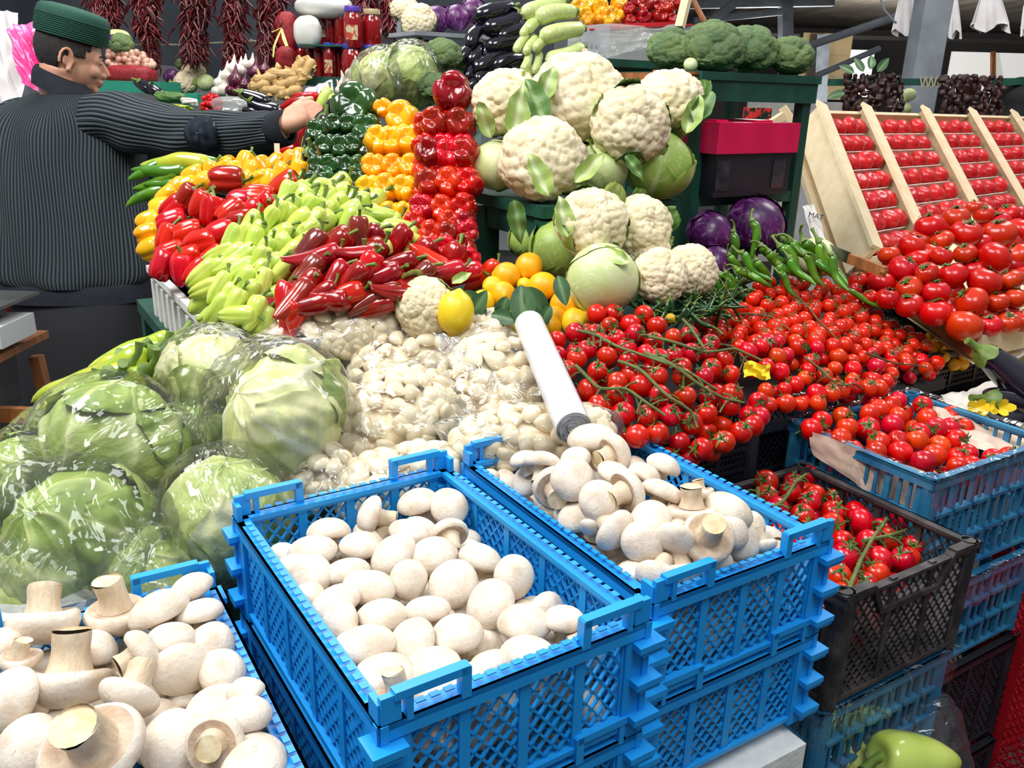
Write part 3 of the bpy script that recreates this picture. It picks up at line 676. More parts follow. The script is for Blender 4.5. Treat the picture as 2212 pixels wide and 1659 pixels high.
# black row behind, holding the cherry tomatoes
GB = 'crates of the tomato display'
crate(AB(.835, -1.37, 1.12), .275, .43, .15, m_black, 'mesh', 'black plastic crate with square mesh right behind the heaped mushroom crate', GB, tabs=False, pegs=False, bays=(3, 4))
crate(AB(1.15, -1.44, 1.12), .31, .44, .15, m_black, 'diamond', 'black crate with film on its rim under the small red tomatoes, second from the left', GB, tabs=False, pegs=False, bays=(3, 4))
crate(AB(1.475, -1.44, 1.115), .25, .42, .15, m_black, 'mesh', 'black mesh crate between the filmed black crate and the yellow tomato crate', GB, tabs=False, pegs=False, bays=(3, 4))
crate(AB(1.74, -1.47, 1.12), .34, .42, .15, m_black, 'mesh', 'black mesh crate holding small yellow tomatoes at its end', GB, tabs=False, pegs=False, bays=(3, 4))
# truss crate and wrapped crates
crate(AB(.865, -.89, 1.05), .30, .325, .175, m_blackd, 'diamond', 'dusty black crate with a low front edge full of vine tomatoes', GB, tabs=False, pegs=False, bays=(3, 4), dip=True)
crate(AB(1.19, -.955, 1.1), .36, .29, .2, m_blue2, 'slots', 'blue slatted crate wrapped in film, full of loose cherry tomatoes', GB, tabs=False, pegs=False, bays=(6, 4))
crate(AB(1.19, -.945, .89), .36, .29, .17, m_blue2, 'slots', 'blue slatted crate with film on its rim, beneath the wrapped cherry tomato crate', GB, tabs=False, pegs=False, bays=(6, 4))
crate(AB(1.19, -.935, .71), .36, .29, .22, m_black, 'diamond', 'black lattice crate at the foot of the wrapped blue crates, by the red crate', GB, tabs=False, pegs=False, bays=(5, 4))
crate(AB(1.19, -.925, .48), .36, .29, .22, m_black, 'diamond', 'lowest black lattice crate standing on the floor beside the red one', GB, tabs=False, pegs=False, bays=(5, 4))
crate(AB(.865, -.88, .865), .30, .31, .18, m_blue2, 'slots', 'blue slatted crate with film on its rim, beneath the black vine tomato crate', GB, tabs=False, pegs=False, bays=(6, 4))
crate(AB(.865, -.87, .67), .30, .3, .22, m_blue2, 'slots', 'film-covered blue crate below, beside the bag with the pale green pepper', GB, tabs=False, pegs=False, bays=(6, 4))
# ---------------------------------------------------------------- mushrooms, one by one
def zc(lst, ox, oy, s): return [((ox+a[0]/s, oy+a[1]/s, a[2]/s)+tuple(a[3:])) for a in lst]
def axv(t): return W(*t)
def mushrooms(lst, zf, where, group, text, seed=0, cat='mushroom', box=None):
    rn = random.Random(seed); out = []; pl = []
    for i, (x, y, w, a) in enumerate(lst):
        z = zf(x, y); P = atz(x, y, z); d = dep(P); R_ = w/2*d/FPX/1.03
        pl.append([P, R_, a])
    if box:
        o, an, w_, l_ = box; A_ = np.array([math.cos(an), math.sin(an)]); B_ = np.array([math.sin(an), -math.cos(an)])
        def clampp(P, R_):
            q = P[:2]-np.array(o); u, v = q@A_, q@B_; m = .014+R_*.93
            u = min(max(u, m), w_-m); v = min(max(v, m), l_-m); P[:2] = np.array(o)+A_*u+B_*v
        for it in range(14):
            for p in pl: clampp(p[0], p[1])
            for i in range(len(pl)):
                for j in range(i):
                    d = pl[i][0]-pl[j][0]; L_ = np.linalg.norm(d); m = (pl[i][1]+pl[j][1])*.84
                    if 1e-6 < L_ < m: e = d/L_*(m-L_)*.35; pl[i][0] = pl[i][0]+e; pl[j][0] = pl[j][0]-e
        for p in pl: clampp(p[0], p[1])
    for P, R_, a in pl:
        if a[1] > .55 and a[2] > .25: a = (a[0], a[1]+.1, a[2]-rn.uniform(.15, .6))
        M = frame(P, axv(a), rn.random()*6.28, R_*(1.07 if box is MO else 1.14))
        out.append(put(MUSH[rn.randrange(6)], M, 'mushroom', '', cat, group))
    return out
MID = zc([(735, 395, 200, (-.8, .3, .3)), (965, 330, 200, (-.2, .8, .5)), (1130, 355, 195, (0, .5, .85)), (525, 475, 225, (-.1, .9, .4)), (930, 475, 190, (.2, .6, .7)), (1125, 490, 195, (-.3, .5, -.75)),
(425, 585, 260, (-.1, .75, .6)), (690, 540, 200, (.1, .8, .6)), (840, 590, 240, (-.5, .6, .6)), (1055, 595, 240, (0, .8, .6)), (1290, 610, 220, (.3, .8, .4)), (405, 715, 230, (-.3, .5, .8)), (620, 675, 220, (-.2, .7, .6)),
(735, 750, 260, (.1, .8, .5)), (930, 720, 200, (.2, .2, .95)), (1150, 735, 240, (-.1, .5, .85)), (1457, 705, 220, (.3, .3, .9)), (230, 680, 165, (-.3, .8, .5)), (320, 820, 150, (-.2, .7, .6)), (500, 850, 260, (-.3, .6, .7)),
(470, 970, 220, (-.6, .3, .7)), (805, 890, 255, (.1, .9, .4)), (1020, 860, 230, (-.1, .8, .5)), (1330, 835, 260, (-.4, .5, .7)), (1500, 930, 265, (.1, .9, .45)), (1705, 915, 210, (.1, .85, .5)), (660, 1030, 320, (-.1, .85, .5)),
(930, 1030, 250, (-.5, .5, .7)), (1170, 980, 270, (0, .85, .5)), (740, 1230, 320, (-.2, .7, .7)), (1050, 1190, 290, (-.1, .9, .4)), (1320, 1155, 240, (-.3, .8, .4)), (1570, 1170, 290, (0, .8, .3)),
(1890, 1040, 180, (.8, .4, .3)), (860, 1390, 270, (.05, -.85, -.1)), (1130, 1450, 260, (0, .7, .7)), (1245, 1330, 230, (.1, .6, .7))], 480, 940, 2.304)
MIDL = zc([(1540, 850, 170, (0, .8, .5)), (1740, 1090, 160, (-.3, -.2, .8)), (1430, 1300, 180, (.3, .6, .5)), (540, 1160, 190, (0, .7, .6)), (1010, 1350, 170, (.1, .8, .5)), (340, 900, 170, (0, .8, .5)), (1250, 500, 150, (0, .7, .7)), (870, 1290, 200, (.2, .6, .5)), (620, 1330, 200, (0, .6, .7)),
(1380, 1400, 190, (0, .8, .5)), (560, 620, 170, (0, .8, .5)), (1180, 870, 190, (0, .8, .5)), (960, 950, 190, (0, .8, .5)), (1390, 1000, 200, (0, .8, .5)), (760, 480, 170, (0, .8, .5)), (870, 740, 180, (0, .8, .5)), (1190, 1080, 200, (0, .8, .5)), (1640, 1060, 190, (0, .8, .5))], 480, 940, 2.304)
mm = mushrooms(MID, lambda x, y: 1.158, '', 'mushrooms in the middle blue crate', '', 1, box=MO)
rowlabels(mm, 'white mushroom on top in middle blue crate, {j} from left in {r} row', 7)
mm = mushrooms(MIDL, lambda x, y: 1.125, '', 'mushrooms in the middle blue crate', '', 2, box=MO)
rowlabels(mm, 'half-hidden mushroom in middle blue crate, {j} from left in {r} hidden row', 5)
RT = zc([(780, 155, 230, (-.1, .85, .5)), (905, 240, 220, (.8, .3, -.35)), (375, 300, 140, (-.3, .8, .5)), (525, 295, 180, (.1, .8, .3)), (690, 265, 160, (-.2, .7, .7)), (285, 400, 165, (-.5, .5, .7)), (460, 440, 220, (0, .25, -.9)),
(665, 410, 230, (0, .4, .9)), (900, 340, 170, (.2, .6, .7)), (955, 445, 230, (.7, .2, -.45)), (510, 590, 235, (-.2, .6, .7)), (795, 520, 215, (0, .2, .95)), (1150, 440, 205, (.4, .8, .4)), (1060, 340, 155, (.3, .8, .5)), (1155, 305, 165, (.4, .7, .6)), (1090, 595, 215, (-.1, .5, .85)),
(640, 655, 150, (.1, -.7, .3)), (810, 710, 230, (.6, -.5, .55)), (1020, 725, 210, (0, .1, 1)), (1320, 570, 240, (0, -.85, -.1)), (1500, 530, 240, (.3, .75, .5)), (1215, 765, 205, (-.3, -.6, .6)), (1435, 725, 250, (0, -.4, -.8)), (1550, 670, 160, (.5, .3, .7)), (1385, 930, 290, (.1, -.9, .15)),
(1135, 970, 225, (-.35, -.55, .65)), (865, 895, 200, (0, .8, .5)), (1575, 880, 175, (.2, -.2, .8)), (1690, 770, 185, (.2, .2, .9)), (1805, 815, 145, (.1, -.8, .3)), (1350, 470, 130, (.2, -.8, .1))], 960, 880, 2.44)
RTL = zc([(820, 230, 180, (0, .8, .5)), (1640, 610, 130, (.5, .5, .6)), (1085, 860, 150, (0, -.7, .2)), (950, 850, 160, (0, .8, .5)), (1710, 890, 130, (.2, .5, .6)), (345, 520, 120, (0, .8, .5)), (590, 720, 130, (0, .8, .5)), (690, 790, 150, (0, .8, .5)), (190, 370, 100, (0, .8, .5)), (940, 620, 150, (0, .8, .5)),
(660, 560, 150, (0, .6, .6)), (1240, 640, 170, (0, .6, .6)), (1250, 500, 170, (0, .6, .6)), (1000, 960, 160, (0, .7, .7)), (1230, 990, 170, (0, .6, .6)), (1640, 960, 130, (.2, .6, .6)), (420, 620, 130, (0, .6, .6)), (740, 880, 130, (0, .7, .6)), (800, 640, 150, (0, .6, .6)), (1500, 800, 190, (0, .6, .6)), (1480, 960, 170, (0, .6, .6))], 960, 880, 2.44)
rts = Surf([(1040, 1050, 1.10), (1280, 950, 1.10), (1400, 1230, .93), (1740, 1180, .98), (1330, 1120, .96), (1560, 1130, .97)])
def rz(x, y):
    P = rts.pos(x, y); return max(1.165, min(1.235, P[2]+.008))
mm = mushrooms(RT, rz, '', 'mushrooms heaped in the right blue crate', '', 3, box=RO)
rowlabels(mm, 'white mushroom heaped in right blue crate, {j} from left in {r} row', 6)
mm = mushrooms(RTL, lambda x, y: rz(x, y)-.03, '', 'mushrooms heaped in the right blue crate', '', 4, box=RO)
rowlabels(mm, 'half-covered mushroom in right blue crate, {j} from left in {r} covered row', 5)
LF = zc([(1355, 265, 260, (-.3, .8, .2)), (1120, 440, 360, (-.4, .8, .4)), (1340, 500, 300, (-.2, .9, .3)), (1750, 540, 310, (.3, .4, .85)), (1570, 560, 210, (0, .8, .5)), (260, 560, 460, (.1, -.85, .2)), (770, 500, 400, (0, -.8, -.2)), (620, 660, 360, (0, .85, .5)), (130, 790, 250, (-.1, -.8, -.1)),
(990, 720, 330, (.65, .35, -.45)), (1250, 640, 300, (.1, .8, .5)), (1270, 850, 370, (.4, -.3, .75)), (430, 960, 540, (.05, -.85, .25)), (90, 1040, 420, (-.3, .5, .8)), (880, 1040, 410, (-.2, -.7, .5)), (1600, 830, 300, (.3, .5, .8)), (1480, 1080, 430, (-.2, .6, .7)),
(1860, 1090, 340, (.1, .8, .6)), (1830, 940, 230, (-.1, .8, .5)), (1580, 1300, 370, (0, -.1, -.95)), (1180, 1350, 400, (0, .3, .95)), (660, 1390, 640, (0, -.65, -.5)), (170, 1370, 400, (-.2, .5, .8)), (1930, 1350, 380, (.3, .6, .7)), (1740, 1480, 430, (0, .7, .7)), (50, 640, 260, (0, .8, .5))], 0, 1180, 3.16)
LFL = zc([(1140, 1120, 200, (0, .8, .5)), (1440, 960, 240, (.2, -.6, .3)), (1990, 1480, 160, (0, .7, .6)), (1480, 370, 160, (0, .8, .5)), (1770, 790, 150, (0, -.7, .3)), (650, 1150, 320, (0, .8, .5)), (1230, 1060, 200, (0, .8, .5)), (1000, 1180, 260, (0, .6, .6)), (330, 830, 300, (0, .6, .6)), (1440, 740, 220, (0, .6, .6)),
(1960, 1180, 170, (0, .7, .6)), (700, 830, 200, (0, .6, .6)), (400, 1200, 300, (0, .6, .6)), (1350, 1200, 240, (0, .6, .6)), (1560, 960, 250, (0, .6, .6)), (1750, 1200, 230, (0, .6, .6)), (560, 560, 200, (0, .6, .6)), (1470, 660, 170, (0, .6, .6)), (1350, 1520, 240, (0, .7, .6)), (20, 1250, 250, (0, .6, .6))], 0, 1180, 3.16)
mm = mushrooms(LF, lambda x, y: 1.135+.012*math.sin(x*.02+y*.01), '', 'large mushrooms in the lower left crate', '', 5, box=(tuple(lo_[:2]), SA, .29, .4))
rowlabels(mm, 'large mushroom in lower left blue crate, {j} from left in {r} row', 6)
mm = mushrooms(LFL, lambda x, y: 1.10, '', 'large mushrooms in the lower left crate', '', 6, box=(tuple(lo_[:2]), SA, .29, .4))
rowlabels(mm, 'half-hidden mushroom in lower left crate, {j} from left in {r} hidden row', 5)
# the layer under the top ones
# those seen through the lattice of the crates below
def crate_fill(o, a, w, l, z, n, R_, seed, group, text, lo=0):
    rn = random.Random(seed); A_ = np.array([math.cos(a), math.sin(a), 0]); B_ = np.array([math.sin(a), -math.cos(a), 0]); out = []; pts = []
    for _ in range(4000):
        if len(out) >= n: break
        P = np.array([o[0], o[1], 0])+A_*rn.uniform(.035, w-.035)+B_*rn.uniform(lo if lo else l*.6, l-.036)+np.array([0, 0, z-rn.uniform(.0, .065 if not lo else .012)])
        if all(np.linalg.norm(P-q) > R_*1.75 for q in pts): pts.append(P); out.append(put(MUSH[rn.randrange(6)], frame(P, W(rn.uniform(-.5, .5), rn.uniform(-.5, 1), rn.uniform(0, 1)), rn.random()*6, R_), 'mushroom', text, 'mushroom', group))
    return out
crate_fill(*RO, 1.0, 34, .0255, 3, 'mushrooms in the crate under the heaped one', 'white mushroom behind the lattice of the crate under the heaped mushroom crate')
crate_fill(*MO, 1.01, 34, .0255, 4, 'mushrooms in the crate under the middle one', 'white mushroom behind the lattice of the crate under the middle mushroom crate')
crate_fill(*RO, 1.12, 26, .0255, 6, 'mushrooms low in the right blue crate', 'white mushroom pressed against the lattice low in the heaped right crate')
crate_fill(*MO, 1.125, 26, .0255, 7, 'mushrooms low in the middle blue crate', 'white mushroom pressed against the lattice low in the middle crate')
crate_fill(*MO, 1.128, 26, .028, 14, 'mushrooms under the top layer of the middle crate', 'white mushroom peeping from under the top layer in the middle crate', .04)
crate_fill(*RO, 1.135, 26, .027, 15, 'mushrooms under the top layer of the right crate', 'white mushroom peeping from under the heap in the right crate', .04)
crate_fill(tuple(lo_[:2]), SA, .29, .4, 1.09, 24, .03, 16, 'mushrooms under the top layer of the lower left crate', 'white mushroom peeping from under the top layer, lower left crate', .04)
# ---------------------------------------------------------------- cherry tomatoes
def wrand(rn, a=(-1, 1), b=(-1, 1), c=(-1, 1)): return W(rn.uniform(*a), rn.uniform(*b), rn.uniform(*c))
def region(P, names):
    return names
def heap(protos, poly, surf, space, sizes, seed, name, cat, group, label, layers=((0, 1),), axis=None, over=()):
    rn = random.Random(seed); out = []; used = list(over)
    for li, (push, frac) in enumerate(layers):
        pts = scatter(poly, surf, space*frac, seed+li*13, 9000, (), push)
        for P, x, y in pts:
            if li and any((P-q)@(P-q) < (space*.8)**2 for q in used): continue
            used.append(P); a = axis(rn, x, y) if axis else wrand(rn, (-.7, .7), (-.2, 1), (-.3, 1))
            P2 = P+np.array([0, 0, rn.uniform(-.12, .12)*space])
            o = put(protos[rn.randrange(len(protos))], frame(P2, a, rn.random()*6.28, rn.uniform(*sizes)), name, label(x, y) if callable(label) else label, cat, group); out.append(o)
    return out
S1 = Surf([(1190, 740, 1.43), (1300, 680, 1.5), (1520, 690, 1.52), (1650, 860, 1.38), (1480, 980, 1.25), (1330, 880, 1.27), (1250, 800, 1.33), (1640, 760, 1.47), (1450, 820, 1.31)])
P1 = [(1190, 735), (1285, 690), (1290, 668), (1400, 680), (1520, 730), (1580, 790), (1655, 880), (1640, 915), (1560, 960), (1475, 985), (1425, 960), (1380, 960), (1330, 870), (1250, 880), (1215, 800)]
def zone1(x, y):
    c = 'left' if x < 1340 else ('middle' if x < 1500 else 'right'); r = 'back' if y < 760 else ('centre' if y < 860 else 'front')
    return 'red cherry tomato in the near vine pile, %s %s part' % (c, r)
t1 = heap(CH, P1, S1, .034, (.95, 1.15), 1, 'cherry_tomato', 'tomato', 'vine cherry tomatoes of the near pile', zone1, ((0, 1), (.024, 1)))
S2 = Surf([(1510, 690, 1.75), (1620, 640, 1.8), (1760, 610, 1.95), (1950, 700, 2.0), (2030, 790, 1.85), (1850, 830, 1.62), (1650, 870, 1.48), (1640, 760, 1.57), (1800, 720, 1.72)])
P2a = [(1610, 760), (1700, 730), (1850, 760), (1960, 770), (2035, 780), (2020, 800), (1940, 800), (1900, 850), (1810, 840), (1780, 870), (1720, 880), (1650, 875), (1625, 820)]
P2b = [(1505, 700), (1600, 650), (1640, 615), (1700, 600), (1790, 620), (1850, 640), (1900, 690), (1960, 710), (2010, 745), (1960, 766), (1850, 757), (1700, 727), (1600, 757), (1560, 730)]
def zone2(x, y):
    c = 'left' if x < 1720 else ('middle' if x < 1850 else 'right')
    return 'small red cherry tomato at the front of the far pile, %s part' % c
t2 = heap(CH2+CHN[:1], P2a, S2, .0335, (.85, 1.12), 5, 'cherry_tomato', 'tomato', 'cherry tomatoes at the front of the far pile', zone2, ((0, 1), (.024, 1)))
# the farther ones of that heap, past counting
g = G(); gc = G(); rn = random.Random(8)
def smallsph(g, P, R_, k=12, n=8): g.sph(k, n, lambda U: U*R_+P)
pb = scatter(P2b, S2, .031, 3, 9000)+scatter(P2b, S2, .034, 4, 6000, (), .022)
for P, x, y in pb:
    P = P+np.array([0, 0, rn.uniform(-.004, .004)]); smallsph(g, P, .0165*rn.uniform(.85, 1.1), 14, 9)
    a = unit(wrand(rn, (-1, 1), (0, 1), (0, 1))); u = unit(np.cross(a, (0, 0, 1))); v = np.cross(a, u)
    for k in range(5):
        t = k*1.257+rn.random()*.3; e = u*math.cos(t)+v*math.sin(t); q = P+a*.0165
        gc.add([q-v*.0, q+e*.005+np.cross(a, e)*.0016, q+e*.013+a*.001, q+e*.005-np.cross(a, e)*.0016], [(0, 1, 2, 3)])
st = solo('cherry_tomatoes', g, m_tom2, 'dense far part of the cherry tomato heap below the green chillies', 'tomatoes', kind='stuff')
ob('calyxes', gc.mesh('calyxes', m_calyx, False), st)['kind'] = 'stuff'
# vines lying over the heaps
def vine(pts, surf, lift=.02, r=.0022, mat=None, label='', side=3, seed=0):
    rn = random.Random(seed); g = G(); Q = [surf.pos(x, y)+W(0, .3, 1)*lift for x, y in pts]; Q = np.array(Q)
    t = np.linspace(0, len(Q)-1, len(Q)*6); c = np.array([np.interp(t, range(len(Q)), Q[:, i]) for i in range(3)]).T
    for _ in range(3): c[1:-1] = (c[:-2]+2*c[1:-1]+c[2:])/4
    c = c+.0012*np.c_[ns(c*60, seed), ns(c*60, seed+1), ns(c*60, seed+2)]
    g.tube(c, np.linspace(r*1.3, r*.8, len(c)), 7)
    for i in range(2, len(c)-1, side):
        p = c[i]; d = unit(wrand(rn, (-1, 1), (-1, .3), (-.6, .3))); L_ = rn.uniform(.016, .028)
        g.tube([p, p+d*L_*.5+np.array([0, 0, .003]), p+d*L_], [r*.7, r*.6, r*.8], 5)
    return solo('tomato_vine', g, mat or m_vine, label, 'tomato vine', 'bare vines lying on the tomatoes')
VN = [([(1245, 725), (1290, 735), (1330, 760), (1420, 790), (1480, 815), (1540, 850)], 'long green tomato vine arching over the middle of the near pile'),
      ([(1380, 735), (1450, 750), (1520, 775), (1580, 760), (1640, 790)], 'green tomato vine along the right upper part of near pile'),
      ([(1330, 790), (1380, 810), (1440, 870), (1490, 900), (1500, 930)], 'green tomato vine running down the centre of the near pile'),
      ([(1240, 800), (1290, 850), (1350, 850), (1390, 880), (1430, 905)], 'green tomato vine at the lower left of the near pile'),
      ([(1470, 700), (1500, 740), (1520, 765)], 'short vine stub at top right of the near pile'),
      ([(1390, 770), (1440, 795), (1500, 840), (1560, 870), (1600, 880)], 'thin vine crossing diagonally under the long one')]
for i, (p, l) in enumerate(VN): vine(p, S1, .024, .0024, m_vine, l, 3, i)
VN2 = [([(1540, 700), (1600, 685), (1660, 690), (1700, 720)], 'brownish dry vine at the upper left of the far pile'), ([(1540, 750), (1580, 755), (1620, 800)], 'short curved vine between the near and far piles'),
       ([(1690, 620), (1730, 660), (1760, 700), (1800, 740)], 'dry vine hanging from the top of the far pile'), ([(1730, 780), (1780, 820), (1810, 840), (1850, 830)], 'dry thin vine at the front edge of the far pile'), ([(1860, 770), (1920, 790), (1990, 800)], 'dry thin vine at right end of the far pile')]
for i, (p, l) in enumerate(VN2): vine(p, S2, .02, .0018, m_vineb, l, 3, i+20)
# yellow cherry tomatoes
S3 = Surf([(2000, 745, 2.0), (2080, 715, 2.12), (2130, 740, 2.05), (2040, 775, 1.92)])
heap(YT, [(1995, 740), (2010, 715), (2080, 712), (2130, 735), (2130, 752), (2050, 772), (2010, 770)], S3, .032, (.9, 1.1), 3, 'yellow_cherry_tomato', 'tomato', 'yellow cherry tomatoes', 'small yellow cherry tomato in the black crate at the right end', ((0, 1), (.024, 1)))
# wrapped blue crate
S4 = Surf([(1740, 925, 1.47), (1870, 870, 1.6), (1950, 870, 1.65), (2080, 960, 1.55), (2060, 1015, 1.4), (1900, 960, 1.47), (2190, 980, 1.5)])
P4 = [(1735, 925), (1790, 905), (1860, 880), (1930, 858), (2010, 880), (2080, 905), (2080, 950), (2110, 975), (2185, 985), (2100, 1010), (2050, 1022), (1990, 1010), (1920, 985), (1860, 955), (1790, 935)]
t4 = heap(CH2+CHN, P4, S4, .038, (1.05, 1.3), 11, 'cherry_tomato', 'tomato', 'loose tomatoes in the wrapped blue crate', lambda x, y: 'loose cherry tomato in the film-wrapped blue crate, %s part' % ('left' if x < 1850 else 'middle' if x < 2000 else 'right'), ((0, 1), (.028, 1)))
# truss crate
S5 = Surf([(1620, 1080, 1.36), (1750, 1010, 1.5), (1800, 1080, 1.42), (1960, 1180, 1.32), (1850, 1280, 1.16), (1750, 1240, 1.2), (1690, 1120, 1.3)])
P5 = [(1615, 1070), (1660, 1030), (1740, 1015), (1800, 1050), (1840, 1090), (1900, 1120), (1950, 1125), (1985, 1180), (1950, 1220), (1880, 1260), (1830, 1295), (1790, 1290), (1760, 1230), (1720, 1180), (1640, 1120)]
t5 = heap(CH, P5, S5, .039, (1.08, 1.3), 17, 'cherry_tomato', 'tomato', 'vine tomatoes in the dusty black crate', lambda x, y: 'red vine tomato in the dusty black crate, %s part' % ('back' if y < 1090 else 'middle' if y < 1190 else 'front'), ((0, 1), (.03, 1), (.06, 1)))
for i, (p, l) in enumerate([([(1810, 1290), (1840, 1220), (1860, 1180), (1890, 1140), (1900, 1120)], 'thick pale vine rising from the front corner of the black crate'), ([(1850, 1175), (1900, 1165), (1950, 1145)], 'side vine spreading right across the tomatoes of the black crate'),
      ([(1640, 1110), (1680, 1090), (1700, 1050), (1730, 1030)], 'green vine at the back left of the dusty black crate'), ([(1625, 1060), (1625, 1090), (1650, 1120)], 'short curved vine at the left edge of dusty black crate')]): vine(p, S5, .028, .0028, m_vine, l, 3, i+40)
rn = random.Random(12); pp = []
for _ in range(3000):
    q = AB(rn.uniform(.895, 1.135), rn.uniform(-.80, -.592), rn.uniform(.90, 1.0))
    if all(np.linalg.norm(q-r_) > .037 for r_ in pp): pp.append(q)
    if len(pp) > 46: break
for q in pp: put(CH[0], frame(q, wrand(rn), 0, 1.12), 'cherry_tomato', 'red tomato low behind the front lattice of the dusty black crate', 'tomato', 'tomatoes low in the dusty black crate')
# yellow blossom caught between the heaps
g = G(); c_ = at(1635, 800, 1.36)
P = np.array([[c_+W((i-3)*.007, (j-2)*.006+.004*math.sin(i), .004*math.sin(i*1.3+j*2)) for j in range(5)] for i in range(7)]); g.grid(P); P2 = P+W(0, 0, -.0015); g.grid(P2)
solo('flower_petal', g, M_('petal_yellow', (250, 214, 30), rough=.6), 'crumpled bright yellow petal between the two cherry tomato piles', 'petal')
# big tomatoes
SB = Surf([(1860, 600, 1.98), (1960, 540, 2.0), (2060, 450, 2.12), (2200, 450, 2.2), (2100, 740, 1.78), (2200, 720, 1.82), (1960, 680, 1.85), (2000, 580, 1.88), (2150, 580, 1.9)])
BT = [(1560, 215, 200), (1735, 155, 180), (1800, 260, 210), (2020, 260, 220), (2020, 180, 150), (2080, 130, 150), (1920, 130, 140), (1990, 420, 220), (1440, 345, 185), (1290, 400, 145), (1645, 305, 150), (1385, 495, 195), (1240, 590, 185), (1085, 570, 125), (1640, 410, 150), (1795, 395, 155), (1710, 540, 200), (1540, 520, 155), (1925, 580, 225), (2100, 570, 160), (2150, 410, 190), (2160, 250, 200), (1425, 620, 175), (1280, 690, 165), (1425, 735, 185), (1600, 650, 190), (1600, 785, 210), (1835, 720, 230), (2010, 715, 150), (2130, 690, 160), (1790, 875, 235), (1960, 870, 170), (2085, 850, 160), (2180, 840, 170), (1070, 630, 90), (1165, 680, 110), (1190, 525, 100), (1860, 90, 120), (2160, 140, 130), (2190, 540, 140)]
rn = random.Random(4); out = []
for x, y, w in BT:
    px, py = 1500+x/3.07, 420+y/3.07; P = SB.pos(px, py); sc = (w/3.07/2)*dep(P)/FPX/.037
    out.append(put(BIGT[rn.randrange(3)], frame(P, W(rn.uniform(-.5, .5), rn.uniform(.3, 1), rn.uniform(-.1, .5)), rn.random()*6, sc), 'tomato', '', 'tomato', 'large tomatoes heaped at the right'))
for x, y in [(1500, 300), (1570, 400), (1480, 440), (1700, 220), (1890, 330), (1900, 460), (2080, 330), (1860, 500), (1700, 640), (1500, 590), (1350, 590), (1680, 740), (1900, 660), (2060, 640), (1920, 790), (2050, 770), (1700, 790), (1330, 480), (1180, 600), (2100, 480), (1950, 200), (1640, 210)]:
    px, py = 1500+x/3.07, 420+y/3.07; P = SB.pos(px, py, .05); out.append(put(BIGT[rn.randrange(3)], frame(P, W(rn.uniform(-.5, .5), 1, rn.uniform(-.1, .9)), 0, .85), 'tomato', '', 'tomato', 'large tomatoes heaped at the right'))
rowlabels(out, 'large ribbed red tomato in right-hand heap, {j} from left in {r} row', 8)
# ---------------------------------------------------------------- lettuces in film
def wrapped(x, y, d, R_, proto, axis, roll, film, seed, label, flabel, sc=(1, 1, 1)):
    P = at(x, y, d); M = frame(P, axv(axis), roll, (R_/.09*sc[0], R_/.09*sc[1], R_/.09*sc[2]))
    o = put(proto, M, 'lettuce', label, 'lettuce', 'lettuces wrapped in clear film')
    if film:
        g = filmshell(R_*1.04, seed, *film); f = solo('plastic_bag', g, m_film, flabel, 'plastic bag', 'clear bags round the lettuces', M=frame(P, axv(axis), roll+.3))
wrapped(240, 975, 1.2, .095, LET[0], (-.4, -.4, .8), .3, (1.1, 1.06, 1.05, 4, .05), 1, 'big green lettuce on top of the heap, brown cut edge below', 'clear bag around the big topmost lettuce', (1.08, 1, .95))
wrapped(462, 825, 1.36, .08, LET[1], (.2, .9, .3), .9, (1.06, 1.04, 1.06, 3, .04), 2, 'pale whitish lettuce next to the styrofoam box', 'clear bag around the pale lettuce by styrofoam')
wrapped(610, 898, 1.24, .092, LET[1], (-.6, .4, .5), 2.1, (1.16, 1.0, 1.12, 5, .08), 3, 'pale yellow-green lettuce beside the garlic bags', 'loose crumpled bag around the pale yellow lettuce by the garlic', (1.12, .95, .85))
wrapped(490, 1110, 1.13, .08, LET[2], (.1, .9, .4), 1.2, (1.05, 1.04, 1.1, 4, .05), 4, 'green lettuce leaning on the back corner of the middle blue crate', 'clear bag around the lettuce at the blue crate corner')
wrapped(170, 1170, 1.08, .09, LET[3], (-.3, .5, .7), 2.2, (1.12, 1.1, 1.05, 5, .08), 5, 'loose-leaved green lettuce below the big topmost one', 'wide clear bag with long crease over the loose-leaved lettuce')
wrapped(60, 1060, 1.18, .075, LET[3], (-.6, .4, .5), .2, (1.15, 1.05, 1.05, 4, .1), 6, 'dark green lettuce at the left edge of the heap', 'shiny clear bag around the dark lettuce at left edge')
wrapped(110, 1270, 1.05, .075, LET[0], (-.2, .7, .5), 1.5, (1.1, 1.05, 1.0, 3, .06), 7, 'green lettuce at the bottom left above the white box', 'clear bag around the bottom left lettuce')
wrapped(310, 1250, 1.07, .07, LET[2], (.3, .6, .6), .5, (1.15, 1.05, 1.0, 3, .06), 8, 'yellowish lettuce right behind the lower left mushroom crate', 'clear bag around the yellowish lettuce behind the mushroom crate')
wrapped(425, 960, 1.3, .07, LET[3], (.3, .6, .6), .5, (1.05, 1.05, 1.0, 3, .06), 9, 'dark lettuce wedged between the three larger lettuces', 'clear bag around the wedged dark lettuce')
wrapped(330, 1110, 1.2, .06, LET[3], (.3, .6, .6), .5, (1.15, 1.05, 1.0, 4, .09), 12, 'small dark lettuce in the shaded gap of the heap', 'crumpled bag in the shaded gap of the lettuce heap')
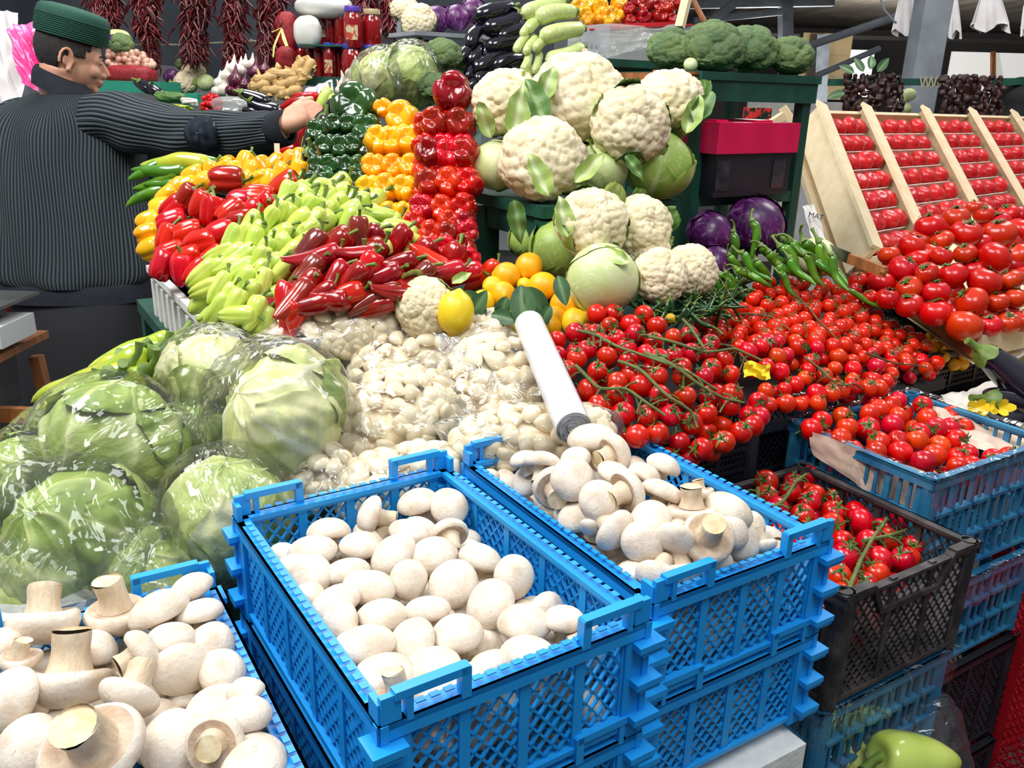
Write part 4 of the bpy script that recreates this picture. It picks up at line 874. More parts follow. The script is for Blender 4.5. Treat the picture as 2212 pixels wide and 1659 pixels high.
# long pale green peppers at the left
rn = random.Random(2)
LP = [(258, 778, 1.42, -158, 1.15), (225, 800, 1.4, -155, 1.1), (305, 768, 1.45, -165, 1.0), (270, 815, 1.37, -160, 1.1), (175, 822, 1.38, -152, 1.2), (215, 830, 1.34, -150, 1.2), (150, 880, 1.30, -148, 1.2), (118, 925, 1.27, -145, 1.0), (310, 812, 1.36, -168, 1.0), (335, 790, 1.42, -170, .95), (360, 768, 1.46, 10, .8), (285, 835, 1.33, -160, 1.0), (105, 880, 1.34, -145, .9), (190, 860, 1.30, -150, 1.1), (330, 835, 1.33, -165, .9), (360, 815, 1.36, -165, .8), (90, 930, 1.32, -150, .9), (235, 865, 1.28, -150, 1)]
LP.sort(key=lambda q: q[1])
for i, (x, y, d, an, s) in enumerate(LP):
    a = math.radians(an+180+rn.uniform(-8, 8)); put(LONG[i % 4], frame(at(x, y, d), W(math.cos(a), math.sin(a), rn.uniform(-.3, .3)), rn.random()*6, s*.9), 'long_pepper', 'long yellow-green pepper in heap behind the big lettuce, %s counted from the top' % ORD[i], 'pepper', 'long pale green peppers behind the lettuces')
# ---------------------------------------------------------------- bags of peeled garlic
_cm = CLOVE[0][0][1]; CLV = np.array([v.co[:] for v in _cm.vertices]); CLF = [tuple(p.vertices) for p in _cm.polygons]
def garlicbag(x, y, d, rx, ry, rz, rot, n, seed, label, wn, film=m_filmc, k=.95, pulled=4, indiv=True):
    "pillow bag: rx along the picture slant, ry up the slope, rz deep"
    P = at(x, y, d); c, s = math.cos(math.radians(rot)), math.sin(math.radians(rot))
    nrm = unit(W(0, .5, .85)); ex = unit(W(c, s, 0)-nrm*(W(c, s, 0)@nrm)); ey = np.cross(nrm, ex)
    rn = random.Random(seed); bag = thing('garlic_bag', label, 'bag', 'clear bags of peeled garlic', loc=tuple(P))
    shp = lambda U: np.sign(U)*np.abs(U)**.8
    def pos(U, q=1.): V = shp(U)*q; return V[:, :1]*rx*ex+V[:, 1:2]*ry*ey+V[:, 2:3]*rz*nrm
    rs = np.random.RandomState(seed); cor = [unit((sx*1.2+.2*rs.randn(), sy+.2*rs.randn(), .1)) for sx in (-1, 1) for sy in (-1, 1)][:pulled]
    def skin(U):
        r_ = 1.05+.035*np.abs(ns(U, seed, 7))+.02*np.abs(ns(U, seed+2, 17))
        for q in cor: r_ = r_+.32*np.exp(-(1-U@q)/.03)
        return pos(U)*r_[:, None]+nrm*.007
    g = G().sph(100, 60, skin); ob('bag_film', g.mesh('bag_film', film), bag)
    # the uncountable cloves deeper in the bag
    cf = fib(max(60, n), .05, seed)
    def core(U): b = bumps(U, cf, 2.2/math.sqrt(n)); return pos(U)*(.75+.08*b)[:, None]
    o = G().sph(90, 54, core); o.shift(P)
    core_g = o
    def fin(): solo('garlic_cloves', core_g, m_clove, 'mass of peeled garlic cloves deep inside %s' % wn, 'garlic', kind='stuff')
    U = fib(n*2, .035, seed+1); U = U[U[:, 2] > -.35][:n]
    pp = pos(U, k)+P
    for q, u in zip(pp, U):
        nn = unit(u[0]*ex*ry/rx+u[1]*ey+u[2]*nrm*1.3+np.array([rn.gauss(0, .25), rn.gauss(0, .25), rn.gauss(0, .25)]))
        t = unit(np.cross(nn, (rn.gauss(0, 1), rn.gauss(0, 1), rn.gauss(0, 1)))); b_ = np.cross(nn, t)
        s_ = rn.uniform(1.1, 1.6)
        M = Matrix([[b_[0]*s_, nn[0]*s_, t[0]*s_, q[0]], [b_[1]*s_, nn[1]*s_, t[1]*s_, q[1]], [b_[2]*s_, nn[2]*s_, t[2]*s_, q[2]], [0, 0, 0, 1]])
        if not indiv:
            core_g.add(CLV@np.array([b_, nn, t])*s_+q, CLF); continue
        put(CLOVE[rn.randrange(4)], M, 'garlic_clove', 'peeled garlic clove against the film of %s' % wn, 'garlic clove', 'cloves in %s' % wn)
    fin()
garlicbag(702, 728, 1.52, .138, .062, .05, 16, 95, 1, 'tight flat bag of peeled garlic just below the red peppers', 'the bag just below the red peppers')
garlicbag(880, 800, 1.5, .10, .075, .05, 20, 50, 2, 'bag of peeled garlic in the middle behind the front bag', 'the middle garlic bag')
garlicbag(820, 925, 1.32, .125, .08, .06, 32, 90, 3, 'large front bag of peeled garlic behind the blue crates', 'the large front garlic bag')
garlicbag(1080, 850, 1.38, .105, .095, .05, -35, 70, 4, 'open bag of peeled garlic with loose milky top beside the bag roll', 'the open garlic bag by the roll', pulled=1)
garlicbag(1035, 722, 1.52, .055, .034, .035, 10, 34, 5, 'small full bag of peeled garlic under the lemons', 'the small bag under the lemons', indiv=False)
garlicbag(1150, 950, 1.24, .12, .045, .04, 8, 50, 6, 'flat garlic bag along the back rim of the heaped mushroom crate', 'the flat bag at the mushroom crate rim', indiv=False, pulled=2)
garlicbag(860, 1045, 1.2, .09, .045, .04, 18, 45, 7, 'garlic bag squeezed against the back rim of middle mushroom crate', 'the bag squeezed at the middle crate', indiv=False, pulled=2)
garlicbag(690, 1035, 1.2, .05, .04, .03, 30, 18, 8, 'small crumpled garlic bag under the pale yellow lettuce', 'the small crumpled bag', indiv=False, pulled=3)
# loose milky top of the open bag
def sheet(x0, y0, x1, y1, x2, y2, x3, y3, d0, d1, d2, d3, amp, seed, nu=60, nv=40, thick=.0012):
    a, b, c, e = at(x0, y0, d0), at(x1, y1, d1), at(x2, y2, d2), at(x3, y3, d3); n = unit(np.cross(b-a, e-a)); P = []
    for i in range(nu):
        u = i/(nu-1); r_ = []
        for j in range(nv):
            v = j/(nv-1); p = (a*(1-u)+b*u)*(1-v)+(e*(1-u)+c*u)*v
            q = np.array([[u*1.6, v, 0]]); r_.append(p+n*amp*(float(np.abs(ns(q, seed, 8))[0])+.6*float(ns(q, seed+1, 19)[0]))+(b-a)*.03*float(ns(q, seed+3, 7)[0])*(1 if j in (0, nv-1) else .3))
        P.append(r_)
    P = np.array(P); g = G().grid(P); return g
solo('plastic_sheet', sheet(935, 715, 1150, 770, 1195, 860, 1010, 800, 1.42, 1.4, 1.3, 1.33, .008, 2), m_filmw, 'milky crumpled mouth of the open garlic bag leaning on the roll', 'plastic sheet')
solo('plastic_sheet', sheet(975, 850, 1020, 860, 1050, 930, 985, 935, 1.32, 1.31, 1.26, 1.27, .006, 5, 30, 20), m_filmc, 'small crinkled scrap of film between two garlic bags', 'plastic sheet')
solo('plastic_sheet', sheet(640, 1000, 740, 960, 770, 1050, 680, 1070, 1.2, 1.22, 1.15, 1.14, .006, 8, 40, 30), m_filmc, 'crinkled film tail hanging below the pale yellow lettuce', 'plastic sheet')
# roll of plastic bags
a, b = at(1143, 700, 1.42), at(1240, 925, 1.13); ax_ = unit(b-a); u = unit(np.cross(ax_, (0, 0, 1))); v = np.cross(ax_, u); R_ = .0245
root = thing('bag_roll', 'white roll of plastic bags lying between garlic and vine tomatoes', 'roll', loc=tuple(a))
g = G(); n = 28
def ring(c, r): return [c+(u*math.cos(t)+v*math.sin(t))*r for t in np.arange(n)*6.2832/n]
g.grid(np.array([ring(a+(b-a)*t-a, R_*(1+.01*math.sin(t*30))) for t in np.linspace(0, 1, 12)]), cv=True); g.grid(np.array([ring(a*0, R_), ring(a*0, .0)]), cv=True)
m_rollw = M_('bag_roll_plastic', (232, 232, 236), (214, 216, 226), 14, .28, .25, 16, coat=.3, stretch=(1, 1, .2)); m_rollg = M_('bag_roll_end', (176, 182, 190), (206, 210, 214), 90, .4, .3, 120)
ob('roll_body', g.mesh('roll_body', m_rollw), root)
g = G(); th = np.linspace(0, 34, 240); sp = []
for t in th: r = R_*(.12+.86*t/34); w_ = .0016*math.sin(t*2.3); sp.append([b-a+(u*math.cos(t)+v*math.sin(t))*(r+w_)-ax_*.004, b-a+(u*math.cos(t)+v*math.sin(t))*(r+w_)+ax_*.002*(1+math.sin(t))])
g.grid(np.array(sp)); g.grid(np.array([ring(b-a-ax_*.003, R_), ring(b-a-ax_*.003, 0)]), cv=True); ob('coiled_end', g.mesh('coiled_end', m_rollg), root)
# ---------------------------------------------------------------- lemons with leaves
LM = [(1000, 350, 0, 0), (430, 530, 90, 0), (285, 590, 88, 0), (520, 660, 95, 0), (665, 785, 100, 0), (730, 900, 95, 1), (130, 760, 80, 1), (260, 710, 85, 0), (560, 915, 80, 0), (340, 960, 85, 1), (400, 650, 50, 1), (0, 850, 60, 1), (60, 880, 60, 0), (800, 850, 50, 0), (340, 830, 80, 1), (600, 860, 75, 0), (1350, 870, 36, 0), (480, 830, 80, 0), (195, 660, 70, 1)]
rn = random.Random(7)
for i, (x, y, r, k) in enumerate(LM[1:]):
    px, py = 1000+x/3.016, 400+y/3.016; d = 1.62-(py-560)*.0006; P = at(px, py, d); sc = r/3.016*d/FPX/.033
    put(LEM[k], frame(P, W(rn.uniform(-1, 1), rn.uniform(-1, 1), rn.uniform(-.2, 1)), 0, sc), 'lemon', 'x', 'lemon', 'lemons beside the cauliflower')
ls = [o for o in COL.objects if o.name.startswith('lemon') and o.get('label') == 'x']; rowlabels(ls, 'round yellow lemon beside cabbage, {j} from left in {r} row', 4)
def leafput(x, y, d, an, tilt, k, sc, label, proto=LLEAF, cat='leaf', name='lemon_leaf', grp='lemon leaves'):
    a = math.radians(an); M = frame(at(x, y, d), W(math.cos(a), math.sin(a), tilt), 0, sc)
    z = Vector(W(math.cos(a), math.sin(a), tilt)).normalized(); f = Vector(W(0, .2, 1)); yv = (f-z*f.dot(z)).normalized(); xv = yv.cross(z)
    M = Matrix([[xv.x*sc, yv.x*sc, z.x*sc, M[0][3]], [xv.y*sc, yv.y*sc, z.y*sc, M[1][3]], [xv.z*sc, yv.z*sc, z.z*sc, M[2][3]], [0, 0, 0, 1]])
    return tag(ob(name, proto[k], None, M), label, cat, grp)
P = at(984, 676, 1.47); put(LEM[1], frame(P, W(.2, 1, .3), 0, (1, 1, 1.15)), 'lemon', 'lone yellow lemon in front of the cauliflower with a leaf on its left', 'lemon', 'lemons beside the cauliflower')
for i, (x, y, an, t, k, s, l) in enumerate([(960, 625, -95, .1, 0, .9, 'dark leaf hugging the left of the lone lemon'), (1000, 628, -50, .3, 1, .9, 'dark leaf right of the lone lemon'), (1015, 690, 60, .2, 0, .8, 'leaf pointing up between lemon and small garlic bag'), (1095, 640, -110, .1, 1, .7, 'narrow leaf left of the wide drooping leaf'),
      (1125, 615, -85, .2, 0, 1.15, 'wide drooping leaf at the centre of lemons'), (1135, 620, -55, .1, 1, 1.0, 'long leaf right of the wide drooping leaf'), (1205, 595, -75, .2, 0, .75, 'leaf hanging at the cabbage side of the lemons'), (1060, 680, -10, .4, 1, .7, 'small curled leaf low over the garlic bag'), (1190, 660, -120, .1, 1, .6, 'small leaf between two lemons at the right')]):
    leafput(x, y, 1.50-.001*i, an, t, k, s, l)
# ---------------------------------------------------------------- pepper heaps
def pheap(lst, surf, protos, ox, oy, s, base, name, cat, group, text, nrows, seed=0, lift=0, tz=(-.25, .25), extra=None):
    rn = random.Random(seed); out = []
    for i, q in enumerate(lst):
        x, y, an, L_ = q[:4]; px, py = ox+x/s, oy+y/s; P = surf.pos(px, py); a = math.radians(an+180)
        sc = L_/s*dep(P)/FPX/base; sc = min(max(sc, .75), 1.45)
        pr = protos if len(q) < 5 else extra[q[4]]
        out.append(put(pr[rn.randrange(len(pr))], frame(P, W(math.cos(a), math.sin(a), rn.uniform(*tz)), rn.random()*6, sc), name, '', cat, group))
    if text: rowlabels(out, text, nrows)
    return out
SPa = Surf([(430, 640, 1.52), (540, 700, 1.44), (560, 560, 1.56), (640, 420, 1.74), (700, 400, 1.78), (800, 440, 1.75), (900, 540, 1.66), (700, 560, 1.55), (600, 500, 1.62)])
PL = [(880, 230, 250, 200), (960, 270, 235, 230), (1110, 255, 240, 200), (1060, 170, 180, 180), (1180, 205, 200, 150), (1290, 250, 180, 200), (1240, 335, 205, 235), (950, 375, 215, 190), (1040, 390, 240, 215), (830, 340, 250, 170), (770, 380, 235, 200), (850, 480, 230, 200), (700, 470, 240, 180), (620, 480, 240, 180), (550, 490, 240, 150), (680, 510, 250, 120),
(830, 525, 215, 210), (970, 520, 205, 220), (1400, 420, 330, 200), (1430, 340, 0, 150), (1550, 415, 0, 150), (1540, 510, 20, 200), (1430, 560, 200, 200), (1620, 570, 0, 160), (1630, 490, -20, 140), (480, 580, 200, 120), (550, 585, 210, 120), (440, 660, 200, 130), (530, 650, 200, 140), (610, 670, 215, 200), (770, 640, 210, 220), (850, 680, 225, 200),
(720, 620, 240, 130), (400, 780, 200, 150), (480, 780, 240, 200), (620, 740, 230, 170), (640, 820, 230, 220), (740, 760, 260, 180), (530, 850, 240, 200), (570, 875, 240, 200), (590, 940, 180, 150), (690, 920, 250, 215), (610, 590, 220, 130), (700, 700, 230, 150), (470, 900, 230, 150), (1480, 440, 10, 150), (1000, 300, 230, 180), (900, 310, 240, 170), (380, 690, 220, 140), (1180, 280, 220, 170), (1120, 330, 230, 170), (740, 560, 230, 150), (660, 400, 240, 150), (1000, 450, 220, 170), (1380, 500, 190, 170), (900, 580, 220, 170)]
pheap(PL, SPa, PALE, 300, 340, 2.765, .088, 'pale_pepper', 'pepper', 'pale green peppers heaped in the styrofoam boxes', 'pale green pepper in the big heap, {j} from left in {r} row', 8, 3)
heap(PALE, [(440, 650), (520, 540), (620, 420), (700, 395), (790, 430), (900, 530), (850, 570), (780, 540), (700, 500), (620, 580), (570, 700), (500, 690), (450, 680)], Surf([(430, 640, 1.56), (540, 700, 1.48), (560, 560, 1.60), (640, 420, 1.78), (700, 400, 1.82), (800, 440, 1.79), (900, 540, 1.70), (700, 560, 1.59), (600, 500, 1.66)]), .045, (.85, 1.05), 31, 'pale_pepper', 'pepper', 'pale green peppers below the top ones', 'pale green pepper partly hidden under the top layer of the heap', axis=lambda r, x, y: W(.7+r.uniform(-.3, .3), .7+r.uniform(-.3, .3), r.uniform(-.3, .3)))
SRb = Surf([(350, 600, 1.72), (440, 600, 1.66), (340, 470, 1.85), (450, 430, 1.8), (500, 380, 1.9), (640, 400, 1.9), (560, 430, 1.8), (500, 480, 1.72)])
RB_ = [(530, 140, 180, 235, 1), (300, 245, 230, 200, 1), (380, 280, 240, 200), (440, 325, 262, 220), (620, 260, 180, 190, 1), (720, 240, 0, 150), (880, 175, 210, 230), (760, 290, 220, 170), (610, 390, 190, 180, 1), (210, 390, 200, 200), (300, 450, 200, 200), (400, 525, 190, 250), (180, 480, 250, 200), (200, 570, 200, 190), (270, 670, 270, 190), (370, 700, 230, 170), (150, 640, 250, 150), (310, 600, 200, 180), (500, 450, 200, 180), (680, 330, 210, 170), (220, 310, 220, 170), (450, 610, 210, 170), (560, 330, 220, 180)]
pheap(RB_, SRb, BELLR, 300, 340, 2.765, .095, 'red_bell_pepper', 'pepper', 'red bell peppers in the left heap', 'glossy red bell pepper in heap by vendor, {j} from left in {r} row', 5, 5, extra={1: BELLRd})
SYb = Surf([(330, 560, 1.9), (340, 480, 1.95), (400, 400, 2.0), (520, 360, 2.05), (640, 380, 2.0), (560, 400, 1.98)])
YB = [(330, 110, 200, 140), (230, 190, 220, 160), (140, 300, 200, 160), (100, 400, 230, 140), (70, 540, 200, 130), (60, 380, 200, 120), (440, 90, 250, 120), (520, 55, 200, 130), (580, 95, 300, 120), (740, 60, 300, 150), (855, 100, 240, 160), (960, 80, 250, 150), (970, 160, 230, 160), (730, 150, 200, 160), (650, 150, 230, 150), (560, 160, 200, 130), (900, 25, 230, 130), (960, 20, 260, 120), (380, 155, 200, 130), (60, 460, 200, 120), (780, 150, 250, 130), (680, 90, 250, 130), (180, 240, 220, 130), (640, 30, 250, 130), (290, 170, 200, 130), (820, 40, 230, 130), (130, 360, 230, 130), (910, 180, 210, 140)]
pheap(YB, SYb, BELLY, 300, 340, 2.765, .082, 'yellow_bell_pepper', 'pepper', 'yellow bell peppers in the loose heap', 'yellow bell pepper in loose heap behind, {j} from left in {r} row', 4, 6)
for i, (x, y, an, s) in enumerate([(380, 355, 175, 1.1), (340, 395, 200, .8), (370, 400, 195, .8), (325, 420, 210, .8), (330, 440, 250, .8), (318, 365, 200, .7), (420, 350, 170, .8), (330, 470, 240, .7), (350, 375, 190, .9)]):
    a = math.radians(an+180); put(LONGG[i % 2] if i else LONG[0], frame(at(x, y, 2.05), W(math.cos(a), math.sin(a), 0), i, s), 'long_green_pepper', 'long green pepper beside the vendor, %s from the top' % ORD[i], 'pepper', 'green peppers beside the vendor')
SCp = Surf([(580, 680, 1.48), (680, 650, 1.47), (860, 640, 1.5), (700, 510, 1.58), (800, 500, 1.62), (980, 590, 1.58), (760, 600, 1.48)])
CP = [(1010, 560, 235, 330, 1), (1150, 545, 218, 300), (1310, 490, 265, 190, 1), (1000, 705, 230, 270, 1), (1150, 740, 230, 280), (1280, 620, 200, 180), (1350, 700, 240, 230, 2), (1450, 735, 210, 260), (1530, 650, 200, 170), (1650, 730, 220, 240, 1), (1740, 620, 150, 210, 2), (1910, 670, 180, 210, 2), (1430, 820, 190, 260, 1), (1210, 840, 200, 210, 2), (1010, 900, 200, 270), (830, 880, 245, 330, 2), (950, 860, 240, 220), (900, 940, 225, 200, 2), (1060, 850, 220, 200), (860, 970, 230, 160, 2), (1100, 640, 220, 220), (1550, 800, 200, 200), (1250, 740, 220, 200), (1600, 860, 200, 180), (980, 790, 230, 220), (1820, 700, 200, 180), (1120, 900, 200, 200), (1380, 880, 190, 200)]
pheap(CP, SCp, CAPR, 300, 340, 2.765, .13, 'pointed_red_pepper', 'pepper', 'pointed red peppers above the garlic', 'pointed dark red pepper above garlic bags, {j} from left in {r} row', 5, 8, extra={1: CAPM, 2: CAPB})
heap(CAPR, [(600, 690), (650, 560), (720, 520), (820, 520), (960, 580), (900, 640), (760, 640), (640, 690)], Surf([(580, 680, 1.53), (680, 650, 1.52), (860, 640, 1.55), (700, 510, 1.63), (800, 500, 1.67), (980, 590, 1.63), (760, 600, 1.53)]), .055, (.8, 1), 33, 'pointed_red_pepper', 'pepper', 'pointed red peppers under the top ones', 'pointed red pepper partly hidden under the top layer', axis=lambda r, x, y: W(.7+r.uniform(-.3, .3), .6+r.uniform(-.3, .3), 0))
a = math.radians(50+180); put(CAPB[1], frame(at(1048, 600, 1.66), W(-math.cos(a), -math.sin(a), 0), 0, .7), 'pointed_red_pepper', 'single narrow red pepper left of the top lemons', 'pepper')
# ---------------------------------------------------------------- towers
def tower(rows, protos, color, base, text, group, extra=None, d0=0, seed=0, tilt=(.0, .25)):
    rn = random.Random(seed); k = 0
    for ri, row in enumerate(rows):
        y, d, xs, w = row[:4]
        for j, x in enumerate(xs):
            yy = y+rn.uniform(-2, 2); P = at(560+x/2.962, yy/2.962, d); sc = 1.22*w/2.962*d/FPX/base
            pr = protos if not extra or rn.random() > .35 else extra
            o = put(pr[rn.randrange(len(pr))], frame(P, -W(rn.uniform(-.25, .25), rn.uniform(*tilt)-.15, 1), rn.random()*6, (sc, sc, min(1, sc))), group[0], text % (ORD[j], ORD[ri]) if len(xs) > 1 else text.replace('%s from left in %s tier', 'alone in %s tier') % ORD[ri], 'pepper', group[1])
tower([(690, 1.96, (795,), 100), (750, 1.93, (915,), 185), (900, 1.9, (760, 850, 965), 165), (905, 1.9, (720,), 90), (1070, 1.86, (735, 850, 975), 150), (1210, 1.82, (700, 815, 935), 160), (1370, 1.79, (830, 935), 150), (1290, 1.81, (760,), 120)], TY, 'yellow', .078, 'yellow bell pepper in tall stack, %s from left in %s tier', ('yellow_bell_pepper', 'yellow bell peppers stacked in a tower'), seed=2)
tower([(680, 2.0, (620,), 250), (800, 1.97, (475, 580), 120), (830, 1.96, (690,), 165), (940, 1.94, (440, 530, 610, 700), 135), (1070, 1.9, (380, 460, 550, 645), 130), (1170, 1.87, (355, 440, 540, 640), 130), (1230, 1.86, (470, 590), 130)], TG, 'green', .076, 'dark green bell pepper in stack, %s from left in %s tier', ('green_bell_pepper', 'green bell peppers stacked in a tower'), seed=3)
tower([(590, 1.86, (1240,), 235), (790, 1.84, (1130, 1265), 175), (980, 1.8, (1085, 1200, 1320), 170), (1170, 1.77, (1080, 1210, 1335), 165), (1330, 1.74, (1055, 1170, 1310), 160), (1420, 1.72, (1000, 1210, 1320), 130), (1490, 1.7, (1095, 1205, 1330), 140), (1580, 1.67, (1080, 1190, 1310), 140), (1650, 1.66, (1230, 1340), 130), (1230, 1.8, (1010,), 0.1)][:-1], TR, 'red', .078, 'red bell pepper in tall stack, %s from left in %s tier', ('red_bell_pepper', 'red bell peppers stacked in a tower'), extra=TRd, seed=4)
# cores behind the towers: further rows of the same stacks
for (cx, w, y0, y1, d, pr, nm, lb) in ((880, 300, 900, 1350, 1.97, TY, 'yellow_bell_pepper', 'yellow bell pepper in the rear row of the stack'), (530, 330, 850, 1200, 2.03, TG, 'green_bell_pepper', 'dark green bell pepper in the rear row of the stack'), (1210, 330, 800, 1600, 1.87, TR, 'red_bell_pepper', 'red bell pepper in the rear row of the stack')):
    rn = random.Random(int(cx)); y = y0
    while y <= y1:
        x = cx-w/2+20
        while x < cx+w/2:
            put(pr[rn.randrange(3)], frame(at(560+x/2.962, y/2.962, d-(y-y0)/1000*.2), -W(rn.uniform(-.2, .2), 0, 1), rn.random()*6, .8), nm, lb, 'pepper', lb.split(' in ')[0]+'s of the rear row'); x += 120
        y += 140
# small ribs of egg plants left of the green stack
for i, (x, y, an, d) in enumerate([(705, 265, 60, 2.1), (700, 300, 75, 2.08), (690, 335, 70, 2.05), (680, 370, 80, 2.03), (718, 250, 20, 2.12), (690, 392, 60, 2.0), (672, 330, 85, 2.1), (712, 320, 75, 2.1)]):
    a = math.radians(an); put(EGG[i % 2], frame(at(x, y, d), W(math.cos(a), math.sin(a), .5), i, .62), 'aubergine', 'small black aubergine under the vendor\'s hand, %s from the top' % ORD[i], 'aubergine', 'aubergines under the hand')
# ---------------------------------------------------------------- stands, shelves, boxes
def tbl(name, a0, a1, b0, b1, z0, z1, mat, label, cat, group=None, legs=True, top=.03):
    root = thing(name, label, cat, group, loc=tuple(AB((a0+a1)/2, (b0+b1)/2, 0))); bo = np.array(root.location); ax = (AX, BX, np.array([0, 0, 1.]))
    g = G().box(AB((a0+a1)/2, (b0+b1)/2, z1-top/2)-bo, (a1-a0, b1-b0, top), ax); ob('table_top', g.mesh('table_top', mat, False), root)
    if legs:
        for a in (a0+.03, a1-.03):
            for b in (b0+.03, b1-.03): g = G().box(AB(a, b, (z0+z1-top)/2)-bo, (.05, .05, z1-top-z0), ax); ob('leg', g.mesh('leg', mat, False), root)
    return root
AXB = (AX, BX, np.array([0, 0, 1.]))
tbl('stall_table', .15, 1.95, -1.5, -.97, 0, .955, m_gwood, 'green wooden stall table under the garlic and tomato crates', 'table')
tbl('stall_table', -.62, .14, -1.5, -.90, 0, .99, m_gwood, 'green wooden stall table under the lettuces at the left', 'table')
tbl('display_step', .3, 2.1, -2.3, -1.5, 0, 1.13, m_gwood, 'dark green display step under the pepper heaps', 'table')
# pale inner steps that carry the heaps
def wedge(name, pts, thick, mat, label, cat, m=None):
    g = G(); V = [np.array(p) for p in pts]; n = len(V); W2 = [v-np.array([0, 0, thick]) for v in V]
    g.add(V+W2, [tuple(range(n)), tuple(range(2*n-1, n-1, -1))]+[(i, n+i, n+(i+1) % n, (i+1) % n) for i in range(n)])
    return solo(name, g, mat, label, cat, smooth=False)
wedge('sloping_board', [AB(.33, -1.48, 1.2), AB(1.0, -1.44, 1.2), AB(1.05, -2.0, 1.33), AB(.35, -2.1, 1.33)], .03, m_gwood, 'dark sloping board under the pepper heaps', 'board')
wedge('sloping_board', [AB(.83, -1.0, 1.08), AB(1.75, -1.0, 1.08), AB(1.8, -1.38, 1.19), AB(.85, -1.38, 1.19)], .02, m_dark, 'dark sloping board under the cherry tomato heaps', 'board')
# styrofoam boxes
def styro(o, w, l, h, label):
    "o = outer top corner nearest the vendor's back; l along B, w along A"
    root = thing('styrofoam_box', label, 'box', 'white styrofoam boxes under the peppers', loc=tuple(o-np.array([0, 0, h]))); bo = np.array(root.location)
    g = G(); t = .025; Zu = np.array([0, 0, 1.])
    for c, s in ((AX*t/2+BX*l/2, (t, l, h)), (AX*(w-t/2)+BX*l/2, (t, l, h)), (AX*w/2+BX*t/2, (w, t, h)), (AX*w/2+BX*(l-t/2), (w, t, h))): g.box(o+c-Zu*h/2-bo, s, AXB)
    g.box(o+AX*w/2+BX*l/2-Zu*(h-.01)-bo, (w, l, .02), AXB); ob('box_body', g.mesh('box_body', m_styro, False), root)
    g = G().box(o+AX*.0+BX*l/2-Zu*.008-bo, (.035, l, .016), AXB).box(o+AX*w/2+BX*l-Zu*.008-bo, (w, .03, .016), AXB); ob('rim', g.mesh('rim', m_styro, False), root)
    for i in range(6):
        x = l*(.1+.16*i); g = G().box(o-AX*.006+BX*x-Zu*(h*.56)-bo, (.016, .026, h*.72), AXB)
        ob('rib', g.mesh('rib', m_styro, False), root)
p0 = atz(322, 572, 1.245); pb = AB(float(p0[:2]@AX[:2]), float(p0[:2]@BX[:2]), 1.245)
_a, _b = float(p0[:2]@AX[:2]), float(p0[:2]@BX[:2]); q0 = atz(528, 745, 1.245); _b2 = float(q0[:2]@BX[:2]); _a2 = float(q0[:2]@AX[:2]); am = (_a+_a2)/2; L_ = (_b2-_b)
styro(AB(am, _b, 1.245), .4, L_*.49, .14, 'white styrofoam box under the red bell peppers, next to the vendor')
styro(AB(am, _b+L_*.5, 1.245), .4, L_*.5, .14, 'white styrofoam box under the pale green peppers, above the lettuce')
g = G().box(atz(30, 1370, .97)-AX*.0, (.3, .3, .22), AXB); solo('styrofoam_box', g, m_styro, 'white box edge under the lettuces at the left border', 'box', smooth=False)
g = G().box(AB(.62, -.73, .79), (.32, .4, .2), AXB); g.box(AB(.62, -.73, .675), (.34, .42, .02), AXB)
solo('styrofoam_box', g, m_styro, 'white styrofoam block under the two right mushroom crates', 'box', smooth=False)
g = G().box(AB(.62, -.73, .33), (.34, .42, .66), AXB); solo('styrofoam_box', g, m_styro, 'lower white styrofoam block standing on the floor under the mushroom crates', 'box', smooth=False)
g = G().box(AB(.33, -.73, .39), (.28, .4, .78), AXB); solo('crate_stand', g, m_gwood, 'boxed stand under the middle mushroom crates', 'stand', smooth=False)
g = G().box(AB(.02, -.68, .49), (.28, .4, .98), AXB); solo('crate_stand', g, m_gwood, 'boxed stand under the lower left mushroom crate', 'stand', smooth=False)
for a, b, w, l, h, lb in ((1.015, -.72, .28, .28, .45, 'black'),): 
    g = G().box(AB(a, b, h/2), (w, l, h), AXB); solo('crate_stand', g, m_black, 'dark box on the floor under the film-covered blue crate', 'stand', smooth=False)
g = G().box(AB(1.37, -.78, .13), (.34, .27, .26), AXB); solo('crate_stand', g, m_black, 'dark low box on the floor under the black lattice crates', 'stand', smooth=False)
# the green stool and shelf
def wood(name, bars, label, cat, mat=m_gwood, parts=None, group=None):
    root = thing(name, label, cat, group, loc=tuple(bars[0][1])); bo = np.array(root.location)
    for pn, c, s in bars: g = G().box(np.asarray(c)-bo, s, AXB); ob(pn, g.mesh(pn, mat, False), root)
    return root
zt = 1.44
bars = [('seat_board', AB(1.13, -1.56, zt-.012), (.36, .28, .024))]
for a, b in ((.975, -1.44), (.975, -1.685), (1.285, -1.44), (1.285, -1.685)): bars.append(('leg', AB(a, b, (zt-.03+1.13)/2), (.04, .04, zt-.03-1.13)))
bars += [('apron', AB(.975, -1.56, zt-.05), (.03, .24, .045)), ('apron', AB(1.13, -1.44, zt-.045), (.30, .028, .036)), ('apron', AB(1.13, -1.685, zt-.045), (.30, .028, .036))]
wood('green_stool', bars, 'worn dark green wooden stool carrying the cauliflowers and cabbages', 'stool')
A0, A1, B0, B1 = 1.445, 1.82, -1.80, -1.53
bars = [('top_board', AB((A0+A1)/2, (B0+B1)/2, 1.702), (A1-A0+.03, B1-B0+.03, .018)), ('front_board', AB((A0+A1)/2, B1, 1.672), (A1-A0+.02, .02, .05)), ('shelf_board', AB((A0+A1)/2, (B0+B1)/2, 1.418), (A1-A0, B1-B0, .026)), ('shelf_board', AB((A0+A1)/2, (B0+B1)/2, 1.165), (A1-A0, B1-B0, .02)), ('back_board', AB(A0+.12, B0, 1.54), (.22, .012, .22))]
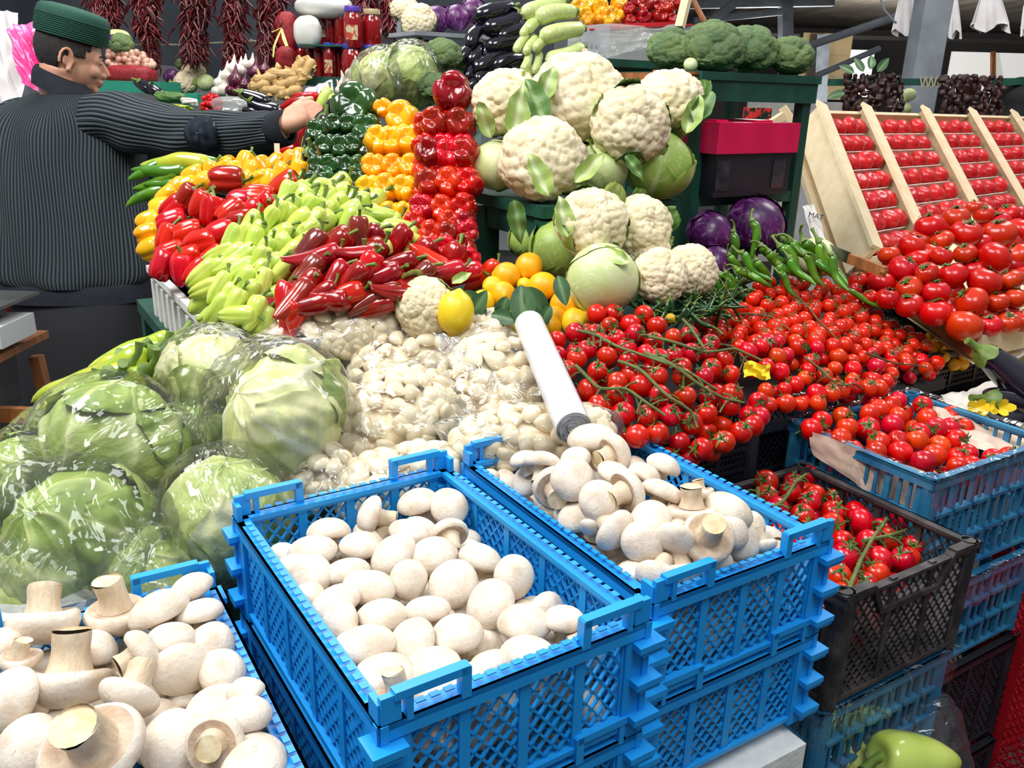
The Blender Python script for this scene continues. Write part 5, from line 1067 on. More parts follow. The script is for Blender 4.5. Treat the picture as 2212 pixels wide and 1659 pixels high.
for a in (A0+.012, A1-.012):
    for b in (B0+.012, B1-.012): bars.append(('post', AB(a, b, 1.40), (.028, .028, .53)))
wood('green_shelf', bars, 'dark green wooden shelf rack with broccoli on top and a pink box', 'shelf')
wood('wooden_crate', [('front_board', AB(1.38, -1.535, 1.684), (.13, .012, .04)), ('end_board', AB(1.322, -1.6, 1.684), (.012, .14, .04)), ('end_board', AB(1.437, -1.6, 1.684), (.012, .14, .04)), ('rim', AB(1.38, -1.535, 1.706), (.14, .02, .006)), ('base_board', AB(1.38, -1.6, 1.667), (.12, .14, .006))], 'shallow orange-brown wooden crate left of the green shelf top', 'crate', m_woodo)
wood('green_bench', [('top_board', at(1370, 143, 2.55), (.5, .3, .02)), ('front_board', at(1370, 152, 2.5), (.5, .02, .045)), ('leg', at(1290, 240, 2.5)-np.array([0, 0, .35]), (.05, .05, .9)), ('leg', at(1480, 240, 2.6)-np.array([0, 0, .35]), (.05, .05, .9))], 'green painted bench behind the cauliflowers holding the bagged box', 'bench')
# pink and black box
c = AB(1.60, -1.585, 0); ax2 = (unit(AX*.99-BX*.05), unit(BX+AX*.05), np.array([0, 0, 1.]))
root = thing('cardboard_box', 'black cardboard box with a bright pink lid on the green shelf', 'box', loc=tuple(c+np.array([0, 0, 1.431]))); bo = np.array(root.location)
ob('box_body', G().box(np.array([0, 0, .055]), (.27, .19, .11), ax2).mesh('box_body', M_('black_card', (24, 26, 36), (34, 34, 44), 10, .45, .2, 30), False), root)
g = G().box(np.array([0, 0, .135]), (.29, .205, .07), ax2).box(ax2[0]*.06+np.array([0, 0, .172]), (.06, .12, .006), ax2).box(-ax2[0]*.1+np.array([0, 0, .172]), (.04, .14, .006), ax2)
ob('lid', g.mesh('lid', M_('pink_card', (236, 18, 92), (222, 12, 80), 12, .4, .2, 30), False), root)
m_tape = M_('clear_tape', (40, 38, 44), (70, 66, 70), 40, .15, .3, 60)
for t_ in (.09, -.11): ob('tape', G().box(ax2[1]*.0965+ax2[0]*t_+np.array([0, 0, .05]), (.045, .002, .07), ax2).mesh('tape', m_tape, False), root)
# ---------------------------------------------------------------- cauliflowers and cabbages
def veg(x, y, d, rpx, proto, axis, roll, base, name, label, cat, group, sq=1):
    P = at(x, y, d); sc = rpx*d/FPX/base; return put(proto, frame(P, axv(axis), roll, (sc, sc, sc*sq)), name, label, cat, group)
GC = 'cauliflowers on and around the green stool'
for x, y, d, r, k, ax_, ro, l in [(1095, 222, 1.86, 66, 3, (-.1, .5, .6), 1.2, 'cauliflower with broad veined leaves at the left of the pile, next to red peppers'), (1250, 212, 1.84, 88, 0, (.15, .5, .8), 0, 'largest cauliflower at the very top of the pile'), (1362, 270, 1.76, 72, 1, (.1, .1, .95), .5, 'cauliflower right below and right of the topmost one'),
      (1440, 224, 1.88, 68, 2, (-.3, .75, .5), 2, 'cauliflower with leafy right side under the orange-brown crate'), (1172, 345, 1.74, 80, 3, (0, .35, .9), 3.3, 'cauliflower with a curled leaf on its face above the stool corner'), (1280, 483, 1.60, 66, 1, (0, .3, .9), 4, 'cauliflower resting on the white-veined cabbage'),
      (1383, 490, 1.66, 58, 2, (.1, .2, .9), 1, 'tall cauliflower behind and right of the one on the cabbage'), (1424, 597, 1.58, 52, 0, (.1, .2, .9), 2.2, 'small cauliflower low in front, touching the dark chillies'), (1492, 585, 1.64, 50, 3, (.2, .3, .9), 3, 'small cauliflower at the right end of the low row'),
      (1400, 545, 1.66, 42, 2, (.1, .3, .9), 3, 'partly hidden cauliflower between the three low ones'), (920, 665, 1.50, 56, 1, (.1, -.1, .95), 5, 'brown-flecked cauliflower alone between garlic bags and lemons'), (874, 20, 2.75, 26, 0, (0, .6, .6), 0, 'small cauliflower at the very top beside hanging chillies'),
      (905, 45, 2.7, 32, 3, (-.2, .4, .8), 1, 'cauliflower with drooping leaves left of the purple cabbages'), (418, 155, 4.3, 22, 2, (0, .5, .8), 0, 'distant cauliflower on the back stall, upper one'), (402, 178, 4.25, 22, 1, (0, .5, .8), 0, 'distant cauliflower on the back stall, lower left one')]:
    veg(x, y, d, r, CAUL[k], ax_, ro, .072, 'cauliflower', l, 'cauliflower', GC)
CLEAF = [flatleaf(.11, .027, c_, m_, .5) for c_, m_ in ((.25, m_cleaf), (-.25, m_cleaf), (.4, m_cleafd))]
for near, x, y, d, an, t_, k, s_ in [((1095, 222), 1110, 300, 1.76, 80, .3, 0, 1.0), ((1095, 222), 1060, 300, 1.78, 110, .3, 1, .7), ((1095, 222), 1140, 300, 1.76, 60, .3, 0, .7), ((1172, 345), 1185, 425, 1.62, 115, .3, 0, .8), ((1172, 345), 1110, 430, 1.62, -80, .1, 2, .7), ((1172, 345), 1240, 395, 1.65, 40, .1, 1, .7), ((1250, 212), 1178, 270, 1.74, 110, .2, 2, .9), ((1250, 212), 1165, 230, 1.76, 70, .2, 0, .8), ((1362, 270), 1350, 335, 1.66, -50, .2, 2, .5), ((1440, 224), 1480, 290, 1.8, 70, .2, 0, .8), ((1440, 224), 1495, 270, 1.8, 60, .1, 2, .8), ((1280, 483), 1290, 540, 1.52, -30, .3, 1, .6), ((1280, 483), 1225, 515, 1.56, 100, .2, 0, .7), ((1383, 490), 1350, 455, 1.64, -70, .1, 0, .6), ((920, 665), 975, 612, 1.48, 30, .1, 0, .35)]:
    o_ = min((q for q in COL.objects if q.name.startswith('cauliflower')), key=lambda q: (proj(q.matrix_basis.translation)[0]-near[0])**2+(proj(q.matrix_basis.translation)[1]-near[1])**2)
    lf = leafput(x, y, d, an, t_, k, s_, None, CLEAF, None, 'leaf', None); Mw = lf.matrix_basis.copy(); lf.parent = o_; lf.matrix_basis = o_.matrix_basis.inverted() @ Mw
for x, y, d, r, pr, ax_, ro, l in [(1072, 358, 1.82, 56, CABW, (-.3, -.2, .9), 1, 'white cabbage at the left edge of the stool'), (1296, 365, 1.80, 62, CABW, (.1, .9, .3), 2, 'white cabbage in the middle of the stool between two cauliflowers'), (1420, 355, 1.84, 74, CABG, (.2, .5, .8), .4, 'big green veined cabbage at the right end of the stool'),
      (1302, 605, 1.55, 82, CABW, (.1, -.3, .9), 1.7, 'large white-veined cabbage behind the near vine tomatoes'), (1215, 540, 1.72, 70, CABG, (0, .5, .8), 2, 'green cabbage under the stool, beside the front leg'), (1138, 520, 1.80, 40, CABG, (0, .5, .8), 2, 'green cabbage seen between the stool legs'), (1765, 555, 1.98, 46, CABW, (.2, .5, .8), 0, 'pale cabbage behind the green chillies'),
      (445, 178, 4.25, 20, CABW, (0, .8, .5), 0, 'distant pale cabbage on the back stall'), (372, 165, 4.3, 17, CABR, (0, .8, .5), 0, 'distant dark purple cabbage on the back stall')]:
    veg(x, y, d, r, pr, ax_, ro, .1, 'cabbage', l, 'cabbage', 'cabbages of the display')
for x, y, d, r, l in [(1533, 505, 2.02, 48, 'dark purple cabbage on the left of the shelf bottom'), (1632, 487, 2.08, 62, 'large purple cabbage on the right of the shelf bottom'), (1545, 570, 1.95, 40, 'purple cabbage mostly hidden under the other two'), (944, 42, 2.75, 29, 'purple cabbage on the top shelf, leftmost of three'), (987, 38, 2.75, 28, 'purple cabbage on the top shelf, middle of three'), (1022, 25, 2.78, 28, 'purple cabbage on the top shelf, next to the aubergines')]:
    veg(x, y, d, r, CABR, (.2, .3, .9), x, .1, 'red_cabbage', l, 'cabbage', 'purple cabbages')
for x, y, d, r, k, l in [(1452, 112, 2.12, 54, 0, 'broccoli head at the left end of the row on the green shelf'), (1540, 108, 2.1, 66, 1, 'largest broccoli head, second in the row on the shelf'), (1620, 110, 2.14, 58, 2, 'broccoli head, third in the row, with small torn leaves'), (1706, 124, 2.16, 50, 0, 'round broccoli head alone at the right end of the shelf'),
      (957, 120, 2.3, 40, 1, 'broccoli head left of the aubergine stack, upper one'), (938, 190, 2.25, 36, 2, 'broccoli head directly behind the top red pepper'), (1010, 132, 2.38, 34, 0, 'broccoli head squeezed behind the aubergines'), (395, 140, 4.35, 15, 0, 'tiny distant broccoli on the back stall'), (262, 96, 4.0, 26, 1, 'broccoli lying on the netted onions behind the vendor')]:
    veg(x, y, d, r, BROC[k], (.1, .75, .5), x, .076, 'broccoli', l, 'broccoli', 'broccoli heads')
veg(1492, 140, 2.05, 16, CABW, (0, .3, .9), 0, .1, 'small_cauliflower', 'small white head tucked between the first two broccolis', 'cauliflower', None)
wrapped(828, 172, 2.3, .075, LET[2], (.3, .7, .5), .4, (1.05, 1.04, 1.05, 3, .05), 31, 'wrapped lettuce at the back, left of a pair above the yellow peppers', 'clear film around the left lettuce at the back')
wrapped(890, 165, 2.3, .08, LET[2], (.5, .6, .5), 1.4, (1.05, 1.04, 1.05, 3, .05), 32, 'wrapped lettuce at the back, right of a pair by the broccoli', 'clear film around the right lettuce at the back')
def lay(lst, protos, ox, oy, s, d, base, name, cat, group, text, tz=.2, thin=1.):
    out = []
    for i, (x, y, an, L_) in enumerate(lst):
        a = math.radians(an); P = at(ox+x/s, oy+y/s, d+.0001*x); sc = L_/s*d/FPX/base
        out.append(put(protos[i % len(protos)], frame(P, W(math.cos(a), math.sin(a), -tz), i*1.3, (sc*thin, sc*thin, sc)), name, text % ORD[i], cat, group))
    return out
lay([(720, 80, 25, 330), (780, 175, 28, 360), (800, 300, 20, 330), (580, 240, 60, 260), (530, 350, 60, 200), (600, 370, 60, 230), (690, 420, 40, 330), (650, 500, 50, 260), (560, 480, 60, 200), (800, 420, 30, 330), (600, 560, 40, 240), (720, 560, 30, 300), (850, 220, 30, 300), (800, 520, 30, 300)], EGG, 840, 0, 3.16, 2.28, .2, 'aubergine', 'aubergine', 'shiny black aubergines in the tall stack', 'shiny black aubergine in the tall stack, %s counted from the top', .35)
lay([(1060, 50, 25, 350), (1140, 120, 25, 360), (1170, 235, 22, 370), (1190, 360, 22, 360), (950, 170, 60, 200), (910, 300, 65, 190), (970, 320, 65, 190), (930, 430, 70, 190), (1000, 425, 70, 190), (1080, 440, 50, 200), (960, 525, 70, 190), (1030, 540, 70, 190), (895, 510, 70, 170), (1270, 430, 20, 300), (1100, 530, 50, 200), (1010, 170, 50, 220), (1050, 300, 50, 220), (1160, 500, 30, 260)], ZUC, 840, 0, 3.16, 2.15, .21, 'zucchini', 'zucchini', 'pale green zucchini in the slanting stack', 'pale green zucchini in the slanting stack, %s counted from the top', .35, 1.1)
g = G().bar(at(1263, 135, 2.0), at(1263, 105, 2.0), .012, .003); solo('price_stick', g, m_wood, 'thin pale stick standing behind the topmost cauliflower', 'stick', smooth=False)
# top tray of bell peppers
rn = random.Random(5); out = []
for x, y, r, k in [(1290, 60, 60, 0), (1370, 20, 60, 0), (1440, 45, 58, 0), (1370, 135, 55, 0), (1440, 120, 50, 0), (1500, 95, 58, 0), (1500, 150, 55, 0), (1570, 25, 55, 0), (1330, 90, 55, 0), (1640, 70, 50, 1), (1760, 30, 60, 1), (1740, 115, 58, 1), (1850, 110, 62, 1), (1900, 60, 60, 1), (1960, 20, 50, 1), (1640, 145, 45, 1), (1930, 135, 45, 1), (1690, 10, 45, 1), (1560, 110, 50, 0), (1840, 30, 50, 1)]:
    pr = (TY, TRd)[k]; P = at(840+x/3.16, y/3.16, 2.45); sc = r/3.16*2.45/FPX/.038
    out.append(put(pr[rn.randrange(3)], frame(P, W(rn.uniform(-.4, .4), rn.uniform(-.3, .5), -1), rn.random()*6, sc), ('yellow_bell_pepper', 'red_bell_pepper')[k], '%s bell pepper in the red tray at the top, %s' % (('yellow', 'dark red')[k], 'left half' if k == 0 else 'right half'), 'pepper', ('yellow', 'red')[k]+' peppers in the top tray'))
g = G().bar(at(1255, 60, 2.42), at(1478, 52, 2.42), .012, .014).bar(at(1478, 52, 2.42), at(1470, 40, 2.75), .012, .014).bar(at(1265, 70, 2.5), at(1478, 60, 2.5), .25, .004); solo('red_tray', g, m_redp, 'shallow red plastic tray holding the top bell peppers', 'tray', smooth=False)
g = G()
c = at(1370, 100, 2.5); g.box(c, (.34, .2, .095), AXB); root = solo('plastic_container', g, film_mat('container_plastic', dens=.45, bump=.3, scale=12, cloud=.1, tint=(.93, .93, .9)), 'cloudy clear plastic container under the pepper tray', 'container', smooth=False)
solo('plastic_sheet', sheet(1295, 68, 1470, 48, 1500, 75, 1300, 125, 2.38, 2.38, 2.36, 2.36, .006, 15), m_filmw, 'crumpled clear bag hanging over the container under the peppers', 'plastic sheet')
g = G().bar(at(1490, -30, 2.3), at(1468, 60, 2.3), .022, .02); solo('wooden_stake', g, m_wood, 'pale wooden stake at the right end of the pepper tray', 'stake', smooth=False)
g = G().tube([at(1492, -10, 2.4), at(1522, 48, 2.4)], .008, 8); solo('wooden_stake', g, m_woodo, 'thin brown slanting stake behind the broccoli', 'stake')
wood('top_shelf', [('shelf_board', at(965, 80, 2.75), (.32, .2, .012)), ('shelf_board', at(925, 142, 2.85), (.3, .2, .012)), ('post', at(872, 160, 2.8)-np.array([0, 0, .05]), (.03, .03, .5))], 'narrow shelf under the purple cabbages with a grey post', 'shelf', M_('grey_paint', (150, 156, 164), (134, 140, 148), 10, .6))
# ---------------------------------------------------------------- chillies
GX = 'green chillies beside the purple cabbages'
lst = [(650, 450, -50, 260), (740, 420, -48, 290), (830, 420, -48, 300), (905, 450, -58, 300), (560, 480, -55, 230), (480, 520, -52, 210), (400, 480, -40, 240), (340, 560, -45, 190), (610, 540, -55, 190), (790, 500, -50, 230), (860, 520, -60, 200), (240, 370, -98, 230), (405, 300, -78, 240), (200, 560, -40, 200), (270, 590, -50, 180), (700, 510, -50, 220), (520, 420, -45, 220), (300, 480, -50, 200), (950, 520, -62, 240), (680, 380, -40, 240), (180, 620, -60, 170), (620, 600, -50, 170), (420, 590, -50, 180), (250, 640, -70, 150)]
for i, (x, y, an, L_) in enumerate(lst):
    d = 1.86-(y-450)*.0004; a = math.radians(an+180); sc = L_/3.07*d/FPX/.15
    put(CHILI[i % 4], frame(at(1500+x/3.07, 420+y/3.07, d), W(math.cos(a), math.sin(a), .1), i*2.1, (1.75*sc, 1.75*sc, 1.1*sc)), 'green_chilli', 'long green chilli in the bundle, %s part' % ('upright left' if x < 420 and y < 400 else 'left' if x < 520 else 'middle' if x < 760 else 'right'), 'chilli', GX)
rn = random.Random(3); SD = Surf([(1370, 680, 1.52), (1570, 660, 1.64), (1500, 640, 1.66), (1400, 650, 1.6)])
for P, x, y in scatter([(1375, 650), (1470, 640), (1560, 640), (1600, 660), (1500, 695), (1380, 690)], SD, .017, 2): put(CHILID[rn.randrange(4)], frame(P, W(rn.uniform(-1, 1), rn.uniform(-.4, .6), rn.uniform(-.2, .4)), rn.random()*6, rn.uniform(.5, .75)), 'dark_chilli', 'small dark green chilli among many beneath the small cauliflowers', 'chilli', 'small dark chillies')
for P, x, y in scatter([(1560, 600), (1620, 600), (1640, 640), (1570, 650)], SD, .022, 5): put(CHILID[rn.randrange(4)], frame(P+W(0, 0, -.1), W(rn.uniform(-1, 1), rn.uniform(-.4, .6), 0), rn.random()*6, .9), 'dark_chilli', 'dark green chilli under the long green chilli bundle', 'chilli', 'dark chillies under the bundle')
a = math.radians(150); put(CHILI[1], frame(at(1868, 650, 1.9), W(math.cos(a), math.sin(a), .1), 1, .6), 'green_chilli', 'lone green chilli at the wooden rail below the big tomatoes', 'chilli')
# wooden tray of the large tomatoes, knife
p, q = atz(1800, 545, 1.20), atz(2110, 748, 1.165); zU = np.array([0, 0, 1.])
root = thing('wooden_tray', 'wide wooden tray edged with a worn rail, under the large tomatoes', 'tray', loc=tuple(p)); bo = p
ob('side_rail', G().bar(p-bo, q-bo, .016, .05).mesh('side_rail', m_woodo, False), root)
r_ = q+AX*.75; ob('front_rail', G().bar(q-bo, r_-bo, .016, .05).mesh('front_rail', m_wood, False), root)
g = G().add([p-bo-zU*.03, q-bo-zU*.03, r_-bo-zU*.03, p+AX*.85-bo+zU*.1], [(0, 1, 2, 3)]); g.add([p-bo-zU*.04, q-bo-zU*.04, r_-bo-zU*.04, p+AX*.85-bo+zU*.09], [(3, 2, 1, 0)]); ob('base_board', g.mesh('base_board', m_wood, False), root)
root = thing('kitchen_knife', 'knife with a worn wooden handle lying by the large tomatoes', 'knife', loc=tuple(at(1870, 572, 1.86))); bo = np.array(root.location)
ha, hb, bl = at(1835, 558, 1.9), at(1912, 588, 1.82), at(1780, 535, 1.97)
ob('handle', G().bar(ha-bo, hb-bo, .012, .022).tube([hb-bo-(hb-ha)*.05, hb-bo+(hb-ha)*.02], [.011, .006], 8).mesh('handle', m_woodo, False), root); ob('blade', G().bar(bl-bo, ha-bo, .002, .026).mesh('blade', M_('steel', (120, 124, 122), (90, 92, 88), 20, .3, metal=1), False), root)
# crates and cloth at the right edge
for z, h, l in ((1.10, .05, 'pale wooden crate edge under a cloth at the right, below the tomatoes'), (1.02, .06, 'second pale wooden crate edge at the right, under the upper one')):
    o = atz(2140, 735+(1.10-z)*900, z); g = G()
    for k in range(1): g.bar(o, o+AX*.6, .018, h).bar(o, o+BX*.0-BX*.4, .018, h)
    g.box(o+AX*.3-BX*.2-np.array([0, 0, h/2]), (.6, .4, .01), AXB); solo('wooden_crate', g, m_wood, l, 'crate', smooth=False)
solo('cloth', sheet(2120, 745, 2260, 690, 2300, 730, 2140, 790, 1.95, 2.0, 1.95, 1.9, .005, 21, 30, 20), m_white, 'white cloth spread under the large tomatoes at the right edge', 'cloth')
# paper lined box with aubergines and squash flowers behind the wrapped crate
g = G().box(AB(1.93, -.87, .99), (.6, .32, .06), AXB); solo('cardboard_box', g, m_wood, 'pale box holding aubergines at the right edge', 'box', smooth=False)
solo('paper_liner', sheet(2030, 850, 2165, 815, 2180, 900, 2070, 900, 1.8, 1.85, 1.7, 1.66, .006, 25, 30, 20), m_white, 'white crumpled paper lining the aubergine box', 'paper')
for i, (x, y, an, s) in enumerate([(2195, 820, 135, .9), (2205, 868, 170, .8), (2180, 905, 20, .7)]):
    a = math.radians(an); put(EGG[i % 2], frame(at(x, y, 1.7), W(math.cos(a), math.sin(a), -.2), 0, s), 'aubergine', 'aubergine with green stem in the box at the right edge, %s from the top' % ORD[i], 'aubergine', 'aubergines at the right edge')
m_petal = M_('petal_yellow', (250, 214, 30), rough=.6)
for i, (x, y, l) in enumerate([(2110, 880, 'yellow blossom left in the paper-lined box'), (2158, 880, 'yellow blossom standing upright in the paper-lined box'), (2100, 905, 'yellow blossom just behind the wrapped blue crate rim')]):
    c = at(x, y, 1.68); g = G()
    for k in range(5):
        a = k*1.26; P = [[c+W(math.cos(a), math.sin(a)*.6, .4)*(.028*s)+W(-math.sin(a), math.cos(a), 0)*(.009*t*math.sin(.3+s*2.4)) for t in (-1, 0, 1)] for s in np.linspace(0, 1, 6)]; g.grid(np.array(P))
    solo('squash_blossom', g, m_petal, l, 'flower', 'yellow blossoms at the right')
# paper liner of the wrapped crate and film over rims
solo('paper_liner', sheet(1968, 862, 2230, 935, 2230, 985, 2085, 960, 1.66, 1.60, 1.52, 1.52, .005, 31, 40, 20), m_paperp, 'pinkish paper lining the back of the wrapped cherry tomato crate', 'paper')
solo('paper_liner', sheet(1745, 930, 2000, 1020, 2010, 1150, 1755, 985, 1.46, 1.37, 1.38, 1.47, .002, 33, 40, 10), m_paperp, 'pinkish paper seen through the left side of wrapped crate', 'paper')
for o, w_, l_, z, l in ((AB(1.19, -.955, 1.1), .36, .29, 1.1, 'stretch film wound round the rim of the wrapped tomato crate'), (AB(1.19, -.945, .89), .36, .29, .89, 'stretch film on the second blue crate of the right stack'), (AB(.865, -.88, .865), .3, .31, .865, 'stretch film on the blue crate below the black one'), (AB(1.15, -1.44, 1.12), .31, .44, 1.12, 'stretch film on the black crate behind')):
    cs = [o, o+BX*l_, o+BX*l_+AX*w_, o+AX*w_]; P = []
    ce = (cs[0]+cs[2])/2; n = 160
    for i in range(n):
        s_ = i/n*4; k = int(s_); t = s_-k; p = cs[k]*(1-t)+cs[(k+1) % 4]*t; out_ = unit((p-ce)*np.array([1, 1, 0])); row = []
        for j, (dz, off) in enumerate(((.006, -.012), (.01, -.002), (.008, .006), (-.005, .01), (-.018, .008), (-.03, .009), (-.042, .006), (-.055, .007))): row.append(p+np.array([0, 0, dz])+out_*(off+.0022*math.sin(i*1.7+j*2)+.0018*math.sin(i*.6-j*1.3)))
        P.append(row)
    g = G().grid(np.array(P), cu=True); solo('stretch_film', g, film_mat('film_wrap'+l[-4:], dens=.0, bump=.7, scale=40, refl=.22, base=.0), l, 'film', 'stretch film on crates')
# red crate at the right, bag with a pale pepper
crate(AB(1.53, -.72, .86), .34, .3, .55, m_redp, 'diamond', 'red plastic crate standing on end at the lower right corner', 'crates of the tomato display', tabs=False, pegs=False, bays=(4, 4))
P = at(1960, 1650, 1.25); sc = 1.7
put(PALEB[0], frame(at(1975, 1640, 1.22), W(-.9, .25, .4), 0, 1.6), 'pale_pepper', 'large yellow-green pepper at the bottom edge in a bag', 'pepper'); put(PALEB[1], frame(at(1870, 1665, 1.25), W(-.5, .6, -.3), 0, 1.2), 'pale_pepper', 'darker green pepper behind the big one in the bottom bag', 'pepper')
g = filmshell(.13, 77, 1.4, .9, .7, 4, .08); solo('plastic_bag', g, m_film, 'clear bag with peppers at the bottom edge of the picture', 'plastic bag', M=frame(at(1870, 1670, 1.3), W(0, 1, .3), 0))
g = G().box(at(1870, 1900, 1.35)-np.array([0, 0, .1]), (.32, .26, .3), AXB); solo('storage_box', g, m_black, 'dark box under the bagged peppers at the bottom edge', 'box', smooth=False)
# ---------------------------------------------------------------- tilted boxes of tomatoes
O = at(1280+1122/2.373, 612/2.373, 2.95); E1 = at(1280+2100/2.373, 628/2.373, 4.15); E2 = at(1280+1385/2.373, 1325/2.373, 2.5)
u = E1-O; v = E2-O; nn = unit(np.cross(v, u));
if nn@(CC-O) < 0: nn = -nn
def TP(s, t, h=0): return O+u*s+v*t+nn*h
def sfrac(xpx):   # fraction along u whose top edge falls at this picture column
    lo, hi = -.5, 1.5
    for _ in range(40):
        m = (lo+hi)/2
        if proj(TP(m, 0))[0] < xpx: lo = m
        else: hi = m
    return lo
edges = [sfrac(1280+x/2.373) for x in (1112, 1345, 1650, 1895, 2110, 2330)]
names = ['leftmost', 'second', 'third', 'fourth', 'rightmost']
uu, vv = unit(u), unit(v)
for b in range(5):
    s0, s1 = edges[b], edges[b+1]
    root = thing('tomato_box', '%s tilted wooden box of pinkish tomatoes at the right back' % names[b], 'box', 'tilted wooden tomato boxes', loc=tuple(TP((s0+s1)/2, 1))); bo = np.array(root.location)
    def bar(n_, p, q, w, h, up=nn, m=m_wood): ob(n_, G().bar(p-bo, q-bo, w, h, up).mesh(n_, m, False), root)
    bar('side_board', TP(s0, -.01, .0), TP(s0, 1.02, .0), .014, .11); bar('side_board', TP(s1, -.01, 0), TP(s1, 1.02, 0), .014, .11)
    bar('end_board', TP(s0, 0, -.01), TP(s1, 0, -.01), .014, .09); bar('end_board', TP(s0, 1, -.02), TP(s1, 1, -.02), .014, .06)
    bar('top_slat', TP(s0, -.02, .06), TP(s0, 1.02, .06), .045, .012)
    g = G().add([TP(s0, 0, -.05)-bo, TP(s1, 0, -.05)-bo, TP(s1, 1, -.05)-bo, TP(s0, 1, -.05)-bo], [(0, 1, 2, 3)]).add([TP(s0, 0, -.06)-bo, TP(s1, 0, -.06)-bo, TP(s1, 1, -.06)-bo, TP(s0, 1, -.06)-bo], [(3, 2, 1, 0)]); ob('base_board', g.mesh('base_board', m_wood, False), root)
    nr = 7; nc = 4; W_ = np.linalg.norm(TP(s1, 0)-TP(s0, 0)); R_ = min(.04, W_/nc/2.0*1.0)
    g = G(); gl = G()
    for r in range(nr):
        t = (r+.75)/nr
        gl.bar(TP(s0+.01, t+.062, -.01)-bo, TP(s1-.01, t+.062, -.01)-bo, .003, .07, nn)
        for c in range(nc):
            s = s0+(s1-s0)*(c+.80)/(nc+.45); P = TP(s, t, .022)
            if r > 5 and b > 0: continue
            rn = random.Random(b*100+r*10+c)
            put(TRAYT[0], frame(P+nn*rn.uniform(-.006, .006), nn+W(rn.uniform(-.4, .4), rn.uniform(-.4, .4), 0), rn.random()*6, R_*.86/.033), 'tomato', 'tomato in %s tilted box, %s in %s row from top' % (names[b], ORD[c], ORD[r]), 'tomato', 'tomatoes bedded in the tilted boxes')
    for r in range(nr):
        for c in range(nc):
            t = (r+.75)/nr; s = s0+(s1-s0)*(c+1.12)/(nc+.25); p = TP(s, t+.02, .01)-bo; gl.add([p-uu*.012, p+uu*.012, p+uu*.012+vv*.03, p-uu*.012+vv*.03], [(0, 1, 2, 3)])
    ob('paper_separators', gl.mesh('paper_separators', m_white, False), root)
wedge('box_rack', [TP(-.02, 1.05, -.08), TP(1.25, 1.05, -.08), TP(1.25, -.02, -.08), TP(-.02, -.02, -.08)], .03, m_wood, 'wooden rack propping up the tilted tomato boxes', 'rack')
for s in (0, .4, .8, 1.2): 
    g = G().bar(TP(s, .1, -.1), TP(s, .1, -.1)*np.array([1, 1, 0]), .05, .05, (1, 0, 0)); solo('rack_post', g, m_wood, 'post standing under the rack of tilted tomato boxes', 'post', 'posts of the tomato rack', smooth=False)
# newspaper at the side of the first box, with bits of print
solo('newspaper', sheet(1733, 445, 1760, 440, 1795, 545, 1770, 560, 2.5, 2.52, 2.35, 2.33, .004, 44, 14, 24), m_white, 'folded newspaper sticking out beside the leftmost tilted box', 'newspaper')
# ---------------------------------------------------------------- market hall
m_tarp = M_('dark_tarpaulin', (44, 52, 60), (34, 40, 48), 2, .7, .2, 4)
m_roof = M_('corrugated_roof', (74, 66, 54), (58, 52, 44), 3, .7)
m_steel = M_('grey_painted_steel', (140, 146, 154), (118, 124, 130), 6, .55, .1, 20)
g = G().box((2, 6, -.02), (26, 24, .04)); struct('floor', g, M_('market_floor', (62, 58, 56), (44, 42, 42), 3, .75, .3, 12))
# left: dark tarpaulin wall behind the hanging chillies
P = np.array([[[-4.4+4.6*i/60, 5.6+.05*math.sin(i*.5), 1.72+2.2*j/6-(.05*math.sin(i*.4) if j == 0 else 0)] for j in range(7)] for i in range(61)]); g = G().grid(P); g.grid(P+np.array([0, .03, 0])); struct('wall_back', g, m_tarp, True)
g = G().box((-2.2, 9.5, 1.6), (6, .1, 3.2)); struct('wall_far', g, M_('far_wall', (226, 228, 226), (200, 204, 206), 2, .8))
g = G().box((-3.4, 3.4, 1.7), (.1, 4.5, 3.4)); struct('wall_left', g, M_('whitish_wall', (196, 200, 206), (170, 174, 184), 2, .7))
g = G(); X = np.linspace(0.2, 17, 340); Pp = np.array([[[x, y, 2.95+.012*math.sin(y*0)+.014*math.sin(x*55)] for x in X] for y in (8.0, 17.0)]); g.grid(Pp); struct('ceiling', g, m_roof, True)
def scr(x0, y0, x1, y1, d, th=.05):
    "upright slab whose front fills this part of the picture at depth d"
    a, b = at(x0, y0, d), at(x1, y1, d); c = (a+b)/2; return c, (abs(b[0]-a[0]), th, abs(a[2]-b[2]))
def slab(name, x0, y0, x1, y1, d, mat, kind=None, label=None, cat=None, group=None, th=.05):
    c, s = scr(x0, y0, x1, y1, d, th); g = G().box(c, s)
    return struct(name, g, mat) if kind else solo(name, g, mat, label, cat, group, smooth=False)
slab('wall_right', 1500, 60, 2400, 900, 18, M_('dark_back_wall', (52, 44, 40), (38, 34, 32), 1, .8), 'structure')
slab('trim_1', 1450, 66, 2400, 100, 14.0, M_('dark_beam', (48, 44, 42), (60, 54, 48), 2, .7), 'structure')
m_pan = M_('tan_cladding', (176, 152, 108), (150, 130, 94), 2, .7)
slab('wall_panel', 1728, 72, 1830, 216, 14, m_pan, 'structure')
for y in (120, 165): slab('trim_2', 1728, y-2, 1830, y+1, 13.9, m_steel, 'structure')
slab('window_1', 2050, 112, 2300, 205, 14.2, emit_mat('bright_panel', (.78, .76, .70), .55), 'structure'); slab('window_2', 1828, 108, 1880, 210, 14.3, emit_mat('open_daylight', (.9, .88, .84), .7), 'structure')
g = G().bar(at(2145, 112, 14), at(2145, 200, 14), .06, .06, (0, 1, 0)); struct('window_frame', g, m_woodo)
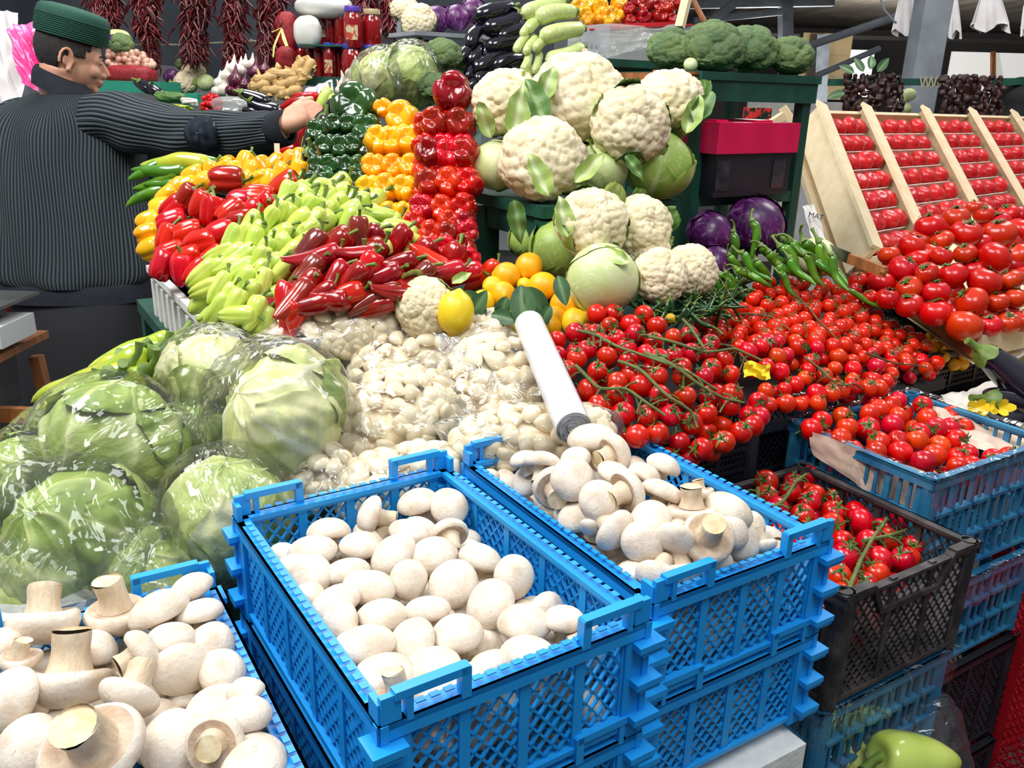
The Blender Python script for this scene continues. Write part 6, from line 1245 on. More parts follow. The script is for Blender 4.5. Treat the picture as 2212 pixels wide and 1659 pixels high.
for x, y, w in ((1842, 132, 14), (1872, 130, 20), (1948, 62, 16)):
    c = at(x, y, 12); g = G().sph(16, 10, lambda U: U*(w/2*12/FPX)+c)
    solo('ceiling_lamp', g, emit_mat('lamp_glow', (1, .97, .92), 14), {1842: 'bright lamp far back, left of a pair', 1872: 'bright lamp far back, right of a pair', 1948: 'bright lamp glowing behind the hanging white cloth'}[x], 'lamp', 'lamps of the hall')
def beam(p, q, r, label, m=m_steel, sq=True, nm='steel_beam'):
    g = G(); (g.bar(p, q, r*2, r*2) if sq else g.tube([p, q], r, 10)); solo(nm, g, m, label, 'beam', 'steelwork of the hall', smooth=not sq)
beam(at(1700, 260, 9), at(1695, -80, 9), .06, 'slim grey column behind the broccoli row')
beam(at(1480, 8, 9), at(1800, 2, 9), .05, 'grey horizontal beam at the top above the broccoli')
beam(at(1500, 45, 8.8), at(1690, 25, 8.8), .035, 'silver pipe ending at the slim column', sq=False)
beam(at(1745, 100, 8), at(2020, 8, 7), .035, 'long diagonal grey pipe crossing towards the big post', sq=False)
beam(at(1760, 165, 8.5), at(1900, 105, 8.5), .03, 'short diagonal strut below the long pipe', sq=False)
beam(at(1530, 50, 8.6), at(1620, -20, 8.6), .04, 'diagonal strut at the top left of the roof')
beam(at(1775, 80, 13.5), at(1768, 240, 13.5), .1, 'dark grey upright in front of the tan cladding')
c = at(1995, 125, 4.8); g = G().box((c[0], c[1], 1.6), (.15, .15, 3.2)).box((c[0]+.085, c[1]+.02, 1.6), (.02, .12, 3.2)); solo('steel_post', g, m_steel, 'big grey square post between the strings of dried fruit', 'post', smooth=False)
g = G().bar(at(1790, 178, 4.5), at(2240, 176, 4.5), .03, .035); solo('green_rail', g, m_gwood, 'thin green rail carrying the dried fruit strings', 'rail', smooth=False)
g = G()
for i in range(9): g.tube([at(2000-12+i*6, 165+(i % 2)*22, 4.45), at(2000-8+i*6, 190-(i % 2)*22, 4.45)], .004, 6)
solo('twine', g, M_('twine', (150, 140, 120), rough=.9), 'twine binding the green rail to the grey post', 'twine')
m_dry = M_('dried_fruit', (58, 22, 20), (32, 14, 16), 60, .45, .5, 200, rand=.2, spots=(30, (110, 44, 30), .62, .72))
def blobs(path, r, step, seed, jit=.6, mat=None):
    g = G(); rn = random.Random(seed); path = np.array(path); L_ = np.linalg.norm(path[-1]-path[0]); n = int(L_/step)
    for i in range(n):
        p = path[0]+(path[-1]-path[0])*(i+.5)/n; rr = r*rn.uniform(.8, 1.25); s = rn.randrange(99)
        sx = np.array([rn.uniform(.6, 1.0), rn.uniform(.6, 1.0), rn.uniform(.7, 1.2)]); o_ = np.array([rn.uniform(-jit, jit)*r, rn.uniform(-jit, jit)*r, 0])
        g.sph(9, 7, lambda U: U*rr*sx*(1+.25*ns(U, s, 3))[:, None]+p+o_)
    return g
for k, (x0, x1, y0, y1, nm) in enumerate(((1832, 1948, 168, 243, 'left'), (2040, 2160, 170, 256, 'right'))):
    for i in range(9):
        x = x0+(x1-x0)*i/8; g = blobs([at(x, y0-6, 4.4), at(x-3, y1+((i*7) % 5-2)*4, 4.4)], .022, .024, i+k*20)
        solo('dried_fruit_string', g, m_dry, 'string of dark dried fruit, %s from left in the %s bunch on the green rail' % (ORD[i], nm), 'dried fruit', 'dried fruit strings')
for k, (x, y, an) in enumerate(((1865, 155, 120), (1880, 150, 80), (1895, 155, 50), (1845, 158, 150), (1825, 200, 190))):
    a = math.radians(an); leafput(x, y, 4.35, an, 0, k % 3, 1.15, 'green leaf above the left bunch of dried fruit, %s' % ORD[k], grp=None)
def hangcloth(x, y0, y1, w, d, seed, label):
    g = G(); P = []
    for i in range(14):
        t = i/13; row = []
        for j in range(40):
            a = j/40*6.2832; r = (.25+.75*t**.6)*w/2*d/FPX*(1+.22*math.sin(a*7+seed)*t); c = at(x, y0+(y1-y0)*t+(10*math.sin(a*3+seed)*t if i > 11 else 0), d); row.append(c+np.array([r*math.cos(a), r*.6*math.sin(a), 0]))
        P.append(row)
    g.grid(np.array(P), cv=True); solo('hanging_cloth', g, M_('white_cloth', (236, 232, 230), (218, 212, 212), 6, .9), label, 'cloth', 'white cloths hanging from the roof')
hangcloth(1960, -30, 70, 56, 5.0, 1, 'white cloth hanging left of the grey post'); hangcloth(2140, -30, 62, 72, 5.0, 2, 'white cloth hanging right of the grey post'); hangcloth(2062, -20, 75, 26, 5.1, 3, 'narrow white cloth hanging against the grey post'); hangcloth(2214, 10, 70, 18, 5.0, 4, 'white cloth at the right picture edge')
g = G(); pts = [at(1900, -10, 5), at(1910, 20, 5), at(1930, 45, 5), at(1942, 52, 5)]; g.tube(pts, .006, 6); solo('lamp_cable', g, m_steel, 'thin cable swinging to the hanging white cloth', 'cable')
# things far behind the shelf
slab('market_counter', 1600, 215, 1790, 600, 9, m_white, None, 'pale counter far behind the green shelf', 'counter'); slab('market_counter', 1690, 236, 1990, 680, 7.5, M_('white_goods', (214, 214, 216), (180, 184, 192), 4, .7), None, 'white goods on a counter far behind the tilted boxes', 'counter')
m_flor = M_('floral_cloth', (206, 34, 30), (20, 24, 22), 26, .8, thr=(.48, .52), spots=(34, (240, 96, 60), .6, .64))
slab('floral_cloth', 1608, 232, 1662, 268, 3.6, m_flor, None, 'red flowered cloth seen through the green shelf', 'cloth')
for i, (x0, y0, x1, y1) in enumerate(((1690, 232, 1720, 275), (1655, 275, 1692, 250))): g = G().bar(at(x0, y0, 3.3), at(x1, y1, 3.3), .03, .03); solo('wooden_lath', g, m_wood, ('slanting pale lath behind the shelf, right one', 'slanting pale lath behind the shelf, left one')[i], 'lath', smooth=False)
for i, (x, y, r) in enumerate(((1962, 205, 16), (1955, 235, 14), (1945, 222, 12))): veg(x, y, 4.6, r, CABW, (0, 1, 0), i, .1, 'cabbage', 'pale cabbage behind the grey post, %s from the top' % ORD[i], 'cabbage', 'cabbages behind the grey post')
# ---------------------------------------------------------------- back stall
c = at(470, 262, 3.4); g = G().box((c[0], c[1], c[2]-.02), (1.1, .9, .04)).box((c[0], c[1]+.2, c[2]/2), (1.0, .4, c[2]-.06)); solo('stall_table', g, m_gwood, 'lower stall table just beyond the vendor\'s outstretched sleeve', 'table', smooth=False)
g = G().box(at(480, 245, 4.3)-np.array([0, 0, .1]), (2.6, .7, .06)).box(at(480, 245, 4.3)-np.array([0, -.2, .7]), (2.4, .2, 1.2)); solo('stall_table', g, m_gwood, 'stall table carrying the goods at the back left', 'table', smooth=False)
m_chs = M_('dried_chilli', (108, 18, 26), (66, 10, 18), 30, .3, 0, coat=.3, rand=.2)
def chilistring(x, y0, y1, w, d, n, seed, label, taper=None):
    rn = random.Random(seed); g = G()
    for i in range(n):
        t = rn.random(); ww = w*(1-.35*t) if taper is None else w*taper(t); xx = x+rn.gauss(0, .21)*ww; p = at(xx, y0+(y1-y0)*t, d)+np.array([0, rn.uniform(-.05, .05), 0])
        L_ = rn.uniform(.05, .08); dr = unit(np.array([rn.gauss(0, .55), rn.gauss(0, .4), -1])); q = p+dr*L_; m_ = (p+q)/2+np.array([rn.gauss(0, .008), 0, 0]); g.tube([p, m_, q], [.006, .0055, .001], 5, cap=False)
    s = G(); 
    for k in (-.2, 0, .2): s.tube([at(x+k*w, y0-40, d), at(x+k*w*.6, y1-10, d)], .003, 5)
    r = thing('chilli_string', label, 'dried chillies', 'bunches of dried red chillies', loc=tuple(at(x, y0, d))); bo = np.array(r.location); g.shift(-bo); s.shift(-bo)
    ob('chillies', g.mesh('chillies', m_chs), r)['kind'] = 'stuff'; ob('cord', s.mesh('cord', M_('twine', (150, 140, 120))), r)
CS = [(228, -40, 55, 74, 'hanging bunch of dried red chillies just right of the hat'), (315, -40, 60, 70, 'second hanging bunch of dried chillies with a long thin tail'), (420, -40, 125, 72, 'third hanging bunch of dried chillies, wide and blunt'), (505, -40, 138, 60, 'fourth hanging bunch of dried chillies, longest and narrow'), (585, -40, 128, 66, 'fifth hanging bunch, left of the white radishes'), (792, -40, 25, 40, 'small bunch of dried chillies right of the radishes'), (848, -40, 62, 52, 'bunch of dried chillies beside the grey post at the top')]
for i, (x, y0, y1, w, l) in enumerate(CS): chilistring(x, y0, y1, w, 4.15, 480, i, l)
chilistring(325, 50, 135, 26, 4.15, 160, 31, 'thin tail of dried chillies below the second bunch')
for i, (a_, b_) in enumerate((((215, 97), (560, 88)), ((540, 85), (640, 118)))): g = G().tube([at(*a_, 4.2), at((a_[0]+b_[0])/2, (a_[1]+b_[1])/2+4, 4.2), at(*b_, 4.2)], .004, 6); solo('rope', g, M_('twine', (150, 140, 120)), ('rope stretched behind the hanging chillies', 'short rope slanting to the radishes')[i], 'rope')
# jars of red paste
m_paste = M_('red_paste', (156, 14, 18), (132, 10, 14), 30, .12, 0, coat=.8, rand=.1); m_lids = [M_('blue_lid', (40, 66, 160), rough=.35), M_('purple_lid', (96, 60, 170), rough=.35), M_('green_lid', (40, 110, 90), rough=.35), M_('gold_lid', (196, 176, 130), rough=.35)]
m_lab = M_('jar_label', (206, 190, 150), (190, 60, 40), 60, .6, thr=(.5, .55))
def jar(x, y, w, h, d, lid, label, lab=False):
    R_ = w/2*d/FPX; H_ = h*d/FPX; p = at(x, y+h/2, d); root = thing('jar', label, 'jar', 'jars of red paste', loc=tuple(p))
    ob('glass_body', G().lathe([(0, 0), (R_*.9, 0), (R_, R_*.15), (R_, H_*.68), (R_*.93, H_*.76), (R_*.8, H_*.83), (R_*.8, H_*.88)], 24).mesh('glass_body', m_paste), root)
    ob('lid', G().lathe([(R_*.86, H_*.86), (R_*.88, H_*.87), (R_*.88, H_*.96), (R_*.84, H_), (0, H_)], 24).mesh('lid', m_lids[lid], True, 40), root)
    if lab: ob('label', G().grid(np.array([[[R_*1.01*math.sin(a), -R_*1.01*math.cos(a), z] for a in np.linspace(-.7, .7, 9)] for z in (H_*.2, H_*.55)])).mesh('label', m_lab), root)
k = 0
for x, y, w, h, d, lid, lab, l in [(805, 67, 41, 80, 4.0, 3, 0, 'large jar with gold lid, right end of upper row'), (764, 63, 40, 84, 3.95, 1, 1, 'labelled jar with purple lid in the upper row'), (737, 60, 24, 76, 4.1, 1, 0, 'jar with purple lid behind the labelled one'), (717, 60, 24, 72, 4.15, 2, 0, 'jar with green lid in the upper row'), (701, 62, 20, 66, 4.2, 0, 1, 'leftmost jar of the upper row'),
        (762, 138, 44, 76, 4.0, 0, 0, 'largest jar in the lower row under labelled one'), (803, 130, 38, 56, 4.0, 0, 0, 'jar with blue lid at the right of lower row'), (830, 125, 20, 46, 4.2, 1, 0, 'small jar at the right end of lower row'), (733, 136, 20, 72, 4.1, 1, 0, 'narrow jar in the lower row'), (713, 136, 26, 76, 4.05, 0, 1, 'jar with bright label in the lower row'), (690, 135, 22, 70, 4.1, 0, 0, 'jar behind the ginger in the lower row'), (672, 128, 22, 54, 4.15, 0, 0, 'jar above the ginger'), (652, 122, 22, 44, 4.2, 0, 0, 'leftmost jar of the lower row'), (921, 108, 18, 50, 2.85, 2, 0, 'small red jar left of the broccoli')]: jar(x, y, w, h, d, lid, l, lab)
g = G().box(at(750, 168, 4.15)-np.array([0, 0, .02]), (.5, .4, .04)); solo('jar_shelf', g, m_gwood, 'board under the lower row of jars', 'board', smooth=False)
g = G().box(at(760, 104, 4.15), (.42, .4, .008)); solo('jar_shelf', g, m_gwood, 'thin board between the two rows of jars', 'board', smooth=False)
# radishes in bags, red net sacks
m_rad = M_('white_radish', (240, 238, 232), (222, 222, 214), 6, .35, .2, 12, coat=.3); m_net = M_('red_net', (170, 26, 36), (120, 14, 26), 90, .6, .5, 200)
def blob(name, x, y, rx, ry, d, mat, label, cat, group=None, seed=0, ex=.8, wr=.03):
    a, b = rx*d/FPX, ry*d/FPX; P = at(x, y, d)
    g = G().sph(48, 30, lambda U: (np.sign(U)*np.abs(U)**ex)*np.array([a, a*.7, b])*(1+wr*ns(U, seed, 3)+wr*.5*ns(U, seed+1, 9))[:, None]+P); return solo(name, g, mat, label, cat, group)
blob('bagged_radish', 700, 14, 62, 24, 4.05, m_rad, 'big white bag of radishes at the very top', 'radish', 'bagged white radishes', 1); blob('bagged_radish', 664, 70, 30, 34, 4.0, m_rad, 'round white bagged radish left of the jars', 'radish', 'bagged white radishes', 2)
blob('net_sack', 620, 70, 26, 42, 4.15, m_net, 'red net sack behind the yellow ribbons', 'sack', 'red net sacks', 3); blob('net_sack', 618, 130, 24, 28, 4.1, m_net, 'red net sack left of the ginger', 'sack', 'red net sacks', 4)
g = G(); g.tube([at(608, 62, 3.95), at(600, 80, 3.95), at(592, 100, 3.95), at(590, 124, 3.95)], [.006, .012, .012, .008], 6, flat=.3); g.tube([at(608, 62, 3.95), at(614, 85, 3.95), at(620, 100, 3.95)], [.006, .01, .008], 6, flat=.3); g.tube([at(588, 70, 3.95), at(608, 60, 3.95)], [.01, .006], 6, flat=.3); solo('yellow_ribbon', g, M_('yellow_ribbon', (222, 214, 130)), 'pale yellow ribbon tied at the red net sack', 'ribbon')
# ginger, onions, garlic
m_gin = M_('ginger_skin', (206, 170, 110), (180, 140, 84), 40, .6, .4, 80)
rn = random.Random(6)
for i, (x, y, an, L_) in enumerate([(572, 170, 10, 60), (610, 160, -5, 70), (640, 150, 50, 55), (665, 150, 60, 50), (620, 180, 20, 60), (590, 195, 0, 60), (625, 200, 15, 60), (650, 165, 100, 40), (560, 185, 10, 50)]):
    a = math.radians(an); P = at(x, y, 3.9); L_ = L_*3.9/FPX; g = G(); e = W(math.cos(a), math.sin(a), 0); f = W(-math.sin(a), math.cos(a), 0)
    g.tube([P-e*L_*.5, P-e*L_*.3, P-e*L_*.05, P+e*L_*.2, P+e*L_*.45, P+e*L_*.5], [.008, .026, .02, .028, .02, .005], 10)
    for s in (-.2, .1, .3): g.tube([P+e*L_*s, P+e*L_*s+f*.03*rn.choice((-1, 1))+e*.01, P+e*L_*s+f*.05*rn.choice((-1, 1))], [.016, .017, .004], 8)
    solo('ginger_root', g, m_gin, 'knobbly ginger root on the back stall, %s of the pile' % ORD[i], 'ginger', 'ginger roots')
for i, (x, y, r) in enumerate([(508, 175, 17), (530, 185, 15), (552, 157, 16), (515, 200, 14), (560, 178, 16), (572, 152, 14), (540, 205, 14), (498, 195, 12)]): veg(x, y, 4.0, r, ONI, (.1, .9, .2), i, .035, 'red_onion', 'dark red onion left of the ginger, %s of the pile' % ORD[i], 'onion', 'red onions on the back stall')
for i, (x, y, r) in enumerate([(490, 165, 15), (475, 180, 13), (505, 150, 15), (520, 152, 14), (485, 195, 15), (470, 198, 13), (545, 140, 12), (530, 140, 11), (560, 200, 12), (500, 205, 12)]): veg(x, y, 4.05, r, GARB, (.1, .9, .2), i, .028, 'garlic_bulb', 'white bulb on the back stall, %s of the pile' % ORD[i], 'garlic', 'white bulbs on the back stall')
for i, (x, y, r) in enumerate([(760, 160, 14), (775, 150, 14), (785, 165, 12), (745, 180, 13), (762, 182, 14), (780, 185, 13), (750, 200, 12), (770, 205, 13), (790, 148, 12), (735, 195, 11), (768, 168, 13)]): veg(x, y, 2.9, r, GARB, (.2*(-1)**i, .8, .4), i, .028, 'garlic_bulb', 'small white bulb in the heap left of the wrapped lettuces, %s' % ORD[i], 'garlic', 'small white bulbs by the lettuces')
for i, (x, y) in enumerate([(823, 137), (792, 172), (778, 200)]): veg(x, y, 2.7, 19, LEM[0], (.3, .9, .2), i, .033, 'lemon', 'orange-yellow lemon at the lettuces in the back, %s from the top' % ORD[i], 'lemon', 'lemons at the back')
# net sacks of onions with greens on top
rn = random.Random(1); g = G(); S_ = at(285, 130, 4.0)
for i in range(120):
    x = rn.uniform(236, 332); y = rn.uniform(112, 146)
    if y < 112+max(0, (x-300))*.9: continue
    p = at(x, y, 4.0)+np.array([0, rn.uniform(-.02, .04), 0]); g.sph(9, 7, lambda U: U*.0155+p)
solo('onion_sack', g, M_('small_pink_onions', (226, 184, 160), (210, 156, 136), 30, .35, rand=.1), 'pink net sack full of small round onions behind the vendor', 'sack')
blob('onion_sack', 285, 162, 50, 20, 4.0, m_net, 'dark red net sack under the pink onions', 'sack', None, 9, .6)
g = G().box(at(300, 188, 3.95), (.3, .25, .05)); solo('green_tray', g, M_('teal_plastic', (40, 146, 120), rough=.5), 'teal tray under the dark red net sack', 'tray', smooth=False)
g = G().box(at(418, 212, 3.9), (.11, .2, .04)); solo('green_tray', g, MATS['teal_plastic'], 'small teal tray in the middle of the back stall', 'tray', smooth=False)
blob('napa_cabbage', 252, 80, 28, 16, 4.05, m_cabw, 'long pale head above the vendor\'s face', 'cabbage', None, 12, .9); veg(247, 88, 3.98, 14, CABR, (0, .5, .8), 1, .1, 'red_cabbage', 'small purple cabbage above the vendor\'s face', 'cabbage', None)
lay([(325, 190, 150, 60), (340, 200, 150, 55), (310, 188, 150, 50)], EGG, 0, 0, 1, 3.7, .2, 'aubergine', 'aubergine', 'aubergines behind the sleeve', 'dark aubergine behind the vendor\'s shoulder, %s', 0)
lay([(553, 212, 160, 75), (572, 235, 165, 85), (600, 240, 170, 70), (545, 240, 165, 50)], EGG, 0, 0, 1, 2.75, .2, 'aubergine', 'aubergine', 'aubergines above the sleeve', 'shiny aubergine just above the vendor\'s sleeve, %s', 0)
g = G(); rn = random.Random(3)
for i in range(40): p = at(456+rn.uniform(-16, 18)+(0), 205+rn.uniform(0, 33), 3.3)+np.array([0, rn.uniform(-.02, .02), 0]); g.sph(8, 6, lambda U: U*.011+p)
solo('radish_bunch', g, m_red, 'bunch of bright red radishes behind the sleeve', 'radishes', kind='stuff')
blob('plastic_bag', 500, 225, 45, 16, 3.3, m_filmw, 'clear bag with greens behind the sleeve', 'plastic bag', None, 7); blob('leafy_greens', 370, 210, 30, 12, 3.6, m_cleafd, 'dull green leaves behind the sleeve', 'greens', None, 8, .8, .15); blob('white_root', 410, 220, 18, 9, 3.5, m_garl, 'pile of pale roots behind the sleeve', 'roots', None, 10, .8, .2)
blob('leafy_greens', 385, 232, 26, 6, 3.3, m_grnl, 'yellow-green leaves along the sleeve', 'greens', None, 18, .8, .2)
solo('plastic_sheet', sheet(590, 235, 715, 165, 722, 205, 640, 245, 3.6, 3.6, 3.3, 3.3, .01, 51), M_('bluish_plastic', (206, 206, 226), (184, 186, 212), 8, .35, .3, 20), 'bluish white plastic sheet sloping below the ginger', 'plastic sheet')
for i, (x, y, an, pr, sc, l) in enumerate([(640, 222, 15, CAPR, .8, 'long red pepper lying above the hand'), (665, 215, 20, CAPB, .6, 'short orange-red pepper above the hand'), (700, 215, 60, PALEB, .8, 'pale yellow-green pepper above the fingertips'), (722, 225, 110, PALEB, .7, 'pale yellow-green pepper touching the green stack'), (640, 300, 60, CAPR, .9, 'long red pepper hanging below the wrist'), (655, 310, 70, PALEB, .8, 'pale pepper below the wrist'), (615, 330, 20, CAPB, .8, 'red pepper under the cuff')]):
    a = math.radians(an); put(pr[i % len(pr)], frame(at(x, y, 2.5), W(math.cos(a), math.sin(a), 0), i, sc), 'pepper', l, 'pepper', 'peppers around the vendor\'s hand')
g = G().bar(at(602, 420, 2.25), at(598, 310, 2.25), .014, .004); solo('price_stick', g, m_wood, 'short pale stick under the vendor\'s sleeve', 'stick', smooth=False)
# left edge: pink bags, white cloth, stool with scale
m_pink = M_('pink_plastic_bag', (232, 40, 130), (246, 120, 190), 6, .25, .3, 14, coat=.4)
solo('pink_bags', sheet(12, 55, 78, 45, 90, 200, 42, 175, 3.2, 3.2, 3.15, 3.15, .012, 61), m_pink, 'bundle of bright pink plastic bags hanging behind the hat', 'bags')
solo('white_cloth', sheet(-60, 20, 30, 20, 45, 240, -60, 260, 3.3, 3.3, 3.2, 3.2, .02, 63), MATS['white_cloth'], 'white cloth hanging at the upper left edge', 'cloth')
root = thing('wooden_stool', 'orange worn wooden stool at the left edge, carrying the scale', 'stool', loc=tuple(at(20, 900, 2.3)*np.array([1, 1, 0]))); bo = np.array(root.location); c = at(-32, 752, 2.25); X1 = np.array([1., 0, 0])
def wb(n_, c_, s_, m=m_woodo): ob(n_, G().box(c_-bo, s_).mesh(n_, m, False), root)
wb('seat_board', c, (.18, .3, .02)); wb('apron', c+np.array([-.01, -.13, -.035]), (.15, .02, .05))
ob('leg', G().bar(c+np.array([.055, -.13, -.06])-bo, np.array([c[0]+.12, c[1]-.15, 0])-bo, .03, .03, (0, 1, 0)).mesh('leg', m_woodo, False), root); ob('leg', G().bar(c+np.array([.055, .13, -.06])-bo, np.array([c[0]+.12, c[1]+.15, 0])-bo, .03, .03, (0, 1, 0)).mesh('leg', m_woodo, False), root)
ob('leg', G().bar(c+np.array([-.07, -.13, -.06])-bo, np.array([c[0]-.14, c[1]-.15, 0])-bo, .03, .03, (0, 1, 0)).mesh('leg', m_woodo, False), root)
wb('stretcher', at(15, 895, 2.22), (.22, .02, .04)); wb('stretcher', at(20, 965, 2.2), (.26, .02, .04))
root = thing('weighing_scale', 'white shop scale with grey keys and steel pan on the stool', 'scale', loc=tuple(at(0, 745, 2.2))); bo = np.array(root.location); c = at(-14, 712, 2.2)
ob('scale_body', G().box(c-bo, (.13, .16, .055)).mesh('scale_body', M_('offwhite_plastic', (206, 210, 208), rough=.4), False), root); ob('weighing_pan', G().box(c-bo+np.array([-.02, .03, .07]), (.16, .2, .008)).mesh('weighing_pan', M_('steel_pan', (190, 190, 186), (160, 160, 158), 10, .3, metal=1), False), root)
ob('pan_post', G().box(c-bo+np.array([0, .03, .045]), (.03, .03, .05)).mesh('pan_post', m_black, False), root)
for i in range(12): ob('key', G().box(c-bo+np.array([.045-.024*(i % 3), -.082, .016-.014*(i//3)]), (.018, .004, .01)).mesh('key', M_('grey_key', (150, 146, 156), rough=.5), False), root)
c = at(20, 620, 3.0); crate(c-np.array([.1, 0, -.02]), .14, .2, .12, m_redp, 'mesh', 'small red basket behind the vendor at the left edge', None, a=0, tabs=False, pegs=False, bays=(2, 2)); blob('pink_bag', 2, 575, 14, 16, 3.0, m_pink, 'scrap of pink bag above the red basket', 'bag', None, 6)
g = G().box(at(20, 700, 3.05)-np.array([0, 0, .35]), (.35, .3, .7)); solo('crate_stand', g, m_dark, 'dark block behind the stool at the left', 'stand', smooth=False)

for x, y, d, e in ((1872, 130, 11, 260), (2050, 90, 9.5, 170), (1650, 120, 9.5, 130)):  # first sits at a lamp; the others are fill added to brighten roof and wall
    l = bpy.data.lights.new('hall_lamp_and_fill', 'POINT'); l.energy = e; l.shadow_soft_size = .12; o = bpy.data.objects.new('hall_lamp_and_fill', l); COL.objects.link(o); o.location = at(x, y, d)
    tag(o, {1872: 'light of the bright pair of lamps far back', 2050: 'fill light added behind the grey post', 1650: 'fill light added behind the broccoli'}[x], 'lamp')

_c = bpy.data.curves.new('print', 'FONT'); _c.body = 'MAT'; _c.size = .022; _c.extrude = .0004; _o = bpy.data.objects.new('tmp', _c); COL.objects.link(_o)
bpy.context.view_layer.update(); _me = bpy.data.meshes.new_from_object(_o.evaluated_get(bpy.context.evaluated_depsgraph_get())); bpy.data.objects.remove(_o)
_me.materials.clear(); _me.materials.append(M_('print_blue', (40, 60, 110), rough=.8)); _np = [o for o in COL.objects if o.name.startswith('newspaper')][0]
_p = at(1745, 468, 2.44); _M = Matrix([[CR[0], CU[0], -CF[0], _p[0]], [CR[1], CU[1], -CF[1], _p[1]], [CR[2], CU[2], -CF[2], _p[2]], [0, 0, 0, 1]]) @ Matrix.Rotation(-.25, 4, 'Z')
ob('printed_word', _me, _np, _M)
# ---------------------------------------------------------------- the vendor, seen from behind, reaching to the right
m_skin = M_('skin', (226, 172, 144), (208, 148, 120), 14, .5, .2, 300, sub=.12, bdist=.0006)
m_hair = M_('dark_hair', (34, 30, 32), (58, 50, 50), 160, .8, .8, 500, bdist=.003)
m_hat = M_('green_hat_cloth', (30, 82, 66), (24, 70, 58), 10, .8, .2, 200)
m_navy = M_('navy_knit', (22, 28, 40), (16, 20, 30), 40, .9, .6, 300)
m_trou = M_('dark_trousers', (20, 22, 28), (14, 15, 20), 8, .85, .3, 20)
m_leath = M_('black_leather_patch', (26, 34, 46), (18, 24, 34), 20, .22, .7, 26, bdist=.006)
def rib_mat(name):
    m = bpy.data.materials.new(name); m.use_nodes = True; nt = m.node_tree; N = nt.nodes; L = nt.links; b = N['Principled BSDF']
    a = N.new('ShaderNodeAttribute'); a.attribute_name = 'vein'
    s = N.new('ShaderNodeMath'); s.operation = 'SINE'; L.new(a.outputs['Fac'], s.inputs[0])
    mr = N.new('ShaderNodeMapRange'); mr.inputs[1].default_value = -.5; mr.inputs[2].default_value = .8; L.new(s.outputs[0], mr.inputs[0])
    mx = N.new('ShaderNodeMix'); mx.data_type = 'RGBA'; mx.inputs[6].default_value = (*lin((20, 26, 34)), 1); mx.inputs[7].default_value = (*lin((72, 84, 88)), 1); L.new(mr.outputs[0], mx.inputs[0]); L.new(mx.outputs[2], b.inputs['Base Color'])
    bp = N.new('ShaderNodeBump'); bp.inputs['Strength'].default_value = .8; bp.inputs['Distance'].default_value = .004; L.new(s.outputs[0], bp.inputs['Height']); L.new(bp.outputs[0], b.inputs['Normal']); b.inputs['Roughness'].default_value = .9
    return m
m_ribs = rib_mat('ribbed_jacket_cloth')
PD = 2.75
person = thing('person', 'man in a green round hat and dark ribbed jacket reaching for produce', 'person', None, loc=tuple(at(165, 400, PD)*np.array([1, 1, 0])))
PO = np.array(person.location)
def px(x, y, d=PD): return at(x, y, d)-PO
VX = unit(CR*np.array([1, 1, 0])); VY = unit(CF*np.array([1, 1, 0])); VZ = np.array([0, 0, 1.])
def loft(rings, n=64, up=False):
    "rings: (centre, half width along vx, half depth along vy, squareness, vx, vy)"
    P = []
    for c, a, b, e, vx, vy in rings:
        row = []
        for t in np.arange(n)*2*math.pi/n:
            cx, sy = math.cos(t), math.sin(t); row.append(c+vx*a*math.copysign(abs(cx)**e, cx)+vy*b*math.copysign(abs(sy)**e, sy))
        P.append(row)
    return np.array(P)
def capped(P, g):
    n = P.shape[1]; g.grid(P, cv=True); g.add(list(P[0])+[P[0].mean(0)], [(i, (i+1) % n, n) for i in range(n)]); g.add(list(P[-1])+[P[-1].mean(0)], [((i+1) % n, i, n) for i in range(n)])
def densify(keys, k=6):
    keys = [[np.asarray(q, float) if not np.isscalar(q) else float(q) for q in r] for r in keys]; out = []
    def cr(p0, p1, p2, p3, t): return .5*((2*p1)+(-p0+p2)*t+(2*p0-5*p1+4*p2-p3)*t*t+(-p0+3*p1-3*p2+p3)*t**3)
    for i in range(len(keys)-1):
        a = keys[max(i-1, 0)]; b = keys[i]; c = keys[i+1]; d = keys[min(i+2, len(keys)-1)]
        for j in range(k): out.append([cr(*z, j/k) for z in zip(a, b, c, d)])
    out.append(keys[-1]); return out
# --- body (one surface): legs, trunk, neck, head and hands are fused by a voxel remesh
def fused(name, g, mat, vox, parent, smooth=4):
    o = ob(name, g.mesh(name, mat), parent); m = o.modifiers.new('fuse', 'REMESH'); m.mode = 'VOXEL'; m.voxel_size = vox; m.use_smooth_shade = True
    s = o.modifiers.new('soft', 'CORRECTIVE_SMOOTH' if False else 'SMOOTH'); s.factor = .5; s.iterations = smooth; return o
g = G()
# head: picture centre about (165,130); face looks to the right and slightly away and down
HF = unit(VX*.80+VY*.52-VZ*.20)              # facing
HU = unit(VZ*.96+VX*.16+HF*.05); HU = unit(HU-HF*(HU@HF)); HL = np.cross(HU, HF)   # HL points to his left
if HL@VY < 0: pass
HR = -HL
